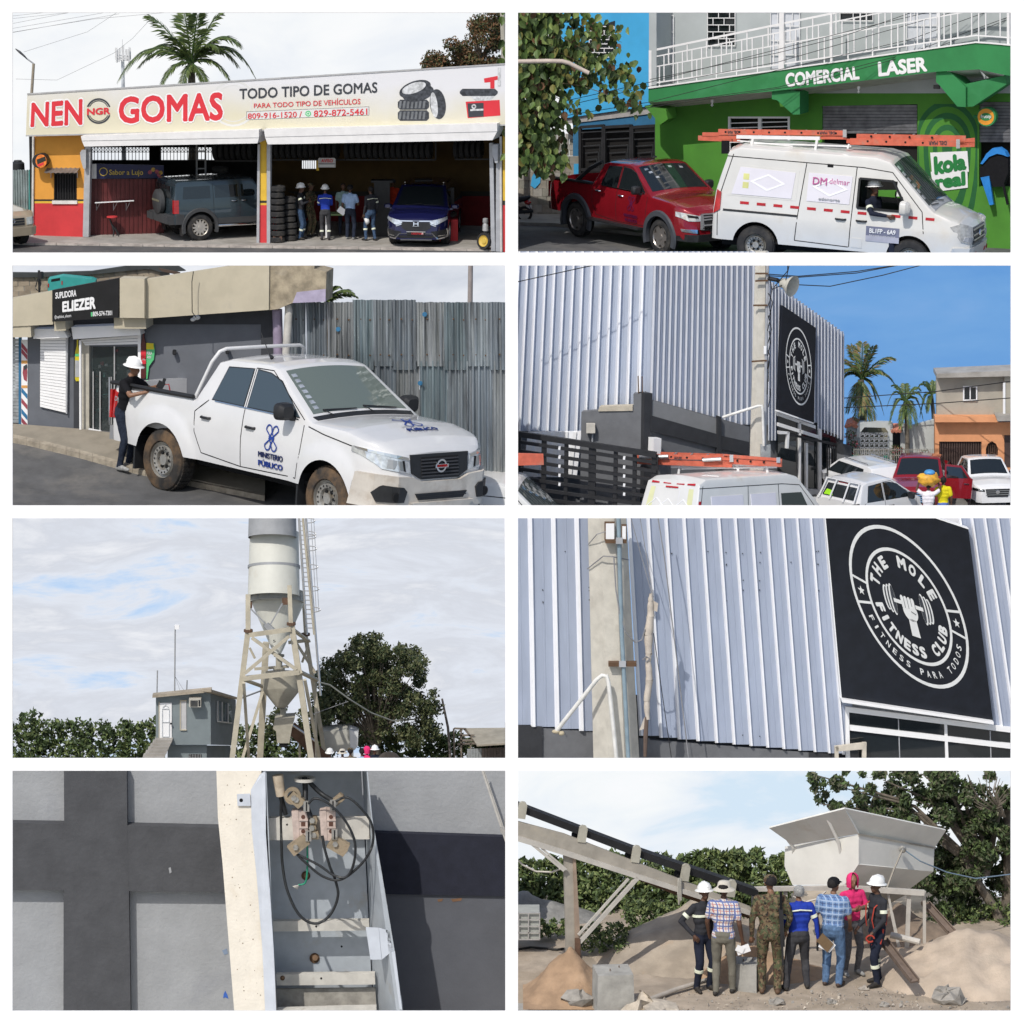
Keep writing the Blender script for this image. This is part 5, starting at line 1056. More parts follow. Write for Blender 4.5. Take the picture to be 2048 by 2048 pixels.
 # block wall, heap, leaf litter
rg=np.random.default_rng(11);WK=P2.front(9.2);t=thing('block_wall','old concrete block wall with blue paint patches behind the hanging leaves','wall',WK.hit(140,790));PT(t,'mortar',mat('mortar_grey',(.25,.23,.2),.95),WK,[rc(-24,590,252,835)],-.03,.1)
MBK=[mat('block_a',(.32,.29,.24),.95,var=.2,scale=3,bump=.4),mat('block_b',(.26,.25,.21),.95,var=.2,scale=3,bump=.4),mat('block_c',(.36,.34,.3),.95,var=.25,scale=3,bump=.4)];blocks(t,'block',MBK,WK,[(-24,590),(252,590),(252,832),(-24,832)],8,8,rg,gap=.004)
b=MB();WK.slab(b,[(75,668),(92,640),(110,655),(106,690),(86,712),(70,700)],.03,.01);WK.rect(b,233,618,252,680,.04,.02);b.build('blue_paint_patch',M_bl,t)
t=thing('upper_block_wall','pale unfinished block wall above the old wall','wall',WK.hit(220,590,-1));blocks(t,'block',MBK,Plane(P2,WK.p+V((0,1,0)),WK.n),[(140,505),(262,505),(262,588),(140,588)],4,4,rg,gap=.006)
def heap(pan,name,lb,cat,u,v,rx,ry,h,m,seed,n=22,kind=None):
 c=pan.g(u,v);b=MB();o=[];r_=random.Random(seed)
 for j in range(n+1):
  for i in range(n+1):
   x,y=2*i/n-1,2*j/n-1;d=math.hypot(x,y);k=max(0,1-d)**1.1*(1+.5*NZ.noise(V((x*2+seed,y*2,1))))+.06*NZ.noise(V((x*7,y*7,seed)))*(d<.95);o.append(c+V((x*rx,y*ry,h*k-.02)))
 b.add(o,[[j*(n+1)+i,j*(n+1)+i+1,(j+1)*(n+1)+i+1,(j+1)*(n+1)+i]for j in range(n)for i in range(n)]);return b.build(name,m,smooth=80,label=lb,cat=cat,kind=kind)
heap(P2,'sand_heap','small heap of pale sand against the block wall','sand heap',150,792,1.1,.6,.62,mat('pale_sand',(.42,.34,.22),.95,var=.15,bump=.4),3)
b=MB();c=P2.g(95,800,.12);leaves(b,[c+V((x,rnd.uniform(-.3,.3),.06))for x in(-.5,-.2,.1,.4,.7)],[.32]*5,380,.1,rg,3);b.build('leaf_litter',[mat('litter_brown',(.16,.06,.04),.8),mat('litter_red',(.2,.07,.05),.8),mat('litter_tan',(.3,.2,.12),.8)],kind='stuff')
# motorbike at the edge
c=P2.g(38,838,0);t=thing('motorbike','tail of a black and red motorbike parked at the kerb','motorbike',c);b=MB();b.lathe([(.2,.06),(.27,.05),(.29,0),(.27,-.05),(.2,-.06)],24,MX.Translation(c+V((.08,0,.29)))@MX.Rotation(R(90),4,'X'));b.build('wheel',M_tyre,t,smooth=40)
b=MB();b.tube([c+V(p)for p in((-.5,0,.75),(-.2,0,.8),(.15,0,.86),(.3,0,.92))],[.14,.16,.13,.05],8,sq=.8);b.tube([c+V((-.3,0,.7)),c+V((.1,.1,.3))],.05,6);b.tube([c+V((.15,0,.8)),c+V((.3,0,.5)),c+V((.32,0,.35))],.05,6);b.build('tail',M_black,t,smooth=50);b=MB();b.ell(c+V((.2,-.05,.72)),.13,.1,.08);b.build('tail_lamp',M_red,t);b=MB();b.box(c+V((.25,-.02,.55)),.2,.05,.12);b.build('number_plate',M_plate,t);b=MB();b.tube([c+V((-.3,-.15,.35)),c+V((.4,-.15,.42))],.06,8);b.build('exhaust',M_black,t)
# overhanging vine leaves: big heart-shaped blades on thin stems
t=thing('leafy_tree','leafy tree with large heart shaped leaves hanging over the street corner','tree',P2.gu(0,.4));b=MB();p0=P2.at(5,300,.6)
b.tube([P2.gu(4,.6,-.2),P2.at(4,700,.6),p0,P2.at(6,10,.6)],[.13,.11,.08,.04],8);tips=[(240,60),(330,130),(415,160),(300,200),(400,250),(455,300),(480,400),(430,350),(230,330),(260,420),(220,500),(190,590),(170,640),(90,560),(120,400),(100,200),(150,100),(60,60),(60,300),(60,480),(40,620),(330,270),(140,300),(200,240)]
L=[]
for q,(u,v)in enumerate(tips):
 a=P2.at(5,max(20,v-60-u*.1),.6);e=P2.at(u,v,.2+.5*(q%3));m_=a.lerp(e,.55)+V((0,0,.25));b.tube([a,m_,e],[.03,.015,.006],5)
 L+=[(a.lerp(m_,x)if x<1 else m_.lerp(e,x-1))for x in(np.linspace(.3,2,9))]
b.build('branches',mat('vine_stem',(.14,.11,.06),.8),t);hv=[(0,-.5,0),(.3,-.32,.03),(.36,-.02,.05),(.17,.3,.02),(0,.5,-.06),(-.17,.3,.02),(-.36,-.02,.05),(-.3,-.32,.03)];b=MB()
for k in range(2600):
 p=L[int(rg.integers(len(L)))]if k%3 else P2.at(rg.uniform(0,190)*(.6+.4*rg.random()),rg.uniform(30,640),rg.uniform(-.1,1));c=V(p)+V(rg.normal(size=3))*.24;s_=.2+.2*rg.random();d=V((rg.normal()*.45,rg.normal()*.35,-1)).normalized();x=d.cross(V((rg.normal()*.8,-1,.3))).normalized();n_=x.cross(d)
 b.add([c+x*q[0]*s_+d*q[1]*s_+n_*q[2]*s_*2 for q in hv],[[0,1,2,3,4],[0,4,5,6,7]],int(rg.choice(5,p=[.3,.32,.22,.1,.06])))
b.build('foliage',[mat('vine_dark',(.045,.075,.022),.5,var=.3),mat('vine_mid',(.085,.14,.035),.5,var=.3),mat('vine_light',(.16,.21,.06),.5,var=.3)]+[mat('leaf_olive_y',(.16,.15,.04),.6,var=.3),mat('leaf_dry',(.13,.07,.035),.8,var=.3)],t)
b=MB();b.tube([P2.at(22,232,-.5),P2.at(130,230,-.5),P2.at(190,231,-.5),P2.at(215,238,-.5),P2.at(290,276,-.5)],.075,12);b.lathe([(.05,.0),(.075,.0)],12,MX.Translation(P2.at(290,276,-.5)));b.build('drain_pipe',mat('pvc_tan',(.5,.42,.36),.5),label='bent tan plastic drain pipe poking out of the leaves',cat='pipe',smooth=40)
for i,q in enumerate((((-20,430,1.2),(520,310,1.2),(1300,110,1.2),(1640,30,1.2)),((200,400,1.1),(520,325,1.1),(1000,235,1.1),(1400,120,1.1),(1700,35,1.1)),((180,440,1.3),(520,385,1.3),(1000,265,1.3),(1500,150,1.3),(1790,45,1.3)),((500,400,1),(1000,330,1),(1500,200,1),(1885,60,1)),((500,408,1),(1100,320,1),(1600,180,1),(1885,68,1)),((520,300,1.2),(1000,200,1.2),(1240,140,1.2),(1500,50,1.2)))):cable(P2,'street_cable','black cable slung across the balcony, '+('uppermost of the six','second from the top','third from the top','second lowest','lowest of the six','short one near the upper windows')[i],q,.011,M_cable,'cables across the balcony')
# red pickup
YW=R(-55);s_=1.55;root=thing('red_pickup','dark red double cab pickup with grey wheel arches and chrome grille','pickup',anchor(P2,238,896,YW,s_,-1.55,-.93),YW,s_,tilt=R(1))
c=pickup(root,mat('dark_red_paint',(.27,.010,.018),.22,.25,.06,coat=1.0),flare=mat('grey_arch',(.055,.06,.07),.5),rimm=mat('bronze_alloy',(.42,.39,.36),.3,.8));f_=c.front
for g in(1,-1):
 c.part('headlight',M_lamp,[(g*.52,.84),(g*.54,.95),(g*.91,1.03),(g*.92,.93),(g*.78,.84)],f_,.014,.03,8);c.part('headlight_lens',M_dark,[(g*.6,.90),(g*.62,.95),(g*.8,.98),(g*.78,.92)],f_,.018,.02,4);c.part('fog_lamp',M_chrome,[(g*.58,.56),(g*.86,.6),(g*.88,.66),(g*.62,.66)],f_,.014,.02,5);c.part('grille_edge',M_chrome,[(g*.48,1.0),(g*.56,.98),(g*.58,.66),(g*.46,.62)],f_,.03,.04,3)
c.part('grille',M_black,[(-.5,1.0),(.5,1.0),(.48,.62),(-.48,.62)],f_,.012,.03,6)
for z in(.97,.91,.85,.73,.67):c.part('grille_bar',M_chrome,[(-.5,z),(.5,z),(.5,z+.03),(-.5,z+.03)],f_,.03,.03,6)
c.text('grille_lettering',M_dark,'JAC',f_,[(.24,.95),(-.24,.95),(-.24,.83),(.24,.83)],.045,.04);c.part('front_bumper',M_black,[(-.93,.54),(.93,.54),(.9,.38),(-.9,.38)],f_,.03,.06,12);c.part('plate_holder',M_dark,[(-.3,.66),(.1,.66),(.1,.54),(-.3,.54)],f_,.05,.03,2)
for g in(1,-1):b=MB();b.tube([(-1.62,g*.84,1.26),(-1.2,g*.78,1.58),(-.8,g*.74,1.77)],[.05,.05,.04],8);b.mm((-1.6,g*.85-.03,1.24),(-1.0,g*.85+.03,1.29));b.build('roll_bar',M_black,root,local=True,smooth=50);b=MB();b.mm((-.95,g*.97-.1,.47),(1.0,g*.97+.1,.52));b.build('side_step',M_black,root,local=True)
c.handle(-.72,1.14,M_chrome);c.handle(.14,1.13,M_chrome);c.mirror(.86,1.32,M_black,.24,.2);c.sides('belt_trim',M_chrome,[(-.6,1.262),(1.0,1.262),(1.0,1.28),(-.6,1.28)],.012,.01)
M_pur=mat('faded_purple_print',(.10,.012,.055),.35,var=.1);sd=lambda x,z,o:c.side(x,z,-1,o);emblem8(c,'door_emblem',M_pur,sd,.55,1.0,.17);c.text('door_lettering',M_pur,'MINISTERIO',sd,[(.3,.76),(.8,.76),(.8,.69),(.3,.69)],.008,.02);c.text('door_lettering',M_pur,'PUBLICO',sd,[(.34,.66),(.78,.66),(.78,.59),(.34,.59)],.008,.02)
for y,x in((-.55,.5),(-.5,.6),(-.42,.75),(.1,.5),(.4,.52)):c.part('windscreen_sticker',M_lamp,[(x,y),(x+.05,y),(x+.05,y+.09),(x,y+.09)],c.topf,.012,.006,1)
# white van with ladders and its driver
def van(root,pt,open_win=True,x0=-2.08):
 hole=(lambda x,z:.36<x<1.22-(z-1.08)*.62 and 1.08<z<1.56)if open_win else None
 c=Car(root,x0=x0,x1=2.25,hw=.82,top=([(-2.08,.9),(-2.06,1.15),(-1.88,1.82),(-1.7,1.90)]if x0<-1 else[(x0,1.9)])+[(.6,1.92),(.85,1.86),(1.58,1.16),(1.66,1.1),(2.1,.95),(2.2,.86),(2.25,.78)],belt=1.04,tum=.13,sill=.36,axle=(-1.32,1.28),rw=.31,ra=.39,tw=.2,nl=.4,ns=.2,fb=.3,rb=.36,crown=[(-9,.05),(.9,.05),(1.6,.04),(1.8,.07),(9,.05)],hole=hole,xs=[.36,.3,1.22,1.1,1.0,.95],zl=(1.08,1.56),rake=.12)
 if x0>-1:c.axle=(1.28,)
 c.body(pt,K=15);c.part('windscreen',glass('van_windscreen',(.03,.05,.05),.72),[(.9,-.62),(1.54,-.7),(1.54,.7),(.9,.62)],c.topf,.006,.01,8)
 c.gaps([q for q in([(max(x0,-1.9),1.74),(.4,1.74),(.9,1.70),(1.45,1.1),(1.5,.75)],[(-.55,1.74),(-.62,1.0),(-.66,.45),(.25,.42)],[(.30,1.74),(.26,.42)],[(-1.98,.42),(-2.0,1.0),(-1.8,1.78)])if q[0][0]>=x0],w=.014)
 return c
M_vw=mat('van_white_paint',(.64,.63,.60),.3,0,.04,2,coat=.6,dirt=(.55,.5,.42),ds=1.0,dth=.55);YW=R(-17);s_=2.02;root=thing('white_van','white panel van with red reflective dashes and ladders on its roof','van',anchor(P2,912,1010,YW,s_,-1.32,-.82),YW,s_,tilt=R(2.8))
c=van(root,M_vw);sd=lambda x,z,o=0:c.side(x,z,-1,o)
def sp2(nm,m,q,off=.006,th=.012,n=4):return c.part(nm,m,q,sd,off,th,n)
M_pan=mat('pale_panel_print',(.70,.68,.73),.5,var=.03);sp2('side_panel',M_vw,[(-1.84,1.10),(-.68,1.10),(-.66,1.60),(-1.70,1.62)],.004,.02);sp2('panel_print',M_pan,[(-1.78,1.13),(-.76,1.13),(-.72,1.56),(-1.66,1.58)],.012,.01);sp2('panel_print',M_pan,[(-.5,1.12),(.22,1.12),(.24,1.58),(-.5,1.58)],.01,.01)
for cx in(-1.18,-.12):b=MB();[c.patch(b,q,sd,.016,.008,2)for q in([(cx-.3,1.36),(cx,1.5),(cx,1.47),(cx-.24,1.36)],[(cx+.3,1.36),(cx,1.5),(cx,1.47),(cx+.24,1.36)],[(cx-.3,1.36),(cx,1.22),(cx,1.25),(cx-.24,1.36)],[(cx+.3,1.36),(cx,1.22),(cx,1.25),(cx+.24,1.36)])];b.build('diamond_frame',M_white,root,local=True)
for q in([(-1.6,1.38),(-1.5,1.38),(-1.5,1.48),(-1.6,1.48)],[(-1.6,1.24),(-1.5,1.24),(-1.5,1.34),(-1.6,1.34)]):sp2('yellow_patch',mat('print_lime',(.62,.62,.25),.5),q,.014,.01,1)
c.text('panel_lettering',mat('print_magenta',(.5,.12,.3),.5),'DM',sd,[(-.42,1.52),(-.18,1.52),(-.18,1.40),(-.42,1.40)],.018,.01);c.text('panel_lettering',MT['print_magenta'],'delmar',sd,[(-.14,1.52),(.2,1.52),(.2,1.43),(-.14,1.43)],.018);c.text('panel_lettering',M_grey_m,'edenorte',sd,[(-.3,1.2),(.06,1.2),(.06,1.155),(-.3,1.155)],.018,.01)
for i in range(12):x=-1.62+i*.285;sp2('reflective_dash',mat('reflector_red',(.42,.012,.02),.4),[(x,.975),(x+.15,.975),(x+.15,1.02),(x,1.02)],.006,.004,1)
sp2('door_rail',M_black,[(-1.9,.84),(-.64,.84),(-.64,.875),(-1.9,.875)]);sp2('tail_lamp',M_red,[(-2.07,.78),(-1.95,.86),(-1.95,1.14),(-2.03,1.18)],.02,.04);c.handle(.1,.87,M_black,(-1,));c.handle(.45,.87,M_black,(-1,));sp2('fuel_flap',M_vw,[(.3,.42),(.48,.42),(.48,.58),(.3,.58)],.006,.01,2)
M_plq=mat('grey_plaque_print',(.16,.17,.24),.5,var=.1);sp2('plaque',M_plq,[(.54,.60),(1.1,.60),(1.1,.80),(.54,.80)]);sp2('plaque_fade',mat('pale_plaque',(.4,.4,.46),.5),[(.54,.55),(1.1,.55),(1.1,.645),(.54,.645)],.008);c.text('plaque_lettering',M_lw,'BL1FP - 6A9',sd,[(.6,.77),(1.04,.77),(1.04,.69),(.6,.69)],.01,.03);c.text('plaque_lettering',M_pale,'Esta brigada no está autorizada',sd,[(.6,.665),(1.04,.665),(1.04,.64),(.6,.64)],.012)
b=MB()
for p,q in(((.36,1.08),(.36,1.56)),((.36,1.56),(.93,1.56)),((.93,1.56),(1.22,1.08)),((1.22,1.08),(.36,1.08))):b.bar(sd(*p,.0),sd(*q,.0),.035)
b.build('window_seal',M_black,root,local=True);b=MB();b.mm((-.2,-.7,.55),(-.1,.7,1.75));b.mm((.1,-.68,.6),(1.5,.7,1.0));b.build('cab_inside',M_dark,root,local=True);b=MB();b.mm((.02,-.6,.9),(.2,-.15,1.55));b.mm((.05,.15,.9),(.2,.6,1.6));b.build('seat',M_seat,root,local=True)
b=MB();b.lathe([(.17,-.015),(.19,0),(.17,.015),(.155,0),(.17,-.015)],20,MX.Translation((.98,-.36,1.18))@MX.Rotation(R(65),4,'Y'));b.build('steering_wheel',M_black,root,local=True);f_=c.front
for g in(1,-1):c.part('headlight',M_lamp,[(g*.44,.70),(g*.46,.86),(g*.74,.96),(g*.8,.9),(g*.76,.66),(g*.58,.60)],f_,.014,.03,8);c.part('headlight_rim',M_grey_m,[(g*.5,.68),(g*.52,.72),(g*.72,.74),(g*.74,.68),(g*.6,.63)],f_,.018,.02,4)
c.part('grille',mat('slate_plastic',(.1,.11,.125),.5),[(-.46,.86),(.46,.86),(.4,.58),(-.4,.58)],f_,.014,.03,6)
for z in(.78,.69,.61):c.part('grille_slot',M_black,[(-.4,z),(.4,z),(.4,z+.035),(-.4,z+.035)],f_,.022,.02,4)
for z in(.82,.73,.65):c.part('grille_bar',M_alloy,[(-.42,z),(.42,z),(.42,z+.025),(-.42,z+.025)],f_,.03,.02,4)
b=MB();b.lathe([(.001,.02),(.05,.018),(.06,0)],14,MX.Translation(f_(0,.74,.03))@MX.Rotation(R(90),4,'Y'));b.build('emblem',M_chrome,root,local=True)
c.part('front_bumper',M_vw,[(-.8,.56),(.8,.56),(.8,.3),(-.8,.3)],f_,.05,.06,12)
for y in(.62,.35,-.4):c.part('bumper_reflector',MT['reflector_red'],[(y,.40),(y+.1,.40),(y+.13,.46),(y+.03,.46)],f_,.056,.006,1)
c.mirror(1.2,1.14,M_vw,.26,.24,.16);c.wheels(style='steel',m=M_tyre,rim=M_steel);c.part('cowl',M_grey_m,[(1.56,-.66),(1.64,-.68),(1.64,.68),(1.56,.66)],c.topf,.008,.02,6);b=MB();b.tube([c.topf(1.6,.1,.03),c.topf(1.5,-.45,.02)],.008,5);b.tube([c.topf(1.6,-.3,.03),c.topf(1.55,-.62,.02)],.008,5);b.build('wiper',M_black,root,local=True)
for i in range(6):c.part('windscreen_sticker',M_lamp,[(.94+i*.09,-.6-i*.012),(1.0+i*.09,-.6-i*.012),(1.0+i*.09,-.53-i*.012),(.94+i*.09,-.53-i*.012)],c.topf,.012,.006,1)
fold2=(((.05,.0,-.27),(.04,-.2,-.33)),((-.16,-.16,-.16),(-.06,-.40,-.20)))
person('van driver in white hard hat and navy workwear leaning an arm from the window',WM[root.name]@V((.64,-.52,-.17)),YW+R(72),top=M_navy,bot=M_navy,hat='hard',seated=True,hips=-.2,s=1.95,h=1.72,turn=R(-25),arms=fold2,bands=(('arm',1,.55),),vox=.02)
PV=Plane(P2,WM[root.name]@V((0,-.35,2)),WM[root.name].to_3x3()@V((0,-1,0)));M_ol=mat('ladder_orange',(.58,.13,.075),.6,var=.12,scale=5,dirt=(.4,.2,.14),ds=3);M_al=mat('aluminium',(.6,.6,.6),.4,.7,.1)
def ladder(pl,lb,rows,holes,txt,grp,depth=.75):
 t2=thing('ladder',lb,'ladder',pl.hit(*rows[0][3]),group=grp)
 for q,o in zip(rows,(0,-.04,-depth,-depth)):PT(t2,'rail',M_ol,pl,[q],o,.05)
 for u,v in holes:b=MB();pl.disc(b,u,v,4.2,.006,.012,10);b.build('rung_end',M_dark,t2);b=MB();p=pl.hit(u,v,-.03);b.bar(p,p-pl.n*depth,.045);b.build('rung',M_al,t2)
 for q in txt:let(pl,t2,M_ld,q[0],q[1],.008,.02)
 q=rows[0];PT(t2,'end_cap',M_al,pl,[[(q[1][0]-14,q[1][1]-4),(q[1][0],q[1][1]-4),(q[2][0],q[2][1]+6),(q[2][0]-14,q[2][1]+6)]],.012,.02);return t2
def up(u0,v0,u1,v1):return[(u1,v1),(u0,v1),(u0,v0),(u1,v0)]
ladder(PV,'upper orange ladder lying over the back half of the white van',[[(778,487),(1262,493),(1262,512),(778,508)],[(780,510),(1262,514),(1262,526),(780,524)],[(718,500),(800,500),(800,518),(718,516)],[(702,512),(860,516),(860,536),(702,530)]],[(806,498),(858,498),(912,499),(970,500),(1030,500),(1092,501),(1155,502),(1222,503)],[(up(812,493,854,504),'DEL MAR'),(up(1160,496,1218,507),'DEL MAR')],'orange ladders on the van in the street')
ladder(PV,'orange ladder reaching forward over the windscreen of the white van',[[(1275,522),(1690,530),(1690,554),(1275,546)],[(1300,505),(1712,512),(1712,532),(1300,522)],[(1262,524),(1746,536),(1746,548),(1262,540)],[(1690,526),(1746,520),(1746,554),(1690,556)]],[(1342,533),(1412,535),(1484,537),(1550,539),(1355,514),(1425,516),(1500,517),(1585,519)],[(up(1572,532,1640,547),'DEL MAR')],'orange ladders on the van in the street')
t2=thing('roof_rack','white tube roof rack under the ladders of the street van','roof rack',PV.hit(1020,590));BARS(t2,'rack_bar',M_wm,PV,[(848,516,1162,522,.11),(900,540,1280,552,.05),(850,530,1060,552,.04)],.06,.1);BARS(t2,'rack_leg',M_wm,PV,[(910,520,896,586,.08),(1152,524,1140,590,.08),(1272,544,1266,560,.06)],.08,.12,one=False)
b=MB();PV.rect(b,790,532,818,580,-.1,.12);b.build('black_cloth',M_blackt,label='black cloth hanging from the rear end of the street van ladders',cat='cloth')
# ================================================================ stand 3: white pickup in front of the supply shop
P3.prof=lambda Y:.25*(Y-3)if Y>3 else.044*(Y-3)
skywall(P3,skymat('pale_cloud_sky',[(0,(.62,.66,.74)),(.5,(.78,.81,.87)),(1,(.93,.94,.97))],(1,1,2),.22,seed=3),Y=11.3)
groundgrid(P3,'street',-40,1930,-4,10.5,24,40,lambda u,Y,x,y:0,M_asph)
W3=P3.face(P3.g(50,637),P3.g(430,672));n3=W3.n
b=MB();k0=[(-40,664),(100,690),(300,738),(500,794),(700,840),(1000,900)];k1=[(-40,630),(100,640),(300,655),(500,680),(700,700),(1000,730)]
for(a,c),(e,f_)in zip(zip(k0[:-1],k0[1:]),zip(k1[:-1],k1[1:])):
 q=[P3.g(*a,.16),P3.g(*c,.16),P3.g(*f_,.16),P3.g(*e,.16)];b.prism(q,[x-V((0,0,.3))for x in q])
b.build('pavement',mat('pavement_tan',(.27,.24,.19),.9,var=.15,scale=1.2,bump=.3,dirt=(.19,.17,.14)),kind='structure');b=MB()
for a,c in zip(k0[:-1],k0[1:]):
 for i in range(4):
  p=[P3.g(a[0]+(c[0]-a[0])*x,a[1]+(c[1]-a[1])*x+dv,.17)for x,dv in((i/4,9),(i/4+.245,9),(i/4+.245,-4),(i/4,-4))];b.prism(p,[x-V((0,0,.3))for x in p])
b.build('kerb',mat('worn_kerb',(.31,.27,.21),.95,var=.25,scale=3,bump=.5,dirt=(.16,.15,.13)),kind='structure')
t=thing('supply_shop','low grey and beige shop with white shutters and a glass door','shop',P3.g(300,655))
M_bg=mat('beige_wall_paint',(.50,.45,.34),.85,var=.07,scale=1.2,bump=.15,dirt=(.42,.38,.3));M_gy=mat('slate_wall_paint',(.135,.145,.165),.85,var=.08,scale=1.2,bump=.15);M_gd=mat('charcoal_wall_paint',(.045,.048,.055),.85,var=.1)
PT(t,'lower_wall',M_gy,W3,[rc(-40,200,48,640),rc(104,200,335,700),rc(530,200,990,760),rc(335,200,530,345)],0,.25);PT(t,'pilaster',M_gd,W3,[rc(985,200,1046,760)],.06,.1);PT(t,'pilaster',M_gd,W3,[rc(278,300,301,690)],.05,.1)
PT(t,'parapet',M_bg,W3,[[(-40,178),(200,135),(200,262),(-40,274)]],.9,.25);PT(t,'parapet',M_bg,W3,[[(452,87),(545,90),(545,238),(452,237)]],1.15,.5);PT(t,'parapet',M_bg,W3,[[(545,92),(880,40),(1016,15),(1014,207),(545,240)]],.9,.25)
PT(t,'parapet_end',mat('rough_concrete',(.33,.28,.20),.95,var=.3,scale=2.5,bump=.7,bs=14,dirt=(.44,.4,.33),ds=1.1),W3,[[(1016,15),(1160,30),(1186,36),(1186,52),(1232,64),(1228,175),(1105,180),(1050,204),(1014,208)]],.82,.9);PT(t,'lilac_paint',mat('lilac_paint',(.38,.34,.45),.85,bump=.3),W3,[[(1120,140),(1229,128),(1228,176),(1104,181)]],.825,.1)
for q in([(205,250),(246,250),(248,285),(205,287)],[(430,237),(550,240),(551,278),(430,278)],[(-40,268),(115,262),(118,310),(-40,312)]):PT(t,'roof_beam',M_bg,W3,[q],.85,.9)
PT(t,'painted_ceiling_shade',M_gd,W3,[rc(-40,200,1045,262)],.02,.02)  # charcoal strip painted on the wall as the shade under the parapet
def shut(q,n,o=.0,m=None):
 (u0,v0),(u1,v1),(u2,v2),(u3,v3)=q
 for i in range(n):
  f0,f1=i/n,(i+.86)/n;PT(t,'shutter_slat',m or M_white,W3,[[(u0+(u3-u0)*f0,v0+(v3-v0)*f0),(u1+(u2-u1)*f0,v1+(v2-v1)*f0),(u1+(u2-u1)*f1,v1+(v2-v1)*f1),(u0+(u3-u0)*f1,v0+(v3-v0)*f1)]],o+.012*(i%2),.04)
shut([(152,314),(252,312),(249,597),(151,574)],24,.08);PT(t,'shutter_guide',M_grey_m,W3,[[(248,312),(256,312),(253,600),(248,598)]],.14,.1);shut([(-40,318),(70,316),(70,636),(-40,630)],24,.0,M_galv);PT(t,'blue_jamb',M_bd,W3,[rc(70,312,79,640)],.04,.1)
for q in([(124,279),(236,278),(256,312),(126,316)],[(269,272),(510,263),(527,268),(531,302),(276,318)]):PT(t,'shutter_box',M_white,W3,[q],.5,.48)
shut([(305,320),(528,303),(528,338),(322,342)],3,.06);PT(t,'door_jamb',mat('cream_jamb',(.46,.43,.36),.8),W3,[rc(308,322,336,668)],.05,.4);b=MB();b.tube([W3.hit(303,322,.3),W3.hit(304,662,.3)],.04,8);b.build('white_post',M_white,t,smooth=50);PT(t,'door_jamb',M_white,W3,[rc(520,300,531,640)],.1,.15)
PT(t,'poster',M_lw,W3,[rc(80,320,104,640)],.02,.03);b=MB()
for v,mi in((330,0),(352,0),(500,1),(540,0),(580,1),(612,0)):W3.slab(b,[(81,v),(103,v+26),(103,v+44),(81,v+18)],.03,.008,mi)
W3.rect(b,81,398,103,410,.03,.008,2);W3.rect(b,81,492,103,502,.03,.008,2);W3.slab(b,[(88,420),(100,412),(103,440),(101,478),(90,470),(85,445)],.03,.008,0);W3.slab(b,[(88,420),(101,412),(103,424),(92,436)],.04,.008,3);b.build('poster_print',[mat('print_maroon',(.3,.06,.08),.6),mat('print_blue',(.03,.16,.32),.6),mat('print_orange2',(.7,.35,.1),.6),M_ld],t)
# glass door with goods on display behind it
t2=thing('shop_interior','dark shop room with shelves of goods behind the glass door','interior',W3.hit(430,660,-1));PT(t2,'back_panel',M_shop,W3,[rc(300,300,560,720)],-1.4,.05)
for i in range(4):PT(t2,'shelf',M_iron,W3,[rc(340,420+i*56,530,423+i*56)],-.6,.4)
MG=[mat('goods_'+n,c,.6,var=.3,scale=9)for n,c in(('red',(.4,.03,.04)),('white',(.5,.5,.48)),('teal',(.1,.28,.26)),('grey',(.14,.15,.16)))]
for i in range(34):u,v=345+rnd.random()*170,352+rnd.random()*250;PT(t2,'goods',MG[i%4 if i%3 else 3],W3,[rc(u,v,u+rnd.uniform(5,14),v+rnd.uniform(7,20))],-.5-rnd.random()*.3,.08)
t2=thing('glass_door','framed double glass door under the half raised roller shutter','door',W3.hit(430,668));PT(t2,'pane',glass('shop_glass',(.05,.07,.07),.3),W3,[rc(337,342,432,672),rc(434,342,520,690)],-.1,.02)
BARS(t2,'door_frame',M_al,W3,[(337,342,520,340),(337,342,337,668),(352,440,352,668),(378,440,378,672),(420,460,420,680),(432,342,432,680),(337,664,380,672)],.04,-.05);PT(t2,'threshold',M_white,W3,[[(334,655),(380,664),(380,672),(334,664)]],.1,.1);b=MB();b.tube([W3.hit(412,460,.02),W3.hit(412,640,.02)],.025,6);b.build('pull_bar',M_chrome,t2)
t2=thing('shop_sign','black slanted shop sign reading SUPLIDORA ELIEZER in white','sign',W3.hit(320,260,1));PT(t2,'sign_board',mat('sign_black',(.010,.010,.011),.45,var=.2),W3,[[(197,133),(449,87),(447,236),(197,252)]],1.1,.18)
for q,s_,bo in(([(209,142),(288,130),(288,156),(209,166)],'SUPLIDORA',.03),([(235,176),(361,156),(361,203),(235,216)],'ELIEZER',.05),([(206,228),(269,222),(269,237),(206,243)],'@suplidora_eliezert',0),([(350,214),(423,209),(423,227),(350,232)],'809-574-7301',.02)):let(W3,t2,M_lw,q,s_,1.105,bo)
b=MB();W3.rect(b,343,216,349,232,1.105,.004);b.build('green_mark',M_lg,t2)
def bottle(lb,u,v0,v1,w_,mats,parts,o=.1):
 t2=thing('bottle_sign',lb,'sign',W3.hit(u,v1,o));h=v1-v0;PT(t2,'bottle_shape',mats[0],W3,[[(u+x*w_,v0+y*h)for x,y in((-.25,0),(.25,0),(.28,.14),(.9,.3),(1,.45),(1,.95),(.6,1),(-.6,1),(-1,.95),(-1,.45),(-.9,.3),(-.28,.14))]],o,.05)
 for k,(y0,y1)in parts:PT(t2,'bottle_label',mats[k],W3,[rc(u-w_*.96,v0+y0*h,u+w_*.96,v0+y1*h)],o+.01,.02)
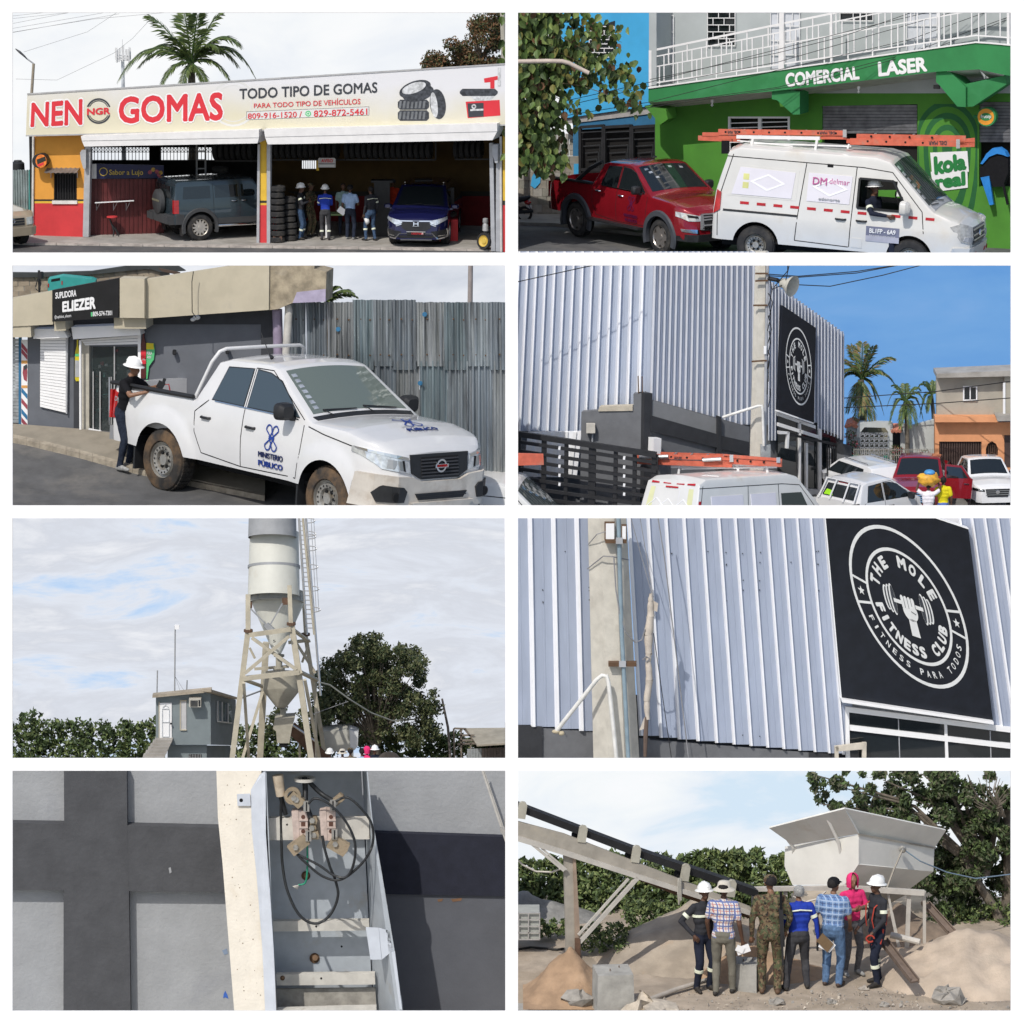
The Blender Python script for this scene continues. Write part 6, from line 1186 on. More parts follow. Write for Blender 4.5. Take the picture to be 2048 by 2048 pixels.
bottle('yellow bottle shaped sign beside the white shop post',292,320,476,9,[mat('print_yellow',(.6,.5,.02),.5),M_lg,M_grey_m],[(1,(.34,.4)),(2,(.5,.9))]);bottle('dark red cola bottle shaped sign by the glass door',541,284,466,10,[mat('cola_brown',(.09,.02,.02),.4),M_lr,M_lw],[(1,(.42,.7)),(2,(.5,.62))])
t2=thing('green_sign','green and yellow plastic shield sign on the slate wall','sign',W3.hit(565,425));PT(t2,'shield',M_lg,W3,[[(552,334),(580,336),(584,360),(580,395),(562,420),(556,468),(552,468)]],.08,.05);PT(t2,'shield_top',MT['print_yellow'],W3,[[(552,332),(579,334),(581,356),(552,356)]],.09,.03);let(W3,t2,M_lw,[(554,364),(574,364),(574,376),(554,376)],'PIDELA',.09,.02);let(W3,t2,M_lw,[(555,380),(570,380),(570,392),(555,392)],'AQUI',.09,.02)
for u,v,lb in((658,368,'small black wall lamp nearer the green shield sign'),(858,364,'small black wall lamp above the white cab')):b=MB();b.mm(W3.hit(u,v,.2)+V((-.06,-.06,-.05)),W3.hit(u,v,.2)+V((.06,.12,.06)));b.tube([W3.hit(u,v,.2)+V((0,0,-.08)),W3.hit(u,v,.2)+V((0,0,.09))],.05,8);b.build('wall_lamp',M_black,label=lb,cat='lamp',group='lamps on the slate wall')
p=W3.hit(742,236,.3);b=MB();b.ell(p,.12,.1,.08);b.ell(p+V((-.12,-.05,-.06)),.08,.08,.06);b.build('security_camera',M_white,label='white security camera under the beige parapet',cat='camera')
cable(P3,'wall_cable','black cable hanging down the beige parapet',[(730,62,5.2),(724,100,5.2),(725,215,5.2),(740,236,5.2)],.015,M_cable)
b=MB();b.tube([W3.hit(1046,205,.2),W3.hit(1060,760,.2)],.16,10);b.build('lilac_column',mat('lilac_column_paint',(.30,.25,.34),.85,bump=.3),t,smooth=50);b=MB();b.tube([W3.hit(1048,190,.5),W3.hit(1062,178,.5),W3.hit(1084,182,.5),W3.hit(1090,205,.5),W3.hit(1076,420,.5),W3.hit(1070,760,.5)],.13,12);b.build('drain_pipe',mat('pvc_grey_white',(.52,.5,.46),.6,dirt=(.4,.35,.28)),label='thick white drain pipe between the shop and the tin fence',cat='pipe',smooth=60)
# house behind and its tank
WU=P3.front(10.2);t=thing('rear_block_house','unpainted block wall rising behind the beige parapet','house',WU.hit(320,330));blocks(t,'block',[mat('tan_block_a',(.33,.27,.2),.95,var=.2,scale=3,bump=.5),mat('tan_block_b',(.28,.23,.17),.95,var=.2,scale=3,bump=.5),mat('tan_block_c',(.37,.31,.23),.95,var=.2,scale=3,bump=.5)],WU,[(-40,84),(600,52),(640,175),(-40,200)],15,6,np.random.default_rng(2),gap=.003)
PT(t,'mortar',MT['mortar_grey'],WU,[[(-40,84),(640,50),(640,240),(-40,240)]],-.02,.1);PT(t,'roof_edge',mat('dark_roof_edge',(.05,.055,.055),.9,var=.2),WU,[[(-40,66),(150,68),(345,62),(560,30),(640,22),(700,60),(610,66),(560,52),(345,74),(150,84),(-40,86)]],.12,.2);PT(t,'rafter',mat('old_wood',(.09,.06,.045),.9),WU,[[(598,50),(680,66),(676,76),(610,62)]],.6,.1)
t2=thing('teal_tank','teal metal box standing on the roof behind the black sign','tank',WU.hit(250,150,.6));PT(t2,'box',mat('teal_paint',(.04,.33,.30),.6,var=.08),WU,[[(181,92),(234,81),(345,92),(360,98),(360,190),(181,190)]],.9,.6);PT(t2,'vent',M_dark,WU,[[(193,92),(226,86),(226,96),(193,101)]],.91,.03);PT(t2,'reflector',M_red,WU,[rc(181,108,185,122),rc(232,98,236,112)],.91,.02)
b=MB();b.tube([WU.hit(147,58,.7),WU.hit(150,190,.7)],.04,6);b.tube([WU.hit(135,120,.8),WU.hit(142,90,.8),WU.hit(155,105,.8),WU.hit(146,140,.8),WU.hit(137,128,.8)],.02,5);b.lathe([(.001,.1),(.08,.1),(.08,-.12),(.001,-.12)],8,MX.Translation(WU.hit(155,75,.7)));b.build('wire_mast',M_iron,label='short mast with coiled black wires on the roof',cat='mast')
# tin fence
WF=P3.face(P3.gu(1095,6.4),P3.gu(1905,1.2));t=thing('tin_fence','tall patchwork corrugated zinc fence behind the white pickup','fence',WF.hit(1500,900));MZ=[mat(f'zinc_{i}',c,.38,.55,.3,1.6,dirt=(.17,.18,.19),ds=3.2,dth=.47,stretch=(1,1,.12))for i,c in enumerate(((.34,.38,.40),(.30,.34,.37),(.38,.40,.40),(.27,.33,.35)))]
def tin(u0,u1,vt,vb,off,m,par):
 b=MB();a=[];n=max(2,int((u1-u0)/5.2));x=0
 for i in range(n+1):
  u=u0+(u1-u0)*i/n;a.append((u,off+(.075 if i%4 in(1,2)else 0)+rnd.uniform(-.012,.012)))
 hi=[WF.hit(u,vt+rnd.uniform(-1.5,1.5),o)for u,o in a];lo=[WF.hit(u+2,vb,o+rnd.uniform(-.02,.02))for u,o in a];mid=[p.lerp(q,.5)+WF.n*rnd.uniform(-.035,.035)for p,q in zip(hi,lo)];N=n+1
 b.add(hi+mid+lo,[[i,i+1,i+1+N,i+N]for i in range(n)]+[[i+N,i+1+N,i+1+2*N,i+2*N]for i in range(n)]);return b.build('sheet',m,par)
u=1092;i=0
while u<1905:
 w_=(62,78,92,70)[i%4]+(u-1090)*.03;tin(u,min(u+w_,1915),178-(9 if 1290<u<1500 else 0),420+(i%2)*14,.06,MZ[i%4],t);tin(u+14,min(u+w_+14,1915),400,960,.0,MZ[(i+1)%4],t)
 for v in(242,376):b=MB();p=WF.hit(u+w_*.4,v,.12);b.ell(p,.03,.03,.03,5);p=WF.hit(u+w_*.85,v+3,.12);b.ell(p,.03,.03,.03,5);b.build('nail',mat('rust',(.12,.07,.04),.9),t)
 u+=w_;i+=1
b=MB()
for u,v in((1276,280),(1602,224),(1585,484)):WF.disc(b,u,v,9,.16,.01,12)
b.build('blue_stamp',mat('stamp_blue',(.04,.16,.3),.6),t)
b=MB();b.tube([P3.gu(1775,9.8),P3.at(1774,180,9.8),P3.at(1776,20,9.8)],[.09,.085,.08],10);b.build('utility_pole',mat('pole_pinkish',(.33,.29,.27),.8),label='slim concrete pole rising behind the zinc fence',cat='pole',smooth=60)
palm(P3,'palm','fan of palm fronds peeping over the fence beside the rough concrete wall',1225,185,9,[(18,-82,10,.1),(60,-58,25,.2),(112,-42,30,-.2),(80,-30,25,.4),(35,-72,15,-.3),(120,-28,20,.1)],600,M_palm,s=1.2,tw=.12,seed=8)
# the white pickup
YW=R(-47);s_=2.5;root=thing('white_pickup','white double cab pickup with blue knot emblem and MINISTERIO PÚBLICO on its door','pickup',anchor(P3,598,888,YW,s_,-1.55,-.93)-V((0,0,.24)),YW,s_,tilt=R(1.0),roll=R(-4));M_wp=mat('white_truck_paint',(.66,.66,.66),.25,0,.03,2,coat=.8);M_dw=mat('dusty_white_plastic',(.56,.52,.46),.55,0,.1,4,dirt=(.36,.29,.22),ds=1.6,dth=.5)
c=pickup(root,M_wp,w='steel',tyre=M_tyredirt,rimm=M_steel,lift=.07);f_=lambda y,z,o=0:c.front(y,z+(.065 if z>.6 else.02),o)
for g in(1,-1):
 c.part('headlight',M_lamp,[(g*.47,.76),(g*.50,.95),(g*.93,1.05),(g*.935,.98),(g*.80,.82)],f_,.016,.04,10);c.part('headlight_chrome',M_chrome,[(g*.5,.955),(g*.93,1.05),(g*.93,1.02),(g*.5,.915)],f_,.024,.03,8);c.part('headlight_bowl',M_alloy,[(g*.58,.80),(g*.58,.91),(g*.74,.94),(g*.76,.83)],f_,.020,.03,3)
 c.part('fog_pocket',M_black,[(g*.56,.60),(g*.80,.63),(g*.88,.58),(g*.84,.47),(g*.6,.47)],f_,.062,.04,6);b=MB();b.lathe([(.001,.01),(.05,.008),(.06,0)],12,MX.Translation(f_(g*.68,.54,.066))@MX.Rotation(R(90),4,'Y'));b.build('fog_lamp',M_dark,root,local=True)
 sd=lambda x,z,o,g=g:c.side(x,z,g,o)
c.part('grille',M_black,[(-.47,.985),(.47,.985),(.45,.76),(.30,.685),(-.30,.685),(-.45,.76)],f_,.02,.04,8)
for z in(.93,.89,.85,.81,.77,.73):c.part('grille_slot',M_dark,[(-.3,z),(.3,z),(.3,z+.02),(-.3,z+.02)],f_,.026,.02,4);c.part('grille_bar',mat('satin_black',(.045,.045,.05),.4),[(-.3,z-.018),(.3,z-.018),(.3,z-.001),(-.3,z-.001)],f_,.034,.02,4)
q=MX.Translation(f_(0,.84,.045))@MX.Rotation(R(90),4,'Y');b=MB();b.lathe([(.06,-.01),(.082,-.01),(.082,.012),(.06,.012),(.06,-.01)],24,q);b.box(q@V((0,0,.014)),.012,.21,.045);b.build('emblem',M_chrome,root,local=True,smooth=40);c.text('emblem_lettering',M_red,'NISSAN',f_,[(.075,.856),(-.075,.856),(-.075,.826),(.075,.826)],.068,.02)
c.part('front_bumper',M_dw,[(-.94,.76),(-.46,.72),(-.3,.66),(.3,.66),(.46,.72),(.94,.76),(.95,.40),(.4,.36),(-.4,.36),(-.95,.40)],f_,.05,.09,20);c.part('lower_intake',M_black,[(-.42,.565),(.42,.565),(.36,.485),(-.36,.485)],f_,.058,.04,6);c.part('bumper_lip',M_dw,[(-.5,.46),(.5,.46),(.42,.36),(-.42,.36)],f_,.10,.06,8);c.part('intake_bar',M_black,[(-.4,.52),(.4,.52),(.4,.53),(-.4,.53)],f_,.066,.02,4)
c.handle(-.72,1.05,M_black);c.handle(.14,1.05,M_black);c.mirror(.9,1.34,M_black,.27,.22,.16);c.sides('belt_trim',M_chrome,[(-.6,1.268),(1.0,1.268),(1.0,1.28),(-.6,1.28)],.012,.01)
sd=lambda x,z,o:c.side(x,z,-1,o);M_em=mat('emblem_blue',(.018,.05,.27),.4,var=.05);emblem8(c,'door_emblem',M_em,sd,.56,.98,.17);c.text('door_lettering',mat('emblem_navy',(.02,.03,.11),.4),'MINISTERIO',sd,[(.34,.79),(.80,.79),(.80,.72),(.34,.72)],.008,.005);c.text('door_lettering',M_em,'PÚBLICO',sd,[(.34,.70),(.80,.70),(.80,.61),(.34,.61)],.008,.025)
c.text('bed_lettering',M_grey_m,'DIESEL',sd,[(-2.52,1.07),(-2.26,1.07),(-2.26,1.01),(-2.52,1.01)],.008,.02);hd=lambda a,y,o:c.topf(a,y,o);emblem8(c,'hood_emblem',M_em,lambda x,z,o:hd(2.1-z*.9,x,o),0.08,.22,.2,.008);c.text('hood_lettering',M_em,'PÚBLICO',hd,[(2.12,-.16),(2.12,.32),(2.22,.32),(2.22,-.16)],.008,.02);c.text('hood_lettering',M_grey_m,'MINISTERIO',hd,[(2.04,-.16),(2.04,.32),(2.1,.32),(2.1,-.16)],.008)
b=MB()
for g in(1,-1):b.tube([(-1.06,g*.84,1.22),(-.86,g*.75,1.72),(-.79,g*.69,1.86),(-.77,g*.60,1.895),(-.77,0,1.9)],.024,8)
b.build('roll_bar',M_wp,root,local=True,smooth=50);b=MB();b.tube([(-.1,-.42,1.86),(-.16,-.42,1.9),(-.34,-.42,2.15)],[.03,.008,.004],6);b.build('antenna',M_black,root,local=True)
for y in(.15,-.5):b=MB();b.tube([c.topf(1.2,y,.02),c.topf(1.1,y-.1,.025),c.topf(1.13,y+.42,.02)],.01,5);b.build('wiper',M_black,root,local=True)
c.part('cowl',M_black,[(1.16,-.80),(1.24,-.78),(1.24,.78),(1.16,.80)],c.topf,.006,.01,8);c.gaps([[(1.2,1.215),(1.5,1.16),(2.2,1.08),(2.4,1.05)],[(2.06,.44),(2.12,.7),(2.3,.8)]],w=.014)
for i in range(7):c.part('windscreen_sticker',M_lamp,[(.5+i*.085,-.62-i*.012),(.55+i*.085,-.62-i*.012),(.55+i*.085,-.55-i*.012),(.5+i*.085,-.55-i*.012)],c.topf,.012,.006,1)
M_ws=M_glass.copy();M_ws.name='windscreen_glass';M_ws.node_tree.nodes['Principled BSDF'].inputs['Base Color'].default_value=(.14,.17,.15,1);c.ws.data.materials[0]=M_ws
M_sw=M_glass.copy();M_sw.name='sky_tinted_glass';M_sw.node_tree.nodes['Principled BSDF'].inputs['Base Color'].default_value=(.05,.07,.085,1)  # lighter bluish base colour stands in for sky reflected in the side windows
for o in root.children:
 if o.name.startswith('side_window'):o.data.materials[0]=M_sw
for g in(1,-1):c.part('headlight_shadow',M_dark,[(g*.555,.79),(g*.58,.80),(g*.60,.92),(g*.57,.92)],f_,.024,.02,2)  # dark strips for the headlamp housing
# the worker at the pickup bed
p=P3.g(470,810);t3,wr,hc=person('man in black t-shirt and white hard hat leaning over the white pickup bed',p,R(62),s=2.05,h=1.74,top=M_blackt,bot=M_dkjean,skin=M_skin2,short=True,hat='hard',shoe=M_shoe_w,lean=R(14),nod=R(14),turn=R(8),arms=(((.10,-.2,-.14),(-.02,-.42,-.06)),((-.12,-.2,-.16),(.0,-.44,-.1))),vox=.018)
q=(wr[0]+wr[1])/2;t2=thing('tool_bundle','black meter with a red wire in the hands of the man at the pickup','tool',q);b=MB();b.box(q+V((.1,0,.05)),.22,.16,.3,MX.Rotation(R(30),3,'Y'));b.box(q+V((.22,0,.2)),.1,.1,.2,MX.Rotation(R(20),3,'Y'));b.build('meter',M_black,t2);b=MB();b.tube([q+V((.2,-.05,.1)),q+V((.38,-.05,.12)),q+V((.46,-.05,-.3))],.02,6);b.build('wire',M_red,t2)
# ================================================================ stand 5: cement silo, control hut and big tree
skywall(P5,skymat('cloudy_blue_sky',[(0,(.48,.66,.92)),(.14,(.60,.73,.92)),(.30,(.76,.80,.88)),(.55,(.68,.71,.78)),(.8,(.82,.84,.89)),(1,(.90,.92,.95))],(.4,.4,1.5),.5,lo=.3,hi=.7,seed=23,rough=.62),Y=11.3)
floor(P5,'gravel_yard',[(-40,1240),(1930,1240),(1930,940),(-40,940)],mat('yard_gravel',(.3,.26,.2),.95,var=.25,bump=.5))
def crown(pan,par,name,clumps,n,size,rng,mats=None,kind=None,label=None,cat=None,asp=.5):
 """clumps: (u, v, radius px, Y)"""
 b=MB();k=pan.px(5);C_=[pan.at(u,v,Y)for u,v,r,Y in clumps];leaves(b,[c+V((0,.25,-.03))for c in C_],[r*k*.75 for u,v,r,Y in clumps],n//6,size*1.6,rng,2,asp=.7,shell=.1);leaves(b,C_,[r*k for u,v,r,Y in clumps],n,size,rng,len(mats or M_leafs),asp=asp);return b.build(name,mats or M_leafs,par,kind=kind,label=label,cat=cat)
def hedge(pan,name,u0,u1,top,vb,Y,n,size,rng,mats=None,r=34,lab=None):
 cl=[];u=u0
 while u<u1:
  t_=top(u)+rng.uniform(-16,16);v=t_+r*.7
  while v<vb:cl.append((u+rng.uniform(-14,14),v,r*rng.uniform(.7,1.2),Y-(v-t_)*.004+rng.uniform(-.3,.3)));v+=r*1.05
  u+=r*.8
 return crown(pan,None,name,cl,n,size,rng,mats,kind='stuff')
rg=np.random.default_rng(21);M_lv5=[mat('hedge_dark',(.034,.056,.02),.65,var=.35,scale=5),mat('hedge_mid',(.07,.108,.034),.6,var=.3,scale=5),mat('hedge_light',(.135,.17,.06),.6,var=.3,scale=5)]
hedge(P5,'bush_line',-30,600,lambda u:795-18*math.sin(u*.012)-(22 if 80<u<150 else 0),1150,9.5,9000,.15,rg,M_lv5);hedge(P5,'bush_line',880,1240,lambda u:820,1150,9.3,4200,.15,rg,M_lv5);hedge(P5,'bush_line',1420,1930,lambda u:835+(u-1420)*.02,1150,9.5,6000,.15,rg,M_lv5)
t=thing('wide_tree','broad dark tree with a domed crown beside the cement silo','tree',P5.gu(1420,8.3));b=MB();br=P5.at(1420,900,8.3);cl=[]
b.tube([P5.gu(1405,8.3,-.2),P5.at(1412,930,8.3),br],[.22,.18,.15],8)
for i in range(130):
 a=rg.uniform(.02,math.pi-.02);k=.25+.75*rg.random()**.6;u,v=1415-228*k*math.cos(a),790-308*k*math.sin(a)**.8;cl.append((u,v,rg.uniform(24,46),8.3+rg.uniform(-1.2,1.2)))
 if i%2==0:e=P5.at(u,v,cl[-1][3]);b.tube([br,br.lerp(e,.5)+V((0,0,.25)),e],[.04,.02,.008],5)
for i in range(55):cl.append((rg.uniform(1205,1640),rg.uniform(720,890),rg.uniform(26,48),8.3+rg.uniform(-.8,1)))
for i in range(14):cl.append((rg.uniform(989,1200),rg.uniform(740,860),rg.uniform(20,34),8.6))
b.build('trunk',M_trunk,t);crown(P5,t,'crown',cl,21000,.11,rg,[M_lv5[0],mat('tree_olive',(.072,.085,.034),.6,var=.3,scale=5),mat('tree_olive_light',(.12,.128,.055),.6,var=.3,scale=5)])
# silo with hopper on its braced legs
M_si=mat('silo_white',(.60,.60,.54),.6,0,.06,1.2,bump=.08,dirt=(.50,.44,.33),ds=.8,dth=.6);M_sg=mat('silo_grey',(.30,.31,.32),.6,var=.08);M_sf=mat('silo_frame',(.44,.40,.31),.75,0,.12,3,dirt=(.26,.17,.10),ds=1.6,dth=.62);M_rs=mat('rust_brown',(.12,.07,.045),.9,var=.3);M_cd=mat('cement_dust',(.36,.335,.27),.95,var=.15,bump=.2)
t=thing('cement_silo','tall pale cement silo on a braced steel tower with a caged ladder','silo',P5.gu(1045,5));k=P5.px(5);TL=MX.Rotation(R(-20),4,'X')
def lat(name,m,cu,cv,prof,n=36,Y=5,sm=40,par=None):b=MB();b.lathe([(r*k,-z*k)for r,z in prof],n,MX.Translation(P5.at(cu,cv,Y))@TL);return b.build(name,m,par or t,smooth=sm)
lat('upper_shell',M_sg,1028,60,[(.01,-52),(89,-52),(91,45)],Y=5);lat('shell',M_si,1034,205,[(92,-122),(95,0),(98,122)],Y=5);lat('band',M_sg,1034,215,[(97,-5),(99,-5),(99,5),(97,5)]);lat('lower_ring',mat('ring_grey',(.36,.36,.33),.6),1042,330,[(99,-22),(104,-22),(104,-18),(101,-17),(101,14),(104,15),(104,19),(99,19)])
for a in range(14):q=P5.at(1042,330,5)+TL@V((102*k*math.cos(a*.449),102*k*math.sin(a*.449),0));b=MB();b.box(q,.03,.03,32*k);b.build('ring_rib',M_sg,t)
lat('cone',M_si,1048,440,[(100,-92),(60,0),(24,82),(13,104)]);lat('outlet',M_cd,1053,565,[(14,-20),(20,-20),(20,-12),(13,-10),(12,30),(22,31),(22,40)],14)
lat('weigh_hopper',M_cd,1062,652,[(69,-40),(70,28),(66,34),(22,90),(12,96)],30);lat('hopper_neck',M_cd,1068,770,[(12,-30),(11,30)],14);PG=P5.front(5)
PT(t,'gate_box',M_cd,PG,[[(1036,790),(1112,786),(1100,830),(1092,880),(1045,880),(1042,836),(1030,826)]],.35,.7);PT(t,'gate_mouth',M_dark,PG,[[(1052,880),(1086,880),(1084,896),(1058,896)]],.3,.5);PT(t,'paint_patch',M_si,PG,[],0)if False else None
def leg(u0,v0,u1,v1,w_,Y0=5,Y1=5,m=None,nm='leg',s_=.8):b=MB();b.bar(P5.at(u0,v0,Y0),P5.at(u1,v1,Y1),w_*k,w_*k*s_,up=(0,-1,0));return b.build(nm,m or M_sf,t)
for q in((936,455,850,1150,20,3.7,3.2),(1100,430,1206,1150,22,3.7,3.2),(1152,468,1262,1150,16,6.2,6.8),(1004,500,970,1150,24,6.2,6.8)):leg(*q)
for q in((936,318,936,456,18,3.9,3.7),(1092,284,1098,432,16,3.9,3.7),(1146,340,1154,470,14,6,6.2)):leg(*q,nm='column')
for u,v in((937,456),(1099,430),(1153,470)):b=MB();b.lathe([(.001,.04),(17*k,.04),(17*k,-.03),(.001,-.03)],12,MX.Translation(P5.at(u,v,3.7 if u<1120 else 6.2)));b.build('flange',M_rs,t)
for u,v in((940,358),(1076,344)):b=MB();b.box(P5.at(u,v,3.9),22*k,.2,22*k);b.build('rust_bracket',M_rs,t)
for q in((940,472,1098,450,16,3.6,3.6),(1104,450,1166,496,12,3.7,6),(1088,500,1162,492,12,6,6),(918,636,1130,612,17,3.4,3.4),(1134,612,1196,642,13,3.4,6.3),(925,642,996,668,11,3.6,6.3),(960,600,1090,590,10,5,5)):leg(*q,nm='beam')
for q in((950,482,1118,602,12,3.5,3.4),(1092,476,924,616,12,3.45,3.35),(942,520,962,560,8,6,6),(1112,492,1190,615,10,6,6),(1162,515,1140,575,9,6,6),(920,652,952,1150,11,3.3,6.5),(994,676,850,1150,11,6.4,3.2),(1150,640,1246,1150,12,3.3,6.5),(1190,640,1196,1150,10,6.5,6),(905,712,985,682,5,4,6),(945,372,1012,440,5,3.7,3.7),(1066,352,1016,440,5,3.7,3.7)):leg(*q,nm='brace',m=M_sg if q[4]==5 else None)
leg(1004,432,1030,456,20,3.7,3.7,M_sg,'gusset');let(PG,t,M_ld,[(1030,490),(1040,490),(1040,500),(1030,500)],'5',.8,.02)
t2=thing('caged_ladder','caged access ladder running up the side of the cement silo','ladder',P5.at(1190,560,4.6))
for q in((1126,0,1158,470),(1140,0,1186,470),(1152,0,1210,700)):b=MB();b.tube([P5.at(q[0],q[1],4.6),P5.at(q[2],q[3],4.6)],.035,6);b.build('rail',M_al if q[0]!=1140 else M_sf,t2)
for i in range(26):v=8+i*17.5;b=MB();b.bar(P5.at(1127+v*.068,v,4.6),P5.at(1141+v*.098,v,4.6),.025);b.build('rung',M_al,t2)
for v in(40,90,100,145,215,297,376):b=MB();P=[P5.at(1160+v*.06+27*math.sin(a),v+9*math.cos(a),4.6-.3*math.sin(a))for a in np.linspace(0,math.pi,9)];b.tube(P,.014,5);b.build('cage_hoop',M_al,t2)
for du in(12,22):b=MB();b.tube([P5.at(1160+du+v*.055,v,4.4)for v in(-5,380)],.01,5);b.build('cage_strap',M_al,t2)
# hut
HF=P5.front(4.6);t=thing('control_hut','grey two storey control hut with white door and outside stairs','hut',P5.gu(700,5));M_hg=mat('hut_grey',(.20,.235,.245),.85,var=.06,bump=.15);M_hd=mat('hut_painted_shade',(.18,.205,.215),.85,var=.08)  # side walls get a darker copy of the hut grey, shade put into the colour
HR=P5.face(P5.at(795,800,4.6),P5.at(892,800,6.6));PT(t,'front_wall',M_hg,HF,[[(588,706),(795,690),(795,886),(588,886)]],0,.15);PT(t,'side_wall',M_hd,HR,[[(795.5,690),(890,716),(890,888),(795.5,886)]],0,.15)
b=MB();HF.slab(b,[(575,699),(797,677),(797,687),(575,709)],.25,.3);HR.slab(b,[(797.5,677),(894,706),(894,715),(797.5,687)],.22,.3);b.build('roof_slab',mat('roof_tan',(.36,.31,.24),.9,var=.2),t)
d_=PT(t,'door',M_lw,HF,[rc(602,728,648,866)],.03,.04);BARS(d_,'door_panel',mat('door_shade',(.6,.62,.64),.6),HF,[(612,750,638,750),(612,750,612,855),(638,750,638,855),(612,800,638,800),(612,855,638,855),(614,744,625,736),(625,736,636,744)],.02,.045);PT(d_,'door_frame',M_bg,HF,[rc(599,724,602,866)],.04,.05);b=MB();b.ell(HF.hit(645,806,.1),.03,.03,.03);b.build('handle',M_black,d_)
w_=PT(t,'window',mat('frosted_pane',(.5,.5,.5),.3),HF,[rc(682,722,703,829)],.02,.03);PT(w_,'window_frame',M_bg,HF,[rc(679,718,682,832),rc(682,718,704,722),rc(682,829,704,832)],.05,.08)
t2=thing('air_conditioner','boxy air conditioner set through the hut front wall','air conditioner',HF.hit(735,745,.2));PT(t2,'casing',mat('ac_cream',(.5,.48,.42),.6),HF,[rc(713,714,758,744)],.35,.35);BARS(t2,'grille_slat',M_iron,HF,[(718,720+i*4,746,720+i*4)for i in range(6)],.014,.36,one=False);PT(t2,'side_panel',M_black,HF,[rc(749,717,756,741)],.355,.02)
w_=PT(t,'window',mat('sky_pane',(.10,.13,.15),.05,spec=1),HR,[[(821,720),(874,734),(874,804),(821,798)]],.02,.03);BARS(w_,'mullion',M_al,HR,[(838,724,838,800),(860,730,860,803),(821,720,821,798),(821,798,874,804)],.04,.05)
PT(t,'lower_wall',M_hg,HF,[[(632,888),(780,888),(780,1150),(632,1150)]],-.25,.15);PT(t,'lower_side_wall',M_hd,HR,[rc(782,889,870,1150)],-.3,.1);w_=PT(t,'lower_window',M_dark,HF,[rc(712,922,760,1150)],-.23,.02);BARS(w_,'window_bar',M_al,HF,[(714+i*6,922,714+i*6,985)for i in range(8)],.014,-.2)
for i in range(7):u=588-i*9;v=868+i*13;PT(t,'stair_step',M_conc,HF,[[(u,v),(650-i*6,v),(650-i*6-4,v+13),(u,v+13)]],.3+i*.12,.9)
for u,v0,v1,r_,lb in((594,605,697,.018,'short thin pipe mast on the left roof corner of the grey hut'),(661,436,690,.02,'tall antenna mast with a small panel on the grey hut roof'),(706,642,686,.018,'shortest pipe mast on the grey hut roof')):
 t2=thing('roof_mast',lb,'mast',HF.hit(u,v1,-.6),group='masts on the hut roof');b=MB();b.tube([HF.hit(u-2,v1+6,-.6),HF.hit(u,v0,-.6)],r_,6);b.build('pipe',M_al,t2)
 if v0<500:b=MB();b.mm(HF.hit(660,448,-.65),HF.hit(676,434,-.55));b.build('antenna_panel',M_white,t2);BARS(t2,'guy_wire',M_cable_g,HF,[(662,630,682,690),(662,630,696,684)],.008,-.6)
 # hopper, conveyor, shed, pole, cable, onlookers
t=thing('feed_hopper','white steel feed hopper half hidden behind the silo leg','hopper',P5.at(1300,930,7));PH=P5.front(7);PT(t,'hopper_side',mat('hopper_dusty',(.42,.41,.36),.7,var=.1),PH,[[(1210,836),(1318,830),(1322,908),(1240,912),(1210,880)]],0,.8);PT(t,'hopper_end',mat('hopper_white',(.62,.63,.63),.5,var=.05),PH,[[(1318,829),(1352,840),(1350,892),(1338,906),(1322,908)]],-.02,.6);BARS(t,'hopper_leg',M_si,PH,[(1222,860,1226,1150),(1330,900,1330,1150)],.06,.05,one=False)
t=thing('conveyor','brown conveyor belt frame sloping down behind the silo gate','conveyor',P5.at(1160,900,6.5));b=MB();b.bar(P5.at(1096,818,6.5),P5.at(1240,955,6.5),.35,.12,up=(0,-1,0));b.build('belt_frame',M_rs,t);b=MB();b.bar(P5.at(1130,850,6.6),P5.at(1132,1150,6.6),.06);b.build('support',M_sf,t);b=MB();b.tube([P5.at(1096,806,6.2),P5.at(1160,850,6.2),P5.at(1200,880,6.2)],.03,5);b.build('pipe',M_al,t)
PS=P5.front(8.8);t=thing('tin_shed','old open shed with a rusty tin roof at the yard edge','shed',P5.gu(1800,8.8));b=MB();a=[PS.hit(1758,823,-.8),PS.hit(1935,821,-.8),PS.hit(1935,878,.8),PS.hit(1800,886,.8)];b.prism(a,[q-V((0,0,.05))for q in a]);b.build('roof',mat('rusty_roof',(.34,.31,.25),.8,.2,.15,3,dirt=(.2,.11,.07),ds=1.3,dth=.55),t)
for q in((1712,824,1722,1150),(1752,826,1802,886),(1735,850,1790,850),(1735,870,1800,868),(1726,884,1800,880),(1740,826,1742,1150),(1776,880,1776,1150),(1850,886,1850,1150),(1714,824,1760,826)):b=MB();PS.bar(b,*q,.05,.1);b.build('timber',mat('grey_timber',(.2,.17,.14),.95,var=.25),t)
PT(t,'dark_inside',M_shop,PS,[rc(1790,884,1935,1150)],-.5,.05)
for i in range(16):PT(t,'fence_sheet',M_galv if i<5 else mat('brown_plank',(.2,.17,.15),.9,var=.2),PS,[rc(1763+i*11,902-i*.5,1773+i*11,1150)],.3+.02*(i%2),.03)
b=MB();b.tube([P5.at(1668,712,8.4),P5.at(1690,820,8.4),P5.at(1716,1150,8.4)],[.03,.04,.045],7);b.build('wooden_pole',mat('grey_pole_wood',(.15,.13,.12),.9),label='thin leaning wooden pole between the tree and the tin shed',cat='pole')
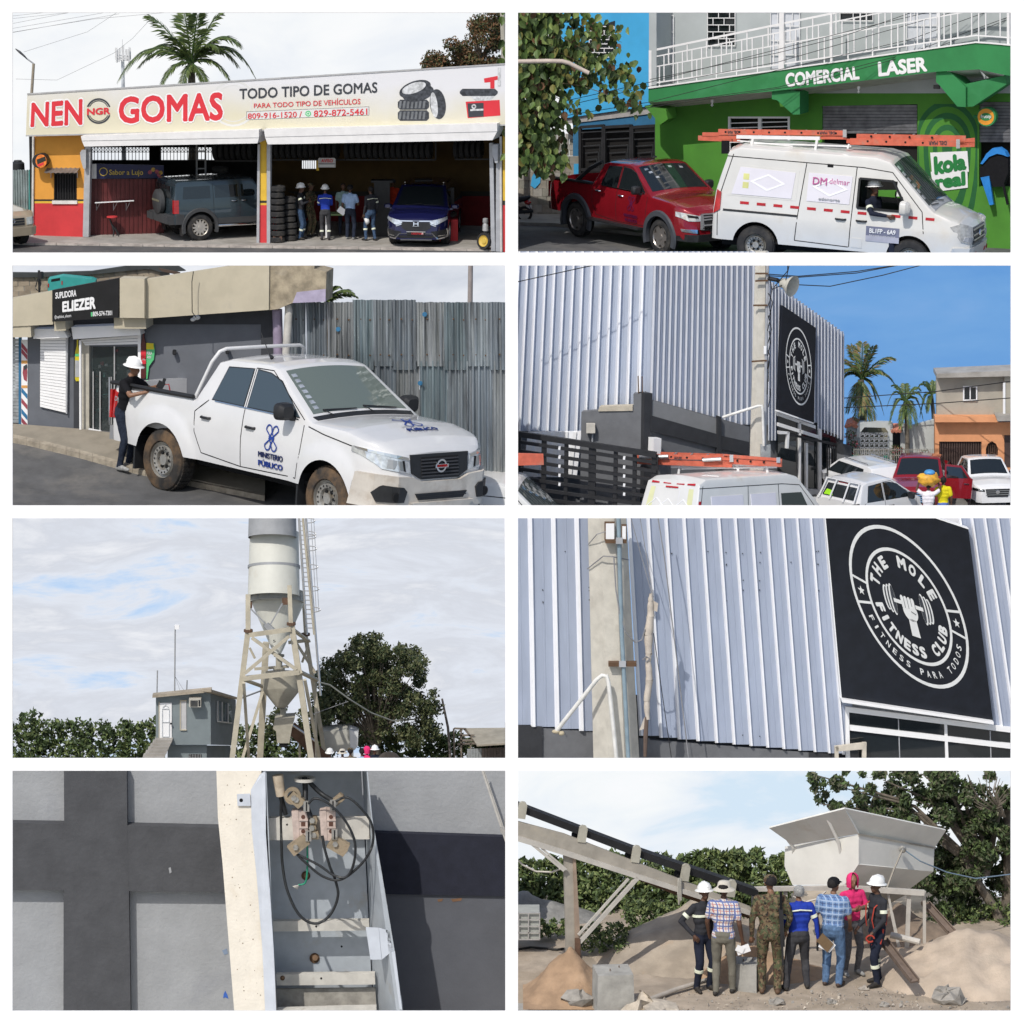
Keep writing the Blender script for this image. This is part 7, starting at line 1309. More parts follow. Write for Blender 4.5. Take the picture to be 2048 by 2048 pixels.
cable(P5,'sagging_cable','pale cable sagging from the silo across the big tree',[(1205,650,4),(1245,660,4.5),(1320,715,5),(1400,765,6),(1480,795,7),(1560,790,8),(1670,752,8.4)],.022,mat('pale_cable',(.32,.32,.28),.8));cable(P5,'thin_cable','thin cable from the silo foot to the hanging cable',[(1180,770,5),(1250,745,5),(1315,722,5)],.009,M_cable_g)
for u,v,yw,kw,lb in((1244,918,170,dict(top=M_navy,hat='hard'),'person in white hard hat beside the silo leg, only the head showing'),(1292,916,180,dict(top=M_plaid,hat='bucket'),'person in checked shirt and pale sun hat below the feed hopper'),(1322,912,180,dict(top=M_camo,hat='cap',extra=M_camo),'person in brown clothing next to the pale sun hat'),(1366,914,190,dict(top=M_ltblue,hat='cap'),'person in light blue shirt seen from behind in the yard'),(1384,906,120,dict(top=M_pink,hat='hood'),'person in a pink hood behind the light blue shirt'),(1414,906,20,dict(top=M_navy,hat='hard'),'person in white hard hat facing the camera, rightmost in the yard')):
 q=P5.at(u,v,4);person(lb,q-V((0,0,1.62*.9)),R(yw),s=.9,vox=.03,group='people at the foot of the silo',**kw)
b=MB();b.ell(P5.at(1468,946,2),.33,.3,.26,12);b.build('round_boulder',mat('brown_boulder',(.06,.05,.042),.95,var=.3,bump=.4),label='dark round boulder at the bottom edge of the yard',cat='boulder',smooth=60)
# ================================================================ stand 6: gym wall with pole and round logo
skywall(P6,skymat('plain_blue_sky',[(0,(.25,.45,.80)),(1,(.4,.6,.88))]),Y=11.3)
floor(P6,'gym_yard',[(-24,1240),(1960,1240),(1960,940),(-24,940)],M_conc)
M_cl=mat('cladding_metal',(.40,.45,.56),.42,.2,.06,3,bump=.06,bs=5,stretch=(1,1,.2));M_clw=mat('white_sheet_lit_rib',(.88,.89,.92),.4,0,.03);M_gl=mat('gym_grey_wall',(.15,.155,.165),.85,var=.08,bump=.2,bs=25);M_gk=mat('gym_dark_wall',(.035,.037,.042),.85,var=.12,bump=.2,bs=25)
M_pole=mat('pole_concrete_rough',(.58,.55,.48),.9,var=.1,scale=2,bump=.5,bs=30,dirt=(.46,.43,.37),ds=1.5)
def cladding(par,pl,tops,bots,vt,vb,m=None,ribw=.16,h=.1,ofs=0):
 """trapezoidal sheets: tops, bots list the u of each rib at the upper and lower edge; flat pans and raised ribs"""
 for i in range(len(tops)-1):
  P=lambda x,k,o:(pl.hit(tops[i]+(tops[i+1]-tops[i])*x,vt(tops[i])if callable(vt)else vt,o+ofs),pl.hit(bots[i]+(bots[i+1]-bots[i])*x,vb(bots[i])if callable(vb)else vb,o+ofs))
  cs=[(0,0),(ribw*.55,h),(ribw*1.15,h),(ribw*1.55,0),(.6,0),(.62,.012),(.66,.012),(.68,0),(1,0)];q=[P(x,0,o)for x,o in cs]
  b=MB();b.add([a for a,c in q]+[c for a,c in q],[[k,k+1,k+10,k+9]for k in range(8)]);b.m=[1,1]+[0]*6;b.build('sheet',[m or M_cl,M_clw],par)  # white on each rib's left slope and crown paints its sunlit side
def gymlogo(pl,par,c,A,B,off,m,small=False):
 """rings, lettering, stars and the fist with a dumbbell; unit circle mapped by centre c and axes A, B (pixels)"""
 T=lambda x,y:(c[0]+A[0]*x+B[0]*y,c[1]+A[1]*x+B[1]*y)
 def ring(nm,r0,r1,a0=0,a1=360,n=64):
  b=MB()
  for i in range(n):
   p,q=R(a0+(a1-a0)*i/n),R(a0+(a1-a0)*(i+1)/n);pl.slab(b,[T(r1*math.cos(p),r1*math.sin(p)),T(r1*math.cos(q),r1*math.sin(q)),T(r0*math.cos(q),r0*math.sin(q)),T(r0*math.cos(p),r0*math.sin(p))],off,.004)
  b.build(nm,m,par)
 ring('outer_ring',.955,1.0);ring('inner_ring',.685,.725)
 def arc(txt,r,h,a0,da,up,bold,w_=.75):
  for i,ch in enumerate(txt):
   if ch==' ':continue
   a=R(a0+da*i);vs,fs=textmesh(ch,bold);b=MB();o=[];ww=h*(w_ if ch not in 'MW' else w_*1.25)*(.42 if ch=='I' else 1)
   for x,y,z in vs:
    rr_=(r+h*(.5-y))if up else(r-h*(.5-y));s_=(x-.5)*ww;th=a;X=rr_*math.cos(th)+(s_*math.sin(th)if up else-s_*math.sin(th));Y_=rr_*math.sin(th)-(s_*math.cos(th)if up else-s_*math.cos(th));p=T(X,Y_);o.append(pl.hit(p[0],p[1],off+.002+z))
   b.add(o,fs);b.build('letter',m,par)
 arc('THE MOLE',.565,.16,158,-18.5,True,.06);arc('FITNESS CLUB',.565,.15,194,13.6,False,.06);arc('FITNESS PARA TODOS',.835,.085,203,7.9,False,.02)
 for sg,aa in((-1,180),(1,0)):
  for s_ in(-1,1):a=R(aa+s_*10);b=MB();d=.016;pl.slab(b,[T(.72*math.cos(a),.72*math.sin(a)+d),T(.96*math.cos(a),.96*math.sin(a)+d),T(.96*math.cos(a),.96*math.sin(a)-d),T(.72*math.cos(a),.72*math.sin(a)-d)],off+.002,.004);b.build('divider',m,par)
  b=MB();pl.slab(b,[T(sg*.84+(.062 if i%2==0 else.026)*math.sin(R(36*i)),(.062 if i%2==0 else.026)*math.cos(R(36*i)))for i in range(10)],off+.002,.004);b.build('star',m,par)
 def shp(nm,pts,o=.002,mm=None):b=MB();pl.slab(b,[T(*p)for p in pts],off+o,.003);b.build(nm,mm or m,par)
 el=lambda cx,cy,rx,ry:[(cx+rx*math.cos(a),cy+ry*math.sin(a))for a in[2*math.pi*k/20 for k in range(20)]]
 for sg in(-1,1):
  for k in range(3):x=sg*(.38-k*.055);shp('dumbbell_plate',el(x,.03-sg*0,.05,.16+.02*k),.002+k*.008);shp('plate_shade',el(x-sg*.012,.03,.035,.14+.02*k),.006+k*.008,M_ld)
 shp('dumbbell_bar',[(-.26,.05),(.26,.05),(.26,.0),(-.26,.0)],.03);shp('wrist',[(-.07,-.38),(.08,-.38),(.075,-.16),(-.06,-.16)],.034);shp('fist',el(.005,-.06,.13,.13),.034)
 for k in range(4):x=-.10+k*.062;shp('finger',[(x-.026,-.03),(x+.024,-.03),(x+.028,.10),(x+.012,.125),(x-.012,.125),(x-.028,.10)],.040);shp('finger_gap',[(x+.026,-.03),(x+.034,-.03),(x+.036,.09),(x+.028,.09)],.044,M_ld)
 shp('thumb',el(.07,-.03,.05,.045),.048)
 shp('thumb_line',[(.02,-.06),(.1,-.085),(.1,-.075),(.02,-.05)],.052,M_ld)
F6=P6.face(P6.gu(-20,5.2),P6.gu(1960,6.6));N6=F6.n
t=thing('gym_wall','ribbed metal gym wall above a low grey plinth behind a concrete pole','wall',F6.hit(700,980))
cladding(t,F6,[-30+i*88 for i in range(6)],[-20+i*91 for i in range(6)],5,lambda u:812+u*.085,ribw=.17)
tp=[432,505,572,640,708,772,834,895,954,1012,1068,1120,1172,1224];cladding(t,F6,tp,[x+48+(x-432)*.035 for x in tp],5,lambda u:852+(u-480)*.093,ribw=.17)
tp=[1680,1725,1773,1822,1872,1920,1965];cladding(t,F6,tp,[x+118 for x in tp],5,830,ribw=.22)
PT(t,'backing_wall',M_gk,F6,[rc(-24,700,1280,1150)],-.25,.1);PT(t,'backing_wall',M_clw,F6,[rc(1150,0,1960,900)],-.3,.1);PT(t,'plinth',M_gl,F6,[[(115,822),(320,838),(320,1150),(115,1150)],[(520,868),(1120,915),(1120,1150),(520,1150)]],-.04,.2);PT(t,'plinth_pilaster',M_gk,F6,[[(-24,808),(115,818),(115,1150),(-24,1150)]],.04,.2);PT(t,'plinth_pilaster',M_gk,F6,[[(1120,915),(1225,923),(1225,1150),(1120,1150)]],.0,.1);PT(t,'plinth_end',M_gl,F6,[rc(480,862,520,1150)],-.02,.1)
b=MB()
for i in range(40):u=rnd.choice([110,196,284,520,596,665,735,802,866,930,1150,1045,1095,1145])+rnd.uniform(-2,2);p=F6.hit(u+6,rnd.choice([160,200,270,300,345,850])+rnd.uniform(-8,8),.03);b.ell(p,.018,.018,.018,5)
b.build('screw',M_ld,t,kind='stuff')
t2=thing('gym_sign','black sign board with a white round fist and dumbbell logo','sign',F6.hit(1500,720,.4));PT(t2,'sign_board',mat('sign_blue_black',(.008,.010,.016),.38,var=.2),F6,[[(1180,0),(1500,0),(1590,27),(1722,70),(1816,800),(1244,716)]],.35,.3);PT(t2,'sign_edge',M_white,F6,[[(1177,0),(1181,0),(1245,716),(1241,716)]],.36,.3);PT(t2,'sign_edge',M_white,F6,[[(1590,25),(1723,69),(1723,73),(1588,28)]],.362,.3)
gymlogo(F6,t2,(1498,365),(214,74),(-74,-300),.36,mat('logo_silver',(.72,.73,.72),.35,.1,.05,3))
b=MB();F6.slab(b,[(1243,714),(1818,800),(1818,810),(1246,726)],.6,.5)
b.build('sign_gutter',M_white,t2)
t2=thing('gym_window','dark strip window with white frames under the black sign','window',F6.hit(1600,960));PT(t2,'pane',M_glass,F6,[[(1268,760),(1960,850),(1960,1150),(1274,1150)]],.05,.05)
for q in([(1258,742),(1960,830),(1960,850),(1258,762)],[(1258,744),(1272,746),(1280,1150),(1262,1150)],[(1274,812),(1960,890),(1960,910),(1276,832)],[(1632,808),(1642,809),(1656,1150),(1642,1150)]):PT(t2,'window_frame',M_white,F6,[q],.12+.004*(q[0][1]%3),.1)
BARS(t2,'inner_mullion',M_grey_m,F6,[(1458,790,1470,1150),(1804,834,1814,1150)],.03,.06);t2=thing('lamp_bracket','chipped cream metal bracket at the corner of the strip window','bracket',F6.hit(1280,935,.4));PT(t2,'bracket_arm',mat('chipped_cream',(.6,.55,.46),.7,var=.15,dirt=(.3,.2,.14)),F6,[[(1220,892),(1335,878),(1337,902),(1222,912)],[(1322,878),(1338,878),(1334,1150),(1320,1150)],[(1218,892),(1232,892),(1238,1150),(1224,1150)]],.4,.12)
# concrete pole with its fittings
PQ=P6.front(4.2);t=thing('utility_pole','tapering grey concrete pole in front of the ribbed wall','pole',PQ.hit(400,985));b=MB();c0,c1=PQ.hit(358,0),PQ.hit(402,1150);hw=P6.px(4.2);rw=(72*hw,90*hw)
def ring8(c,r):return[c+V((r*x,-r*y,0))for x,y in((-1,.1),(-.35,.8),(.35,.8),(1,.1),(1,-.7),(-1,-.7))]
b.prism(ring8(c1,rw[1]),ring8(c0,rw[0]));b.build('shaft',M_pole,t)
b=MB();b.tube([PQ.hit(401,0,.62),PQ.hit(412,420,.68),PQ.hit(450,1150,.72)],.062,10);b.build('conduit',mat('blue_grey_pipe',(.24,.32,.37),.5),t,smooth=50);M_ru=MT['rust']
for v,u0,u1 in((120,352,432),(585,364,470)):PT(t,'pipe_clamp',M_ru,PQ,[rc(u0,v-9,u1,v+6)],.74,.25);PT(t,'clamp_band',M_grey_m,PQ,[rc(u0+40,v-14,u0+66,v+8)],.8,.08)
PT(t,'junction_plate',M_ru,PQ,[rc(349,46,388,116),rc(413,56,433,118)],.66,.12);PT(t,'junction_box',M_lw,PQ,[rc(354,52,386,110)],.72,.1);PT(t,'junction_box',M_lw,PQ,[rc(416,62,430,110)],.70,.1)
b=MB();b.tube([PQ.hit(285,222,.1),PQ.hit(345,174,.66),PQ.hit(380,176,.66),PQ.hit(440,188,.2)],.018,5);b.tube([PQ.hit(288,130,.1),PQ.hit(320,92,.66),PQ.hit(352,82,.7)],.014,5);b.build('tie_wire',M_cable_g,t)
b=MB();b.tube([PQ.hit(384,176,.68),PQ.hit(392,300,.70),PQ.hit(405,380,.72),PQ.hit(428,460,.7),PQ.hit(465,500,.6),PQ.hit(490,490,.6),PQ.hit(502,450,.6)],.02,6);b.build('looped_cable',M_cable_g,label='grey cable looping from the pole to the torn cloth',cat='cable')
b=MB();b.tube([PQ.hit(166,836,.2),PQ.hit(320,640,.85),PQ.hit(340,624,.88),PQ.hit(356,626,.88),PQ.hit(364,650,.88),PQ.hit(416,1150,.9)],.062,10);b.build('bent_pipe',mat('pvc_bright',(.72,.71,.67),.5),label='bent white plastic pipe crossing in front of the concrete pole',cat='pipe',smooth=50)
b=MB();b.ell(PQ.hit(166,836,.2),.12,.1,.06);b.ell(PQ.hit(186,842,.2),.09,.08,.07);b.build('foam_lump',mat('tan_foam',(.5,.43,.3),.9,bump=.5),label='tan foam lump sealing the pipe end on the plinth',cat='foam')
# torn cloth wrapped round a stick
t=thing('wrapped_stick','torn beige cloth wrapped around a hanging stick beside the pole','cloth',PQ.hit(505,930,.5));b=MB();P=[(522,316),(526,345),(522,400),(512,470),(518,540),(514,570),(516,640),(510,720),(512,790)];rr_=[.05,.08,.11,.13,.1,.08,.11,.09,.07]
for i,(u,v)in enumerate(P):
 if not i:continue
 (u0,v0)=P[i-1];b.tube([PQ.hit(u0+(u-u0)*x+2*math.sin(i*2+x*3),v0+(v-v0)*x,.5)for x in np.linspace(0,1,6)],[rr_[i-1]+(rr_[i]-rr_[i-1])*x+.008*math.sin(x*7+i*3)for x in np.linspace(0,1,6)],9,caps=False)
b.add([PQ.hit(530,340,.52),PQ.hit(552,352,.55),PQ.hit(548,384,.52),PQ.hit(534,380,.5)],[[0,1,2,3]]);b.add([PQ.hit(500,780,.52),PQ.hit(480,832,.5),PQ.hit(500,826,.52)],[[0,1,2]]);b.build('cloth',mat('beige_canvas',(.55,.49,.42),.95,var=.12,bump=.8,bs=9),t,smooth=60);b=MB();b.tube([PQ.hit(508,780,.5),PQ.hit(504,850,.5),PQ.hit(502,930,.5)],[.06,.07,.05],7);b.build('stick',mat('brown_stick',(.14,.10,.08),.95,bump=.6),t)
b=MB();b.tube([PQ.hit(494,566,.55),PQ.hit(506,552,.6),PQ.hit(520,560,.6),PQ.hit(506,574,.6)],.02,5);b.build('knot',M_cable_g,t)
for i,(pts,lb)in enumerate(((((440,0,4.6),(528,318,3.8)),'guy wire running down to the top of the wrapped stick'),(((478,0,4.7),(534,330,3.8)),'second guy wire meeting the wrapped stick from above'),(((546,0,4.4),(575,180,4.3),(692,1150,4)),'long pale guy wire slanting across the ribbed wall'),(((534,465,3.8),(632,1150,3.6)),'dark wire running from the wrapped cloth to the ground'))):cable(P6,'guy_wire',lb,pts,.018 if i==2 else.012,M_cable_g if i<3 else M_cable,'guy wires beside the pole')
# ================================================================ stand 4: ribbed gym, vehicles in front, houses and palms
h1=P4.at(960,1080,4.5).z-P4.z;h2=P4.at(960,952,6.6).z-P4.z
P4.prof=lambda Y:lerpn(Y,[(1.5,0),(4.5,h1),(6.6,h2),(12,h2+.1)])
skywall(P4,skymat('deep_blue_sky',[(0,(.13,.33,.70)),(.4,(.17,.38,.73)),(.68,(.21,.41,.75)),(.88,(.40,.53,.78)),(1,(.58,.65,.80))],(.5,.5,1.4),.38,lo=.34,hi=.95,seed=7),Y=11.3,u0=-24)
groundgrid(P4,'street',-24,1960,-4,10.8,12,40,lambda u,Y,x,y:0,mat('pale_asphalt',(.2,.195,.185),.9,var=.15,bump=.3,dirt=(.27,.25,.22)))
A4=P4.face(P4.gu(-24,5.6),P4.gu(535,4.6));B4=P4.face(P4.gu(535,4.6),P4.gu(1256,8.6));t=thing('gym_building','tall silver ribbed gym building with grey base walls and a glass front','building',A4.hit(500,1240))
M_c4=mat('cladding_silver',(.46,.51,.61),.42,.2,.06,3,bump=.06,bs=5,stretch=(1,1,.2))
cladding(t,A4,[-14,21,55,87,123,156,192,228,261,297,333,369,405,445,485,535],[-22,-10,22,58,93,127,163,199,235,272,308,346,384,427,467,520],-14,lambda u:664 if u<265 else 600,M_c4,.26,.14)
tp=[536+20.6*i for i in range(22)];cladding(t,B4,tp,[x-18+i*.8 for i,x in enumerate(tp)],-14,lambda u:640,M_c4,.36,.16)
tp=[966+12.4*i for i in range(24)]+[1254];vt4=lambda u:101+(u-977)*.715;cladding(t,B4,tp,[x-1 for x in tp],vt4,lambda u:700 if u<1000 else(584+(u-1003)*.36 if u<1150 else 660+(u-1150)*.42),M_c4,.36,.14,.01)
PT(t,'hidden_wall',M_gl,B4,[[(540,0),(905,0),(977,112),(1250,306),(1250,900),(540,1300)]],-.1,.2)
PT(t,'base_wall',M_gl,A4,[[(262,592),(330,586),(458,586),(458,524),(500,520),(500,1300),(250,1300)]],.7,.3);PT(t,'rough_top',mat('rough_cream',(.5,.45,.36),.95,bump=.7),A4,[[(330,572),(455,568),(455,588),(325,590)]],.75,.3);PT(t,'base_wall',M_gl,A4,[[(-24,660),(262,660),(250,1300),(-24,1300)]],-.3,.2)
BQ=Plane(P4,A4.hit(500,700,.7),B4.n);PT(t,'pilaster',M_gk,BQ,[[(500,521),(530,522),(526,700),(518,1300),(492,1300)]],.1,.3);PT(t,'side_wall',M_gl,BQ,[[(528,545),(896,648),(894,1300),(518,1300)]],0,.3);PT(t,'dark_band',M_gk,BQ,[[(527,606),(776,676),(776,728),(524,664)]],.12,.1);PT(t,'dark_band',M_gk,BQ,[[(790,682),(896,706),(894,755),(788,732)]],.12,.1);PT(t,'pilaster',M_gk,BQ,[[(776,606),(791,612),(790,900),(774,900)]],.14,.1);PT(t,'top_band',mat('gym_light_grey',(.22,.225,.23),.85,var=.06,bump=.2),BQ,[[(530,546),(776,618),(776,676),(527,606)]],.06,.1)
b=MB();b.tube([A4.hit(478,522,.7),A4.hit(476,456,.7)],.02,5);b.tube([A4.hit(492,520,.7),A4.hit(491,458,.7)],.02,5);b.build('rebar',M_ru,t);PT(t,'loose_sheet',M_clw,A4,[[(60,668),(262,664),(244,840),(40,836)]],.4,.05)
for i in range(6):PT(t,'loose_sheet_rib',M_white,A4,[[(70+i*32,668),(84+i*32,668),(64+i*32,838),(48+i*32,838)]],.46,.05)
b=MB();b.mm(A4.hit(280,668,.8),A4.hit(314,638,.95));b.build('meter_box',mat('meter_cream',(.55,.52,.46),.7),label='cream meter box on the grey wall above the black gate',cat='box');b=MB();b.tube([A4.hit(304,668,.8),A4.hit(298,920,.8)],.03,6);b.build('conduit',M_grey_m,t);PT(None,'white_cabinet',M_white,BQ,[[(535,692),(564,692),(562,752),(533,752)]],.4,.3,top=('white narrow cabinet standing on the side wall behind the ladders','cabinet'))
t2=thing('gym_sign','tall black gym sign with the round fist logo high on the ribbed front','sign',B4.hit(1080,640,.3));PT(t2,'sign_board',MT['sign_blue_black'],B4,[[(1021,190),(1147,275),(1139,633),(1007,586)]],.35,.15);gymlogo(B4,t2,(1082,420),(49,22),(-2,-146),.36,MT['logo_silver']);PT(t2,'sign_edge',M_white,B4,[[(1006,586),(1139,633),(1139,638),(1006,592)]],.4,.2)
t2=thing('glass_front','dark glass shop front with white mullions under the gym sign','window',B4.hit(1120,890));PT(t2,'pane',M_glass,B4,[[(1004,600),(1146,650),(1232,680),(1232,910),(1004,960)]],.1,.05)
for q in([(1003,592),(1146,644),(1146,656),(1003,606)],[(1005,632),(1162,682),(1162,695),(1005,646)],[(1160,655),(1169,658),(1169,910),(1160,910)],[(1085,630),(1091,632),(1091,930),(1085,930)],[(1110,710),(1117,710),(1117,900),(1110,900)],[(1200,730),(1205,730),(1205,880),(1200,880)]):PT(t2,'mullion',M_wm,B4,[q],.2,.1)
PT(t2,'lamp_bracket',M_wm,B4,[[(1006,664),(1046,668),(1046,676),(1008,676)],[(1040,668),(1048,668),(1044,730),(1036,730)]],.6,.1);BARS(t2,'gate_bar',M_iron,B4,[(1005,668,1255,722,.08)]+[(1190+i*8,712,1190+i*8,900)for i in range(8)],.03,.45);PT(t2,'sill',M_grey_m,B4,[[(1005,880),(1160,886),(1160,906),(1005,908)]],.3,.2)
PT(t,'end_pier',M_gk,B4,[[(1252,712),(1282,720),(1282,760),(1252,752)]],.9,.4);PT(t,'end_pier',M_gl,B4,[[(1253,752),(1282,760),(1282,1100),(1253,1100)]],.88,.4)
# pole, bell lamp and cables
Z4=P4.front(3.6);t2=thing('utility_pole','tall pale concrete pole with wires rising past the gym corner','pole',P4.gu(930,3.6));b=MB();k=P4.px(3.6);c0,c1=Z4.hit(942,-14),Z4.hit(922,1180)
b.prism([c1+V((k*36*x,-k*36*y,0))for x,y in((-1,0),(-.4,.7),(.6,.7),(1,0),(1,-.7),(-1,-.7))],[c0+V((k*23*x,-k*23*y,0))for x,y in((-1,0),(-.4,.7),(.6,.7),(1,0),(1,-.7),(-1,-.7))]);b.build('shaft',M_pole,t2)
b=MB();b.tube([Z4.hit(966,-10,.2),Z4.hit(960,300,.25),Z4.hit(952,760,.3)],.05,7);b.build('conduit',M_grey_m,t2);b=MB()
for i in range(9):b.tube([Z4.hit(968+rnd.uniform(-3,6),90+i*50+rnd.uniform(-20,20),.3),Z4.hit(972+rnd.uniform(-8,14),130+i*50,.35),Z4.hit(966+rnd.uniform(-3,4),190+i*48,.3)],.014,4)
b.build('loose_wires',M_cable,t2,kind='stuff');BARS(t2,'strap',M_ru,Z4,[(918,70,966,70),(918,98,966,96),(910,190,964,190),(904,402,962,398)],.05,.3);PT(t2,'meter_box',M_lw,Z4,[rc(950,345,960,374)],.35,.1);PT(t2,'steel_box',M_galv,Z4,[rc(938,718,976,764)],.4,.2)
b=MB();b.tube([Z4.hit(796,612,.2),Z4.hit(870,588,.5),Z4.hit(928,570,.55),Z4.hit(942,568,.55),Z4.hit(946,590,.55),Z4.hit(950,720,.5)],.045,8);b.build('bent_pipe',MT['pvc_bright'],label='bent white pipe running from the side wall onto the pole',cat='pipe',smooth=50)
t2=thing('bell_lamp','old bell shaped street lamp on the concrete pole','street lamp',Z4.hit(1040,115,.5));mx=MX.Translation(Z4.hit(1058,118,.6))@V((.8,-.62,-.2)).to_track_quat('Z','Y').to_matrix().to_4x4();b=MB();b.lathe([(41*k,.02),(39*k,0),(34*k,-.1),(22*k,-.22),(18*k,-.4),(10*k,-.46),(.001,-.46)],24,mx);b.build('shade',mat('lamp_enamel',(.55,.53,.46),.5,dirt=(.35,.3,.22)),t2,smooth=50);b=MB();b.tube([Z4.hit(966,88,.2),Z4.hit(1000,94,.4),mx@V((0,0,-.44))],.07,8);b.build('arm',M_iron,t2)
for i,(q,lb)in enumerate((([(-20,110,3),(300,40,3),(420,8,3)],'black cable crossing the upper left of the ribbed wall'),([(966,72,3.4),(1080,80,3.6),(1300,62,4),(1450,38,4)],'upper black cable from the pole across the blue sky'),([(966,78,3.4),(1080,84,3.6),(1300,68,4),(1470,36,4)],'black cable just under the uppermost one in the blue sky'),([(1075,112,3.4),(1200,118,3.6),(1400,76,4),(1560,34,4)],'wavy black cable below the bell lamp'),([(1056,-8,3),(1030,110,3),(980,130,3.2)],'black cable dropping past the bell lamp'),([(1040,-8,3),(1040,60,3),(990,120,3.2)],'second black cable dropping past the bell lamp'),([(1250,540,9),(1600,515,9),(1900,474,6)],'black cable passing in front of the concrete house window'),([(1250,576,9),(1600,560,8),(1900,538,6)],'thick black cable below the concrete house window'))):cable(P4,'overhead_cable',lb,q,.016,M_cable,'cables by the gym')
# black gate
G4=P4.face(P4.gu(-24,3.4),P4.gu(560,2.4));t2=thing('iron_gate','black iron gate of flat rails before the grey gym base','gate',G4.hit(250,1240));gt=lambda u,v:v+(u-20)*.152
BARS(t2,'rail',M_iron,G4,[(-24,gt(-24,674),545,gt(545,674),.17)]+[(-24,gt(-24,v),545,gt(545,v)-(v-700)*.04,.1)for v in(704,738,772,806,840,874,908,942,976)],.1,.05,one=False)
for u,w_ in((28,.12),(122,.15),(206,.12),(304,.22),(392,.12),(464,.12),(540,.2)):b=MB();G4.bar(b,u,gt(u,674),u-8,1240,w_,.0,.12);b.build('post',M_iron,t2)
for u in(176,420):BARS(t2,'weld_plate',M_white,G4,[(u,gt(u,v),u+8,gt(u+8,v))for v in(704,738,772,806,840)],.1,.08)
# houses and palms
H4=P4.front(9.4);t=thing('orange_house','two storey house, bare concrete above and orange below','house',P4.gu(1740,9.4));M_oc=mat('raw_concrete_wall',(.40,.37,.31),.9,var=.12,scale=1.2,bump=.25,dirt=(.33,.3,.25));M_oo=mat('peach_orange_paint',(.72,.33,.16),.85,var=.06,bump=.15,dirt=(.6,.33,.2),ds=.7,dth=.62)
PT(t,'roof_slab',M_conc,H4,[[(1602,448),(1945,434),(1945,456),(1602,464)]],.45,1.2);PT(t,'upper_wall',M_oc,H4,[[(1602,464),(1858,458),(1858,604),(1602,612)]],0,.3);PT(t,'upper_wall',M_oc,H4,[rc(1858,456,1945,610)],.25,.3);PT(t,'upper_pillar',M_lw,H4,[rc(1853,480,1862,606)],.3,.1)
PT(t,'orange_band',M_oo,H4,[rc(1596,610,1835,631)],.4,.5);PT(t,'orange_wall',M_oo,H4,[rc(1596,631,1612,900),rc(1612,631,1945,704),rc(1772,704,1788,900),rc(1834,704,1945,900),[(1788,704),(1834,704),(1834,730),(1826,712),(1811,703),(1796,712),(1788,730)]],.02,.3);PT(t,'canopy',M_conc,H4,[[(1825,607),(1945,605),(1945,624),(1832,627)]],.7,.9)
w_=PT(t,'window',M_glass,H4,[rc(1704,497,1754,548)],.02,.03);PT(w_,'window_frame',M_lw,H4,[rc(1702,495,1707,551),rc(1751,495,1756,551),rc(1727,499,1731,547),rc(1707,546,1751,551),rc(1707,495,1751,499)],.06,.06)
M_bw4=mat('brown_gate',(.07,.045,.04),.7,var=.15);PT(t,'garage_gate',M_bw4,H4,[rc(1612,704,1772,860)],-.12,.05);BARS(t,'gate_slat',mat('brown_slat',(.1,.065,.055),.7),H4,[(1616+i*9,706,1616+i*9,860)for i in range(18)],.035,-.06,one=False)
d_=PT(t,'arched_door',M_bw4,H4,[[(1788,730),(1796,712),(1811,703),(1826,712),(1834,730),(1834,860),(1788,860)]],-.15,.05);BARS(d_,'door_bar',M_rs,H4,[(1790+i*8,716,1790+i*8,860)for i in range(6)]+[(1806,742,1824,760),(1824,742,1806,760)],.025,-.08);PT(t,'side_gate',M_bw4,H4,[rc(1858,680,1900,800)],.04,.03)
t=thing('white_house','low pale grey house with ironwork porch and terracotta roof edges','house',P4.gu(1400,9.9));H5=P4.front(9.9);M_pg=mat('pale_house_paint',(.50,.52,.50),.85,var=.06,bump=.1);PT(t,'porch_arch',M_pg,H5,[[(1302,640),(1318,630),(1436,632),(1436,900),(1420,900),(1420,668),(1408,652),(1330,650),(1316,668),(1312,690),(1300,690)]],.2,.3);PT(t,'inner_wall',mat('tan_inner_wall',(.24,.22,.15),.9),H5,[rc(1300,648,1424,900)],-.7,.1);PT(t,'gable',M_pg,H5,[[(1262,660),(1282,628),(1310,655),(1310,900),(1262,900)]],.05,.2);PT(t,'wall',M_pg,H5,[rc(1466,636,1484,900),[(1484,650),(1592,622),(1592,900),(1484,900)]],-.1,.2);PT(t,'shutter',M_iron,H5,[rc(1436,664,1466,900)],-.3,.1)
M_ter=mat('terracotta',(.62,.24,.15),.8,var=.2,scale=6)
for i in range(5):b=MB();b.tube([H5.hit(1262+i*9,640-abs(i-2)*-4,.2),H5.hit(1270+i*9,616+abs(i-2)*4,-.3)],.07,6);b.build('roof_tile',M_ter,t)
for i in range(5):b=MB();b.tube([H5.hit(1436+i*7,666-(i%2)*3,.25),H5.hit(1438+i*7,640,-.2)],.06,6);b.build('roof_tile',M_ter,t)
b=MB()
for i in range(6):
 for j in range(7):
  u,v=1314+i*18,672+j*18;q=[(u,v,u+15,v),(u,v,u,v+15),(u+5,v+5,u+15,v+5),(u+15,v+5,u+15,v+15),(u+5,v+5,u+5,v+11)]
  for s_ in q:H5.bar(b,*s_,.018,.3)
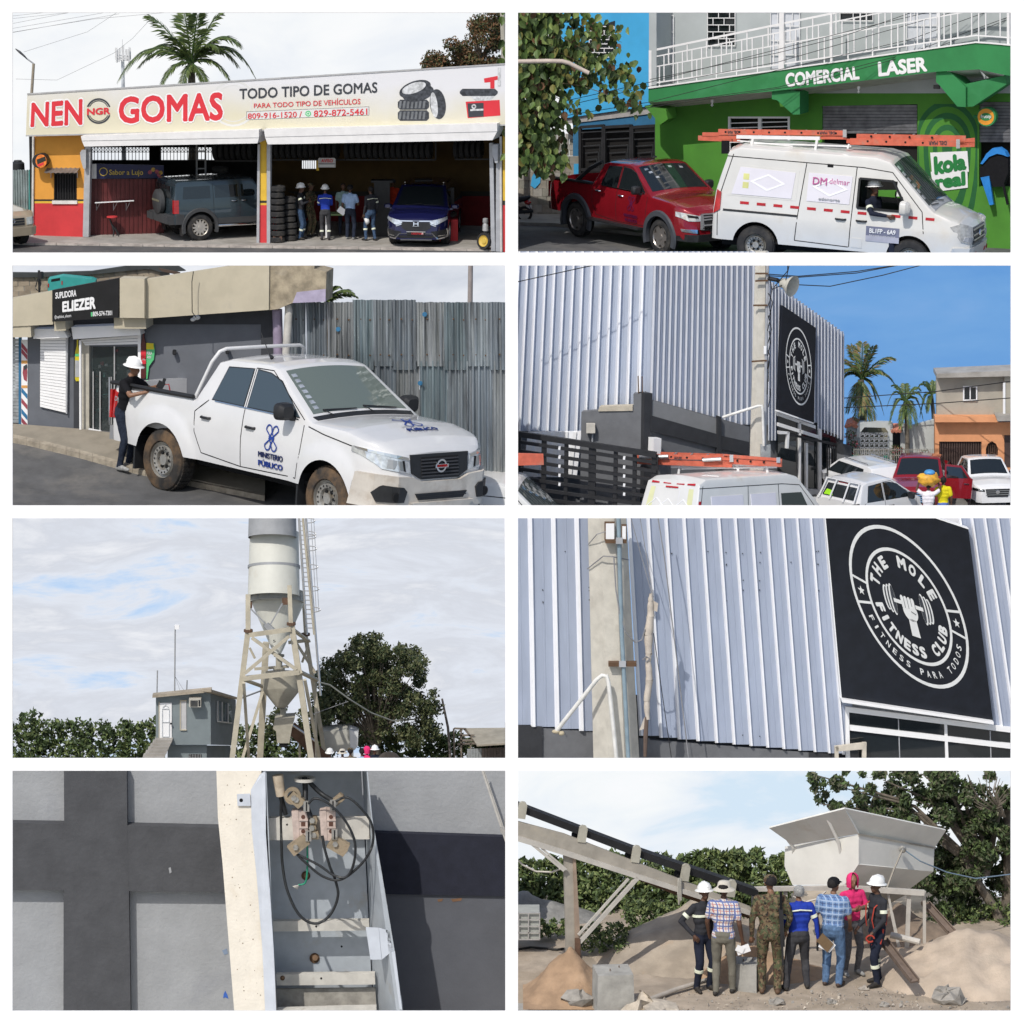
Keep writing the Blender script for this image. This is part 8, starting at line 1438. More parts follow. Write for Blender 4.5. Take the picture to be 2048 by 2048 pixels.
b.build('porch_grille',M_grey_m,t);t2=thing('green_fence','low teal green wall with pale iron railings before the white house','fence',P4.gu(1400,9.2));H6=P4.front(9.2);M_tg=mat('teal_green_paint',(.03,.28,.19),.8,var=.08);PT(t2,'wall',M_tg,H6,[[(1285,760),(1305,758),(1310,800),(1400,800),(1405,762),(1420,760),(1432,790),(1490,790),(1500,765),(1514,765),(1520,790),(1596,790),(1596,1000),(1285,1000)]],0,.3);BARS(t2,'railing',mat('pale_iron',(.4,.38,.33),.7),H6,[(1290,735,1592,735),(1290,756,1592,756)]+[(1290+i*8,730,1290+i*8,800)for i in range(38)],.018,.1)
mg=[mat('shrub_dark',(.025,.045,.016),.6,var=.3),M_leafs[1],M_leafs[2]];b=MB();leaves(b,[P4.at(u,v,9.55)for u,v in((1275,680),(1285,720),(1265,740),(1290,760),(1450,740),(1455,770),(1330,770),(1560,750),(1535,770))],[.2,.25,.2,.2,.25,.25,.18,.22,.2],1600,.07,rg,4);b.build('shrubs',mg+[mat('oleander_pink',(.4,.08,.1),.6)],kind='stuff')
palm(P4,'coconut_palm','big coconut palm with drooping dry fronds behind the gym end',1318,470,10.4,[(-70,-70,20,.3),(-40,-125,10,.3),(5,-138,5,.2),(42,-132,10,-.3),(122,-80,25,.2),(128,22,40,.3),(-75,0,30,-.2),(60,90,40,.2),(20,140,25,-.6),(-20,150,25,-.5),(-55,120,30,-.4),(45,150,20,-.5),(-5,120,20,-.8),(80,-30,25,-.5),(-70,-35,25,-.4),(85,130,45,-.1)],800,M_palm,s=1.1,tw=.13,seed=4,dead=.35)
palm(P4,'small_palm','smaller palm with arching fronds before the white house',1484,555,9.7,[(-70,30,55,.1),(-45,-60,20,.2),(0,-65,15,.3),(60,-40,30,.2),(82,40,60,-.1),(-60,80,50,-.2),(15,90,30,-.4),(40,80,40,-.4),(-20,95,25,-.3),(70,75,55,.1)],800,M_palm,s=1.0,tw=.07,seed=9);palm(P4,'small_palm','half hidden palm beside the bare concrete house',1585,530,10.6,[(-60,-10,40,.1),(-50,-30,25,.1),(-30,-45,20,.2),(10,-50,15,.2),(40,-35,20,.2),(-45,80,45,-.1),(-20,60,25,-.3),(30,40,30,.1)],760,M_palm,s=1.0,tw=.07,seed=10)
# vehicles
def roofed(u,v,Y,h):return P4.at(u,v,Y)-V((0,0,h))
M_v4=mat('van_white_sunlit',(.68,.67,.64),.35,0,.04,2,coat=.5,dirt=(.52,.46,.36),ds=1.0,dth=.6);YW=R(44);s_=1.62;root=thing('white_van','white panel van seen from behind with red dashes and ladders on top','van',roofed(862,826,1.6,1.93*s_),YW,s_,tilt=R(5),roll=R(-4));c=van(root,M_v4,False);rr4=c.rear
def rp(nm,m,q,off=.008,th=.02):return c.part(nm,m,q,lambda y,z,o:V((lerpn(z,[(1.15,-2.06),(1.82,-1.88),(1.92,-1.7)])-o,y,z)),off,th,4)
rp('rear_print',mat('print_pale_lime',(.62,.62,.36),.5,var=.12,scale=1.2),[(-.62,1.15),(.62,1.15),(.56,1.72),(-.56,1.72)]);rp('rear_print',M_pan,[(-.22,1.2),(.2,1.2),(.2,1.68),(-.22,1.68)],.012);rp('third_brake_lamp',M_red,[(-.16,1.72),(.16,1.72),(.16,1.75),(-.16,1.75)],.03,.04)
for y in(-.58,-.3,.05,.36):rp('reflective_dash',MT['reflector_red'],[(y,1.79),(y+.2,1.79),(y+.2,1.83),(y,1.83)],.02)
for cy in(-.35,.05,.35):b=MB();fn=lambda y,z,o:V((lerpn(z,[(1.15,-2.06),(1.82,-1.88)])-o,y,z));[c.patch(b,q,fn,.018,.008,2)for q in([(cy-.22,1.36),(cy,1.52),(cy,1.505),(cy-.2,1.36)],[(cy+.22,1.36),(cy,1.52),(cy,1.505),(cy+.2,1.36)],[(cy-.22,1.36),(cy,1.2),(cy,1.215),(cy-.2,1.36)],[(cy+.22,1.36),(cy,1.2),(cy,1.215),(cy+.2,1.36)])];b.build('diamond_frame',M_white,root,local=True)
sd=lambda x,z,o=0:c.side(x,z,-1,o);c.part('side_print',M_pan,[(-1.6,1.1),(-.72,1.1),(-.72,1.58),(-1.6,1.58)],sd,.01,.01);c.part('side_print',M_pan,[(-.5,1.1),(.2,1.1),(.2,1.58),(-.5,1.58)],sd,.01,.01);c.part('side_window',M_glass,[(.36,1.08),(1.2,1.08),(.93,1.56),(.36,1.56)],sd,.01,.01);c.part('reflective_dash',MT['reflector_red'],[(-2.0,1.25),(-1.94,1.25),(-1.88,1.5),(-1.94,1.5)],sd,.01,.01);c.wheels(style='steel',rim=M_steel)
PV4=Plane(P4,WM[root.name]@V((0,0,2.05)),(-.30,-1,0))
for lb,q,x in(('orange ladder end pointing left over the rear of the white van',[[(466,750),(835,758),(835,775),(466,768)],[(462,768),(830,782),(830,802),(466,788)],[(560,744),(812,752),(812,760),(560,752)],[(470,772),(600,776),(600,784),(470,782)]],0),('orange ladder running forward over the cab of the rear facing white van',[[(800,752),(1012,768),(1012,778),(800,764)],[(716,756),(1016,780),(1016,800),(716,782)],[(830,782),(980,792),(980,800),(830,796)],[(980,766),(1018,770),(1018,800),(980,796)]],1)):ladder(PV4,lb,q,[(600+i*60,762+i*3)for i in range(4)]if not x else[(850+i*50,776+i*3)for i in range(3)],[([(640,762),(612,760),(612,770),(640,772)],'DELMAR')]if not x else[],'orange ladders by the gym')
for i in range(2):b=MB();b.tube([PV4.hit(480+i*240,764+i*10,.06),PV4.hit(590+i*200,760+i*10,.06)],.06,8);b.build('rung_tube',M_al,label=('shiny ladder rung tube at the left ladder end','shiny ladder rung tube between the two ladders')[i],cat='tube')
t2=thing('roof_rack','white roof rack tubes on the van seen from behind','roof rack',PV4.hit(800,826));BARS(t2,'rack_bar',M_wm,PV4,[(600,800,960,790),(640,806,1000,800)],.06,-.2,one=False);BARS(t2,'rack_leg',M_wm,PV4,[(632,800,628,832),(850,796,858,826),(960,790,966,826)],.07,-.2,one=False)
YW=R(-8);root=thing('white_van','cab of a white van cut off at the left edge by the black gate','van',roofed(20,832,1.0,1.93*1.95)-V((.8*1.95,0,0)),YW,1.95);c=van(root,M_v4,False,-.35);c.sides('side_window',M_glass,[(.36,1.08),(1.2,1.08),(.93,1.6),(.36,1.6)],.01,.01);c.wheels(style='steel',rim=M_steel)
PT(None,'ladder',M_ol,P4.front(1.2),[[(-24,748),(118,752),(120,792),(-24,796)]],0,.12,top=('orange ladder end poking in at the left edge above the van cab','ladder','orange ladders by the gym'))
YW=R(38);s_=1.15;root=thing('white_pickup','white pickup seen from behind with a framed rear window','pickup',roofed(1330,828,4.2,1.87*s_),YW,s_);c=pickup(root,M_wp,w='steel',rimm=M_steel);b=MB();fn=lambda y,z,o:V((lerpn(z,[(1.28,-.95),(1.74,-.72)])-o,y,z));c.part('rear_window',M_glass,[(-.66,1.34),(.66,1.34),(.6,1.66),(-.6,1.66)],fn,.04,.02);c.part('brake_lamp',M_red,[(-.22,1.715),(.22,1.715),(.22,1.75),(-.22,1.75)],fn,.03,.03);c.part('green_bag',mat('hi_vis_lime',(.35,.75,.02),.6),[(.25,1.36),(.6,1.36),(.55,1.5),(.3,1.48)],fn,.05,.02)
for y in(-.72,-.28,.28,.72):b.tube([(-1.05,y,1.25),(-.78,y*.92,1.78)],.025,6)
b.tube([(-.78,-.68,1.78),(-.78,.68,1.78)],.025,6);b.build('window_guard',M_wp,root,local=True);c.handle(-.6,1.12,M_black);c.handle(.2,1.12,M_black);c.mirror(.86,1.32,M_black,.24,.2);c.text('bed_lettering',M_ld,'DIESEL',lambda x,z,o:c.side(x,z,-1,o),[(-2.4,1.1),(-2.0,1.1),(-2.0,1.02),(-2.4,1.02)],.01,.02)
YW=R(-98);s_=.92;root=thing('red_pickup','red pickup facing the camera with its driver door open','pickup',P4.gu(1545,6.7),YW,s_);c=pickup(root,mat('sunlit_red_paint',(.30,.012,.02),.25,.3,.05,coat=1),rimm=M_alloy);f_=c.front;c.part('grille',M_black,[(-.5,1.0),(.5,1.0),(.48,.62),(-.48,.62)],f_,.012,.03,6)
for z in(.95,.88,.81,.74,.67):c.part('grille_bar',M_chrome,[(-.5,z),(.5,z),(.5,z+.03),(-.5,z+.03)],f_,.03,.03,6)
for g in(1,-1):c.part('headlight',M_lamp,[(g*.52,.84),(g*.54,.95),(g*.91,1.03),(g*.92,.93)],f_,.014,.03,8)
c.mirror(.86,1.32,M_black,.24,.2);q=[(0,.55),(.95,.58),(1.0,1.25),(.9,1.32),(.62,1.72),(.0,1.74)];dr=MX.Translation((1.08,.93,0))@MX.Rotation(R(78),4,'Z');D_=lambda x,z,o:dr@V((-(-x),o,z));b=MB();b.prism([D_(x,z,-.04)for x,z in q],[D_(x,z,.04)for x,z in q]);d_=b.build('open_door',MT['sunlit_red_paint'],root,local=True,label='open red driver door');b=MB();w_=[(.06,1.26),(.84,1.3),(.58,1.66),(.06,1.68)];b.prism([D_(x,z,-.05)for x,z in w_],[D_(x,z,.05)for x,z in w_]);b.build('door_window',M_glass,d_,local=True);b=MB();b.bar(D_(.7,1.1,-.06),D_(.88,1.1,-.06),.03);b.bar(D_(.7,1.1,.06),D_(.88,1.1,.06),.03);b.build('door_handle',M_chrome,d_,local=True)
YW=R(-82);s_=.80;root=thing('white_suv','white pickup with a broad black grille parked before the orange house','pickup',P4.gu(1782,7.6),YW,s_);c=pickup(root,mat('bright_white_paint',(.75,.75,.75),.25,var=.02,coat=1),rimm=M_alloy);f_=c.front;c.part('grille',M_black,[(-.5,.98),(.5,.98),(.42,.66),(-.42,.66)],f_,.012,.03,6);c.part('intake',M_black,[(.62,.62),(.8,.62),(.8,.46),(.66,.46)],f_,.012,.03,3)
for z in(.9,.82,.74):c.part('grille_bar',M_alloy,[(-.48,z),(.48,z),(.48,z+.02),(-.48,z+.02)],f_,.03,.03,6)
for g in(1,-1):c.part('headlight',M_dark,[(g*.52,.88),(g*.54,.97),(g*.91,1.0),(g*.92,.9)],f_,.014,.03,8);c.part('headlight_lens',M_lamp,[(g*.6,.91),(g*.6,.96),(g*.76,.97),(g*.76,.92)],f_,.02,.03,3)
b=MB();b.lathe([(.001,.02),(.08,.018),(.09,0)],14,MX.Translation(f_(0,.86,.035))@MX.Rotation(R(90),4,'Y'));b.build('emblem',M_chrome,root,local=True);c.mirror(.86,1.32,M_chrome,.24,.2)
YW=R(118);root=thing('white_car','white hatchback roof showing above the framed pickup cab','car',P4.at(1315,766,7.4)-V((0,0,1.68*.85)),YW,.85);crossover(root,MT['bright_white_paint'])
# people and small things
t3,wr,hc=person('man in royal blue jacket and white hat bending by the rear of the white van',P4.at(522,872,1.2)-V((0,0,1.70*1.75)),R(150),s=1.75,top=M_royal,bot=M_greyp,hat='hard',lean=R(16),nod=R(14),vox=.02,bands=(('yoke',1.37),))
t3,wr,hc=person('woman in white t-shirt carrying a full yellow bag on her head',P4.at(1572,858,3.2)-V((0,0,1.66*1.16)),R(180),s=1.16,h=1.66,top=M_wht,bot=M_dkjean,short=True,vox=.02,arms=(((.16,-.02,.12),(.08,-.04,.38)),((-.16,-.02,.12),(-.08,-.04,.38))),group='women walking by the red pickup')
b=MB();P=hc+V((0,0,.22));b.ell(P,.36,.26,.24,10);b.v=[tuple(V(p)+V((.04*math.sin(p[2]*30),0,.03*math.sin(p[0]*25))))for p in b.v];b.build('yellow_sack',mat('yellow_bag_plastic',(.7,.36,.04),.4,var=.3,scale=7,bump=.4),label='yellow bag of goods balanced on the head of the woman in white',cat='bag',smooth=60);b=MB();b.ell(P+V((.02,-.05,.22)),.18,.16,.1,8);b.build('blue_bag',mat('blue_bag_plastic',(.08,.3,.6),.4,var=.3),label='blue plastic bag lying on top of the yellow bag',cat='bag',smooth=60)
person('woman in yellow t-shirt and blue jeans seen from behind',P4.at(1628,836,3.4)-V((0,0,1.72*1.12)),R(186),s=1.12,h=1.70,top=M_yel,bot=mat('bright_denim',(.09,.15,.42),.9,var=.2,bump=.3),short=True,vox=.02,arms=(((.1,.02,-.27),(.08,-.06,-.52)),((-.06,.04,-.28),(-.07,-.02,-.54))),group='women walking by the red pickup')
b=MB();b.ell(P4.at(1445,822,8.6),.14,.1,.12);b.build('blue_bundle',M_royal,label='small blue bundle showing beside the red pickup roof',cat='bundle')
c=P4.gu(1882,8.3);t2=thing('bicycle','front of a dark red bicycle at the right edge by the orange wall','bicycle',c)
for x in(0,.42):b=MB();b.lathe([(.19,-.012),(.2,0),(.19,.012),(.18,0),(.19,-.012)],18,MX.Translation(c+V((x,0,.2)))@MX.Rotation(R(90),4,'X'));b.build('wheel',M_tyre,t2)
b=MB();b.tube([c+V((0,0,.2)),c+V((.06,0,.5)),c+V((.04,0,.58))],.014,5);b.tube([c+V((.05,0,.45)),c+V((.22,0,.2)),c+V((.42,0,.2)),c+V((.3,0,.46)),c+V((.05,0,.45))],.014,5);b.build('frame',M_rd,t2)
# ================================================================ stand 7: open electrical box on a pole before a painted wall
F7=P7.front(6.0);M_pl=mat('light_grey_plaster',(.34,.35,.36),.9,var=.06,scale=1.2,bump=.8,bs=9,dirt=(.29,.30,.32),ds=.8);M_pd=mat('dark_grey_plaster',(.075,.077,.083),.85,var=.12,scale=1.5,bump=.9,bs=8);M_pm=mat('mid_grey_plaster',(.11,.115,.13),.9,var=.06,scale=1.2,bump=.35,bs=10);M_pn=mat('navy_plaster',(.018,.02,.033),.85,var=.12,bump=.3,bs=10)
t=thing('painted_wall','rendered wall with light grey panels framed by raised dark grey bands','wall',F7.hit(450,940));BB=1190
for q in(rc(-40,12,242,226),rc(480,12,1000,240),rc(-40,470,242,BB),rc(484,478,1000,BB)):PT(t,'panel',M_pl,F7,[q],-.34,.2)
PT(t,'upright_band',M_pd,F7,[[(241,12),(478,12),(480,232),(486,478),(496,BB),(239,BB),(240,478),(242,226)]],0,.36);PT(t,'cross_band',M_pd,F7,[[(-40,222),(242,226),(240,476),(-40,474)]],-.004,.36);PT(t,'cross_band',M_pd,F7,[[(479,232),(1000,244),(1000,484),(486,480)]],-.004,.36)
PT(t,'panel',M_pl,F7,[rc(1000,12,1390,240),[(1390,12),(1925,12),(1925,276),(1390,264)]],-.3,.2);PT(t,'navy_band',M_pn,F7,[[(1000,250),(1390,258),(1925,276),(1925,499),(1400,490),(1000,490)]],-.06,.3);PT(t,'lower_wall',M_pm,F7,[rc(1000,490,1925,BB)],-.14,.2)
b=MB()
for q,mi in(([(844,868),(850,856),(858,872),(862,886),(850,880),(842,884)],0),([(838,704),(856,696),(860,716),(846,720)],1),([(636,392),(644,390),(648,408),(640,414)],2),([(1650,512),(1672,508),(1668,518),(1654,520)],3),([(1702,510),(1744,506),(1740,516),(1708,520)],3)):F7.slab(b,q,(-.33 if mi<2 else.005)if mi!=3 else-.13,.008,mi)
b.build('paint_mark',[mat('blue_crayon',(.05,.14,.5),.8),mat('pale_blue_mark',(.22,.28,.38),.8),M_pl,mat('rust_stain',(.2,.11,.06),.9)],t,kind='stuff')
b=MB();b.bar(F7.hit(1816,12,.15),F7.hit(1912,300,.15),.05);b.bar(F7.hit(1822,12,.1),F7.hit(1920,300,.1),.03);b.build('wire',mat('pale_wire',(.5,.48,.44),.7),label='pale wire crossing the right end of the painted wall',cat='wire')
# concrete post that carries the box
Q7=P7.front(3.6);t=thing('cream_post','cream painted concrete post in bright sun beside the open metal box','post',Q7.hit(900,940));M_cr=mat('cream_render',(.84,.78,.67),.9,var=.06,scale=1.5,bump=.6,bs=14,dirt=(.72,.63,.49),ds=1.1)
PT(t,'shaft',M_cr,Q7,[[(816,12),(985,12),(1052,BB),(905,BB),(884,935),(862,660),(840,380),(822,200)]],0,.9);b=MB()
for i in range(46):v=rnd.uniform(30,920);u=830+(v-30)*.07+rnd.uniform(8,120);Q7.disc(b,u,v,rnd.uniform(1,2.6),.003,.004,6)
b.build('pock_mark',mat('pock_brown',(.25,.19,.12),.9),t,kind='stuff')
# the box
M_bx=mat('box_steel',(.46,.50,.54),.5,.15,.08,2,dirt=(.40,.37,.31),ds=1.1,dth=.58);M_bxl=mat('box_flange',(.62,.66,.72),.4,.1,.05);M_bw=mat('bar_white',(.55,.53,.48),.7,var=.1,scale=3,dirt=(.33,.25,.18),ds=2.5,dth=.58);M_po=mat('porcelain',(.52,.42,.37),.5,var=.15,scale=6);M_br=mat('lug_tan',(.36,.29,.20),.55,.3,.2,5,dirt=(.2,.13,.08),ds=5);M_rb=mat('cable_rubber',(.02,.022,.024),.5,var=.2,dirt=(.2,.2,.19),ds=4,dth=.6)
t=thing('electrical_box','open grey metal electrical box with cable terminals and no door','electrical box',Q7.hit(1200,940));PT(t,'back_plate',M_bx,Q7,[[(990,12),(1362,12),(1420,BB),(1040,BB)]],-1.9,.05)
def wallq(nm,m,pts,th=.03):b=MB();a=[Q7.hit(u,v,o)for u,v,o in pts];b.prism(a,[q+V((th,0,0))for q in a]);return b.build(nm,m,t)
wallq('side_wall',M_bx,[(1000,12,.08),(1048,BB,.08),(1045,BB,-1.9),(996,12,-1.9)]);wallq('side_wall',M_bx,[(1382,12,.10),(1400,200,.10),(1440,430,.10),(1484,700,.10),(1518,930,.10),(1530,BB,.10),(1420,BB,-1.9),(1412,930,-1.9),(1366,12,-1.9)])
b=MB();a=[Q7.hit(u,27,o)for u,o in((990,.12),(1388,.12),(1370,-1.9),(996,-1.9))];b.prism(a,[q+V((0,0,.04))for q in a]);b.build('top_plate',M_bx,t)
wallq('bent_flange',M_bxl,[(946,98,.02),(980,40,.05),(998,27,.1),(1000,120,.12),(1000,260,.14),(1016,470,.14),(1030,700,.14),(1050,BB,.12),(1012,BB,.04),(990,700,.04),(968,420,.04),(950,250,.03)],.02);PT(t,'hinge_tab',M_bxl,Q7,[[(894,114),(944,112),(946,158),(896,158)]],.06,.02);b=MB();Q7.disc(b,910,137,7,.066,.01,12);b.build('tab_hole',M_dark,t)
PT(t,'bent_plate',M_bxl,Q7,[[(1380,616),(1428,618),(1440,738),(1398,738)]],.12,.02);PT(t,'bent_plate',M_bxl,Q7,[[(1429,618),(1470,630),(1482,704),(1441,738)]],.10,.02);PT(t,'torn_flap',M_bxl,Q7,[[(1478,712),(1490,706),(1518,928),(1508,925)]],.16,.02)
for v0,v1,u0,u1,o in((204,288,1000,1392,-.3),(590,632,1030,1392,-1.2),(790,836,1042,1414,-1.1)):PT(t,'mounting_bar',M_bw,Q7,[[(u0,v0+(4 if v0>500 else 0)),(u1,v0),(u1+2,v1-4),(u0+2,v1)]],o,.2)
PT(t,'base_plate',mat('stained_steel',(.34,.32,.28),.8,var=.25,scale=3,dirt=(.12,.1,.08),ds=1.5),Q7,[[(1044,850),(1416,846),(1420,915),(1046,925)]],-1.3,.1);PT(t,'base_plate',M_bw,Q7,[[(1046,926),(1300,918),(1420,916),(1424,BB),(1050,BB)]],-.2,.2)
for u,v,r_,o in((1187,733,19,-1.88),(1154,422,17,-1.88),(1066,808,9,-1.09)):b=MB();Q7.disc(b,u,v,r_,o+.01,.02,20,mi=0);Q7.disc(b,u+2,v-1,r_*.55,o+.08,.08,14,mi=1);b.build('bolt',[M_ru,mat('bolt_brown',(.24,.15,.09),.7)],t)
for u,v,o in((1083,229,-.14),(1193,613,-.99),(1212,809,-.89),(1289,689,-1.69)):b=MB();Q7.disc(b,u,v,4,o-.16 if v<300 else o-.2,.01,8);b.build('hole',M_dark,t)
for q0 in(0,105):
 tb=PT(t,'terminal_block',M_po,Q7,[[(1100+q0,180),(1126+q0,174),(1130+q0,288),(1108+q0,292)],[(1127+q0,174),(1160+q0,180),(1162+q0,286),(1131+q0,290)]],.0,.36)
 for v in(200,226,254):b=MB();(Q7.disc(b,1144+q0,v,8,.006,.012,14)if v!=226 else Q7.rect(b,1136+q0,219,1152+q0,235,.006,.012));b.build('socket',mat('socket_brown',(.1,.045,.03),.8),tb)
 for v in(212,240):PT(tb,'rib',M_po,Q7,[rc(1128+q0,v-2,1162+q0,v+3)],.03,.05)
def lug(name,u,v,a,w_,h_,o=.1,ring=False):
 ca,sa=math.cos(R(a)),math.sin(R(a));T=lambda x,y:(u+x*ca-y*sa,v+x*sa+y*ca)
 if ring:b=MB();Q7.disc(b,u,v,w_,o,.12,22,r0=w_*.62);pr=b.build(name,M_br,t);c=(u+14,v+14)
 else:pr=PT(t,name,M_br,Q7,[[T(-w_,-h_),T(w_,-h_),T(w_+4,0),T(w_,h_),T(-w_,h_)]],o,.2);c=T(-w_*.35,0)
 b=MB();Q7.disc(b,c[0],c[1],11,o+.06,.08,6);b.build('bolt_head',M_steel,pr);return pr
lug('cable_lug',1104,122,40,32,18,.08,True);lug('cable_lug',1116,136,40,28,20,.1);lug('cable_lug',1126,308,-38,38,22,.12);lug('cable_lug',1276,310,30,36,26,.12);lug('cable_lug',1272,140,-40,26,14,.06);lug('small_lug',1182,214,0,12,14,.0);lug('small_lug',1188,270,0,12,14,.04);lug('small_lug',1180,243,0,10,11,.0)
for u,v in((1156,160),(1256,156),(1262,266),(1164,272)):PT(t,'clip',M_steel,Q7,[rc(u-11,v-18,u+11,v+20)],.16,.1);PT(t,'clip_slot',M_dark,Q7,[rc(u-2,v-16,u+3,v+18)],.165,.02)
b=MB();b.tube([Q7.hit(1048,42,-.1),Q7.hit(1060,120,-.1)],[.14,.12],14);b.build('cable_sleeve',mat('sleeve_cream',(.5,.42,.32),.6,dirt=(.25,.18,.1)),t,smooth=50);b=MB();b.lathe([(.18,0),(.27,.0),(.27,-.07),(.18,-.07)],20,MX.Translation(Q7.hit(1150,52,-.3)));b.build('gland',M_bw,t,smooth=50)
def cab(name,lb,pts,r=.033,m=None):
 P=[Q7.hit(u,v,o)for u,v,o in pts];Q=[]
 for i in range(len(P)-1):
  a,b0,c,d=P[max(0,i-1)],P[i],P[i+1],P[min(len(P)-1,i+2)]
  for k in range(7):x=k/7;Q.append(.5*((2*b0)+(c-a)*x+(2*a-5*b0+4*c-d)*x*x+(3*b0-a-3*c+d)*x**3))
 Q.append(P[-1]);b=MB();b.tube(Q,r,8);return b.build(name,m or M_rb,label=lb,cat='cable',smooth=60)
cab('power_cable','black cable from the first terminal looping round the outside of the box',[(1164,150,.2),(1190,130,.24),(1240,150,.28),(1300,210,.3),(1338,290,.3),(1336,370,.28),(1308,425,.24),(1260,420,.2),(1200,380,.12),(1110,335,.02)]);cab('power_cable','black cable from the second terminal making the widest loop in the box',[(1268,140,.16),(1310,126,.24),(1360,165,.3),(1402,225,.3),(1406,300,.28),(1370,370,.24),(1290,435,.2),(1220,425,.14),(1150,370,.06),(1110,330,.0)])
cab('power_cable','black cable dropping from the cream sleeve into a long low loop',[(1062,110,-.1),(1060,200,-.3),(1062,290,-.3),(1066,380,-.25),(1085,480,-.1),(1130,570,.0),(1190,602,.05),(1245,570,.05),(1275,500,.05),(1266,440,.05),(1246,390,.08),(1225,320,.05),(1216,270,.0)],.036);cab('power_cable','thick black cables coming down from the gland in the top plate',[(1150,50,-.3),(1152,100,-.3),(1154,150,-.1),(1172,200,.0)],.07);cab('power_cable','thick black cable slanting from the gland to the second terminal',[(1160,60,-.3),(1210,110,-.3),(1258,140,-.05)],.06);cab('power_cable','short black cable behind the cream sleeve',[(1056,110,-.2),(1078,190,-.3)],.06)
cab('earth_wire','short green wire hanging from the first terminal with a frayed end',[(1158,280,.0),(1160,360,-.1),(1158,420,-.15),(1150,450,-.2),(1126,456,-.2)],.024,mat('green_insulation',(.02,.26,.15),.5));b=MB()
for i in range(7):a=Q7.hit(1128,457,-.2);b.tube([a,Q7.hit(1112+i*3-8,462+i*2,-.2)],.008,4)
b.build('frayed_end',M_steel,label='frayed bare strands at the end of the green wire',cat='wire')
# ================================================================ stand 8: people round the feed hopper
skywall(P8,skymat('bright_haze_sky',[(0,(.66,.80,.93)),(.3,(.82,.88,.95)),(.7,(.92,.95,.97)),(1,(.97,.98,1))],(.6,.6,1.6),.4,seed=5),Y=11.3,u0=-24)
M_sand=mat('sandy_ground',(.39,.325,.255),.95,var=.2,scale=1.3,bump=.7,bs=22,dirt=(.32,.26,.19),ds=.7,dth=.5);M_clay=mat('orange_clay',(.38,.255,.16),.95,var=.2,scale=1.5,bump=.8,bs=12,dirt=(.48,.35,.24),ds=.9);M_dust=mat('grey_sand',(.38,.32,.25),.95,var=.2,scale=1.2,bump=.6,bs=20,dirt=(.42,.28,.17),ds=.8)
def hf8(u,Y,x,y):
 h=.05*NZ.noise(V((x*1.5,y*1.5,0)))+.02*NZ.noise(V((x*5,y*5,2)))
 if u<330 and Y<2.6:h-=.5*max(0,min(1,(250-u+40*(2-Y))/80))*max(0,min(1,(2.6-Y)))
 return h
groundgrid(P8,'sandy_yard',-24,1960,-2.5,11.2,90,60,hf8,M_sand)
def mound(name,lb,u,v,Yc,rx,ry,h,m,seed,p=1.1,rough=.06,n=36,lift=0):
 c=P8.gu(u,Yc,lift);b=MB();o=[]
 for j in range(n+1):
  for i in range(n+1):
   x,y=2*i/n-1,2*j/n-1;d=math.hypot(x,y);k=max(0,1-d)**p*(1+.35*NZ.noise(V((x*2+seed,y*2,1))))+rough*(NZ.noise(V((x*5,y*5,seed)))+.5*NZ.noise(V((x*13,y*13,seed))))*max(0,min(1,(1-d)*4));o.append(c+V((x*rx,y*ry,h*k-.05)))
 b.add(o,[[j*(n+1)+i,j*(n+1)+i+1,(j+1)*(n+1)+i+1,(j+1)*(n+1)+i]for j in range(n)for i in range(n)]);return b.build(name,m,smooth=80,label=lb,cat='sand heap')
mound('sand_heap','wide grey brown sand heap behind the hard hat and checked shirt men',700,700,5.2,3.0,2.4,1.55,M_dust,2);mound('sand_heap','orange clay heap around the conveyor post foot',215,800,1.9,1.15,1.6,1.15,M_clay,4);mound('sand_heap','orange clay bank below the legs of the middle men',930,760,3.4,2.0,1.2,.75,M_clay,6);mound('sand_heap','large pale sand heap at the right end of the yard',1740,800,3.2,2.6,2.4,1.25,mat('pale_pink_sand',(.47,.385,.30),.95,var=.15,scale=1.5,bump=.8,bs=16,dirt=(.40,.34,.27)),8,.75,.12);mound('gravel_heap','distant grey gravel bank left of the conveyor post',60,560,8.6,2.2,1.0,.75,mat('gravel_grey',(.24,.235,.22),.95,var=.25,scale=3,bump=.6),9);mound('sand_heap','dark sand heap under the white hopper frame',1460,640,6.6,1.7,1.2,1.0,mat('brown_sand',(.25,.19,.14),.95,var=.2,bump=.6),10)
rg=np.random.default_rng(33);MST=[mat('stone_'+n,c,.95,var=.2,scale=5,bump=.4)for n,c in(('a',(.4,.36,.31)),('b',(.3,.28,.25)),('c',(.5,.44,.36)))]
def stone(u,v,r_,nm='stone',h=.5,par=None,**k):
 b=MB();c=P8.g(u,v);P=[];b.ell(c+V((0,0,r_*h*.5)),r_,r_*.8,r_*h,5);b.v=[tuple(V(p)+V(rg.normal(size=3))*r_*.13)for p in b.v];return b.build(nm,MST[int(rg.integers(3))],par,**k)
b=MB()
for i in range(900):
 u,v=(rg.uniform(480,1880),rg.uniform(858,940))if i%4 else(rg.uniform(1150,1700),rg.uniform(840,925));c=P8.g(u,v);r_=.012+.05*rg.random()**3;q=[V(rg.normal(size=3)).normalized()*r_*(.7+.6*rg.random())for _ in range(5)];b.add([c+k+V((0,0,r_*.4))for k in q],[[0,1,2],[0,2,3],[0,3,4],[1,2,4],[2,3,4],[0,1,4]],int(rg.integers(3)))
b.build('gravel',MST,kind='stuff')
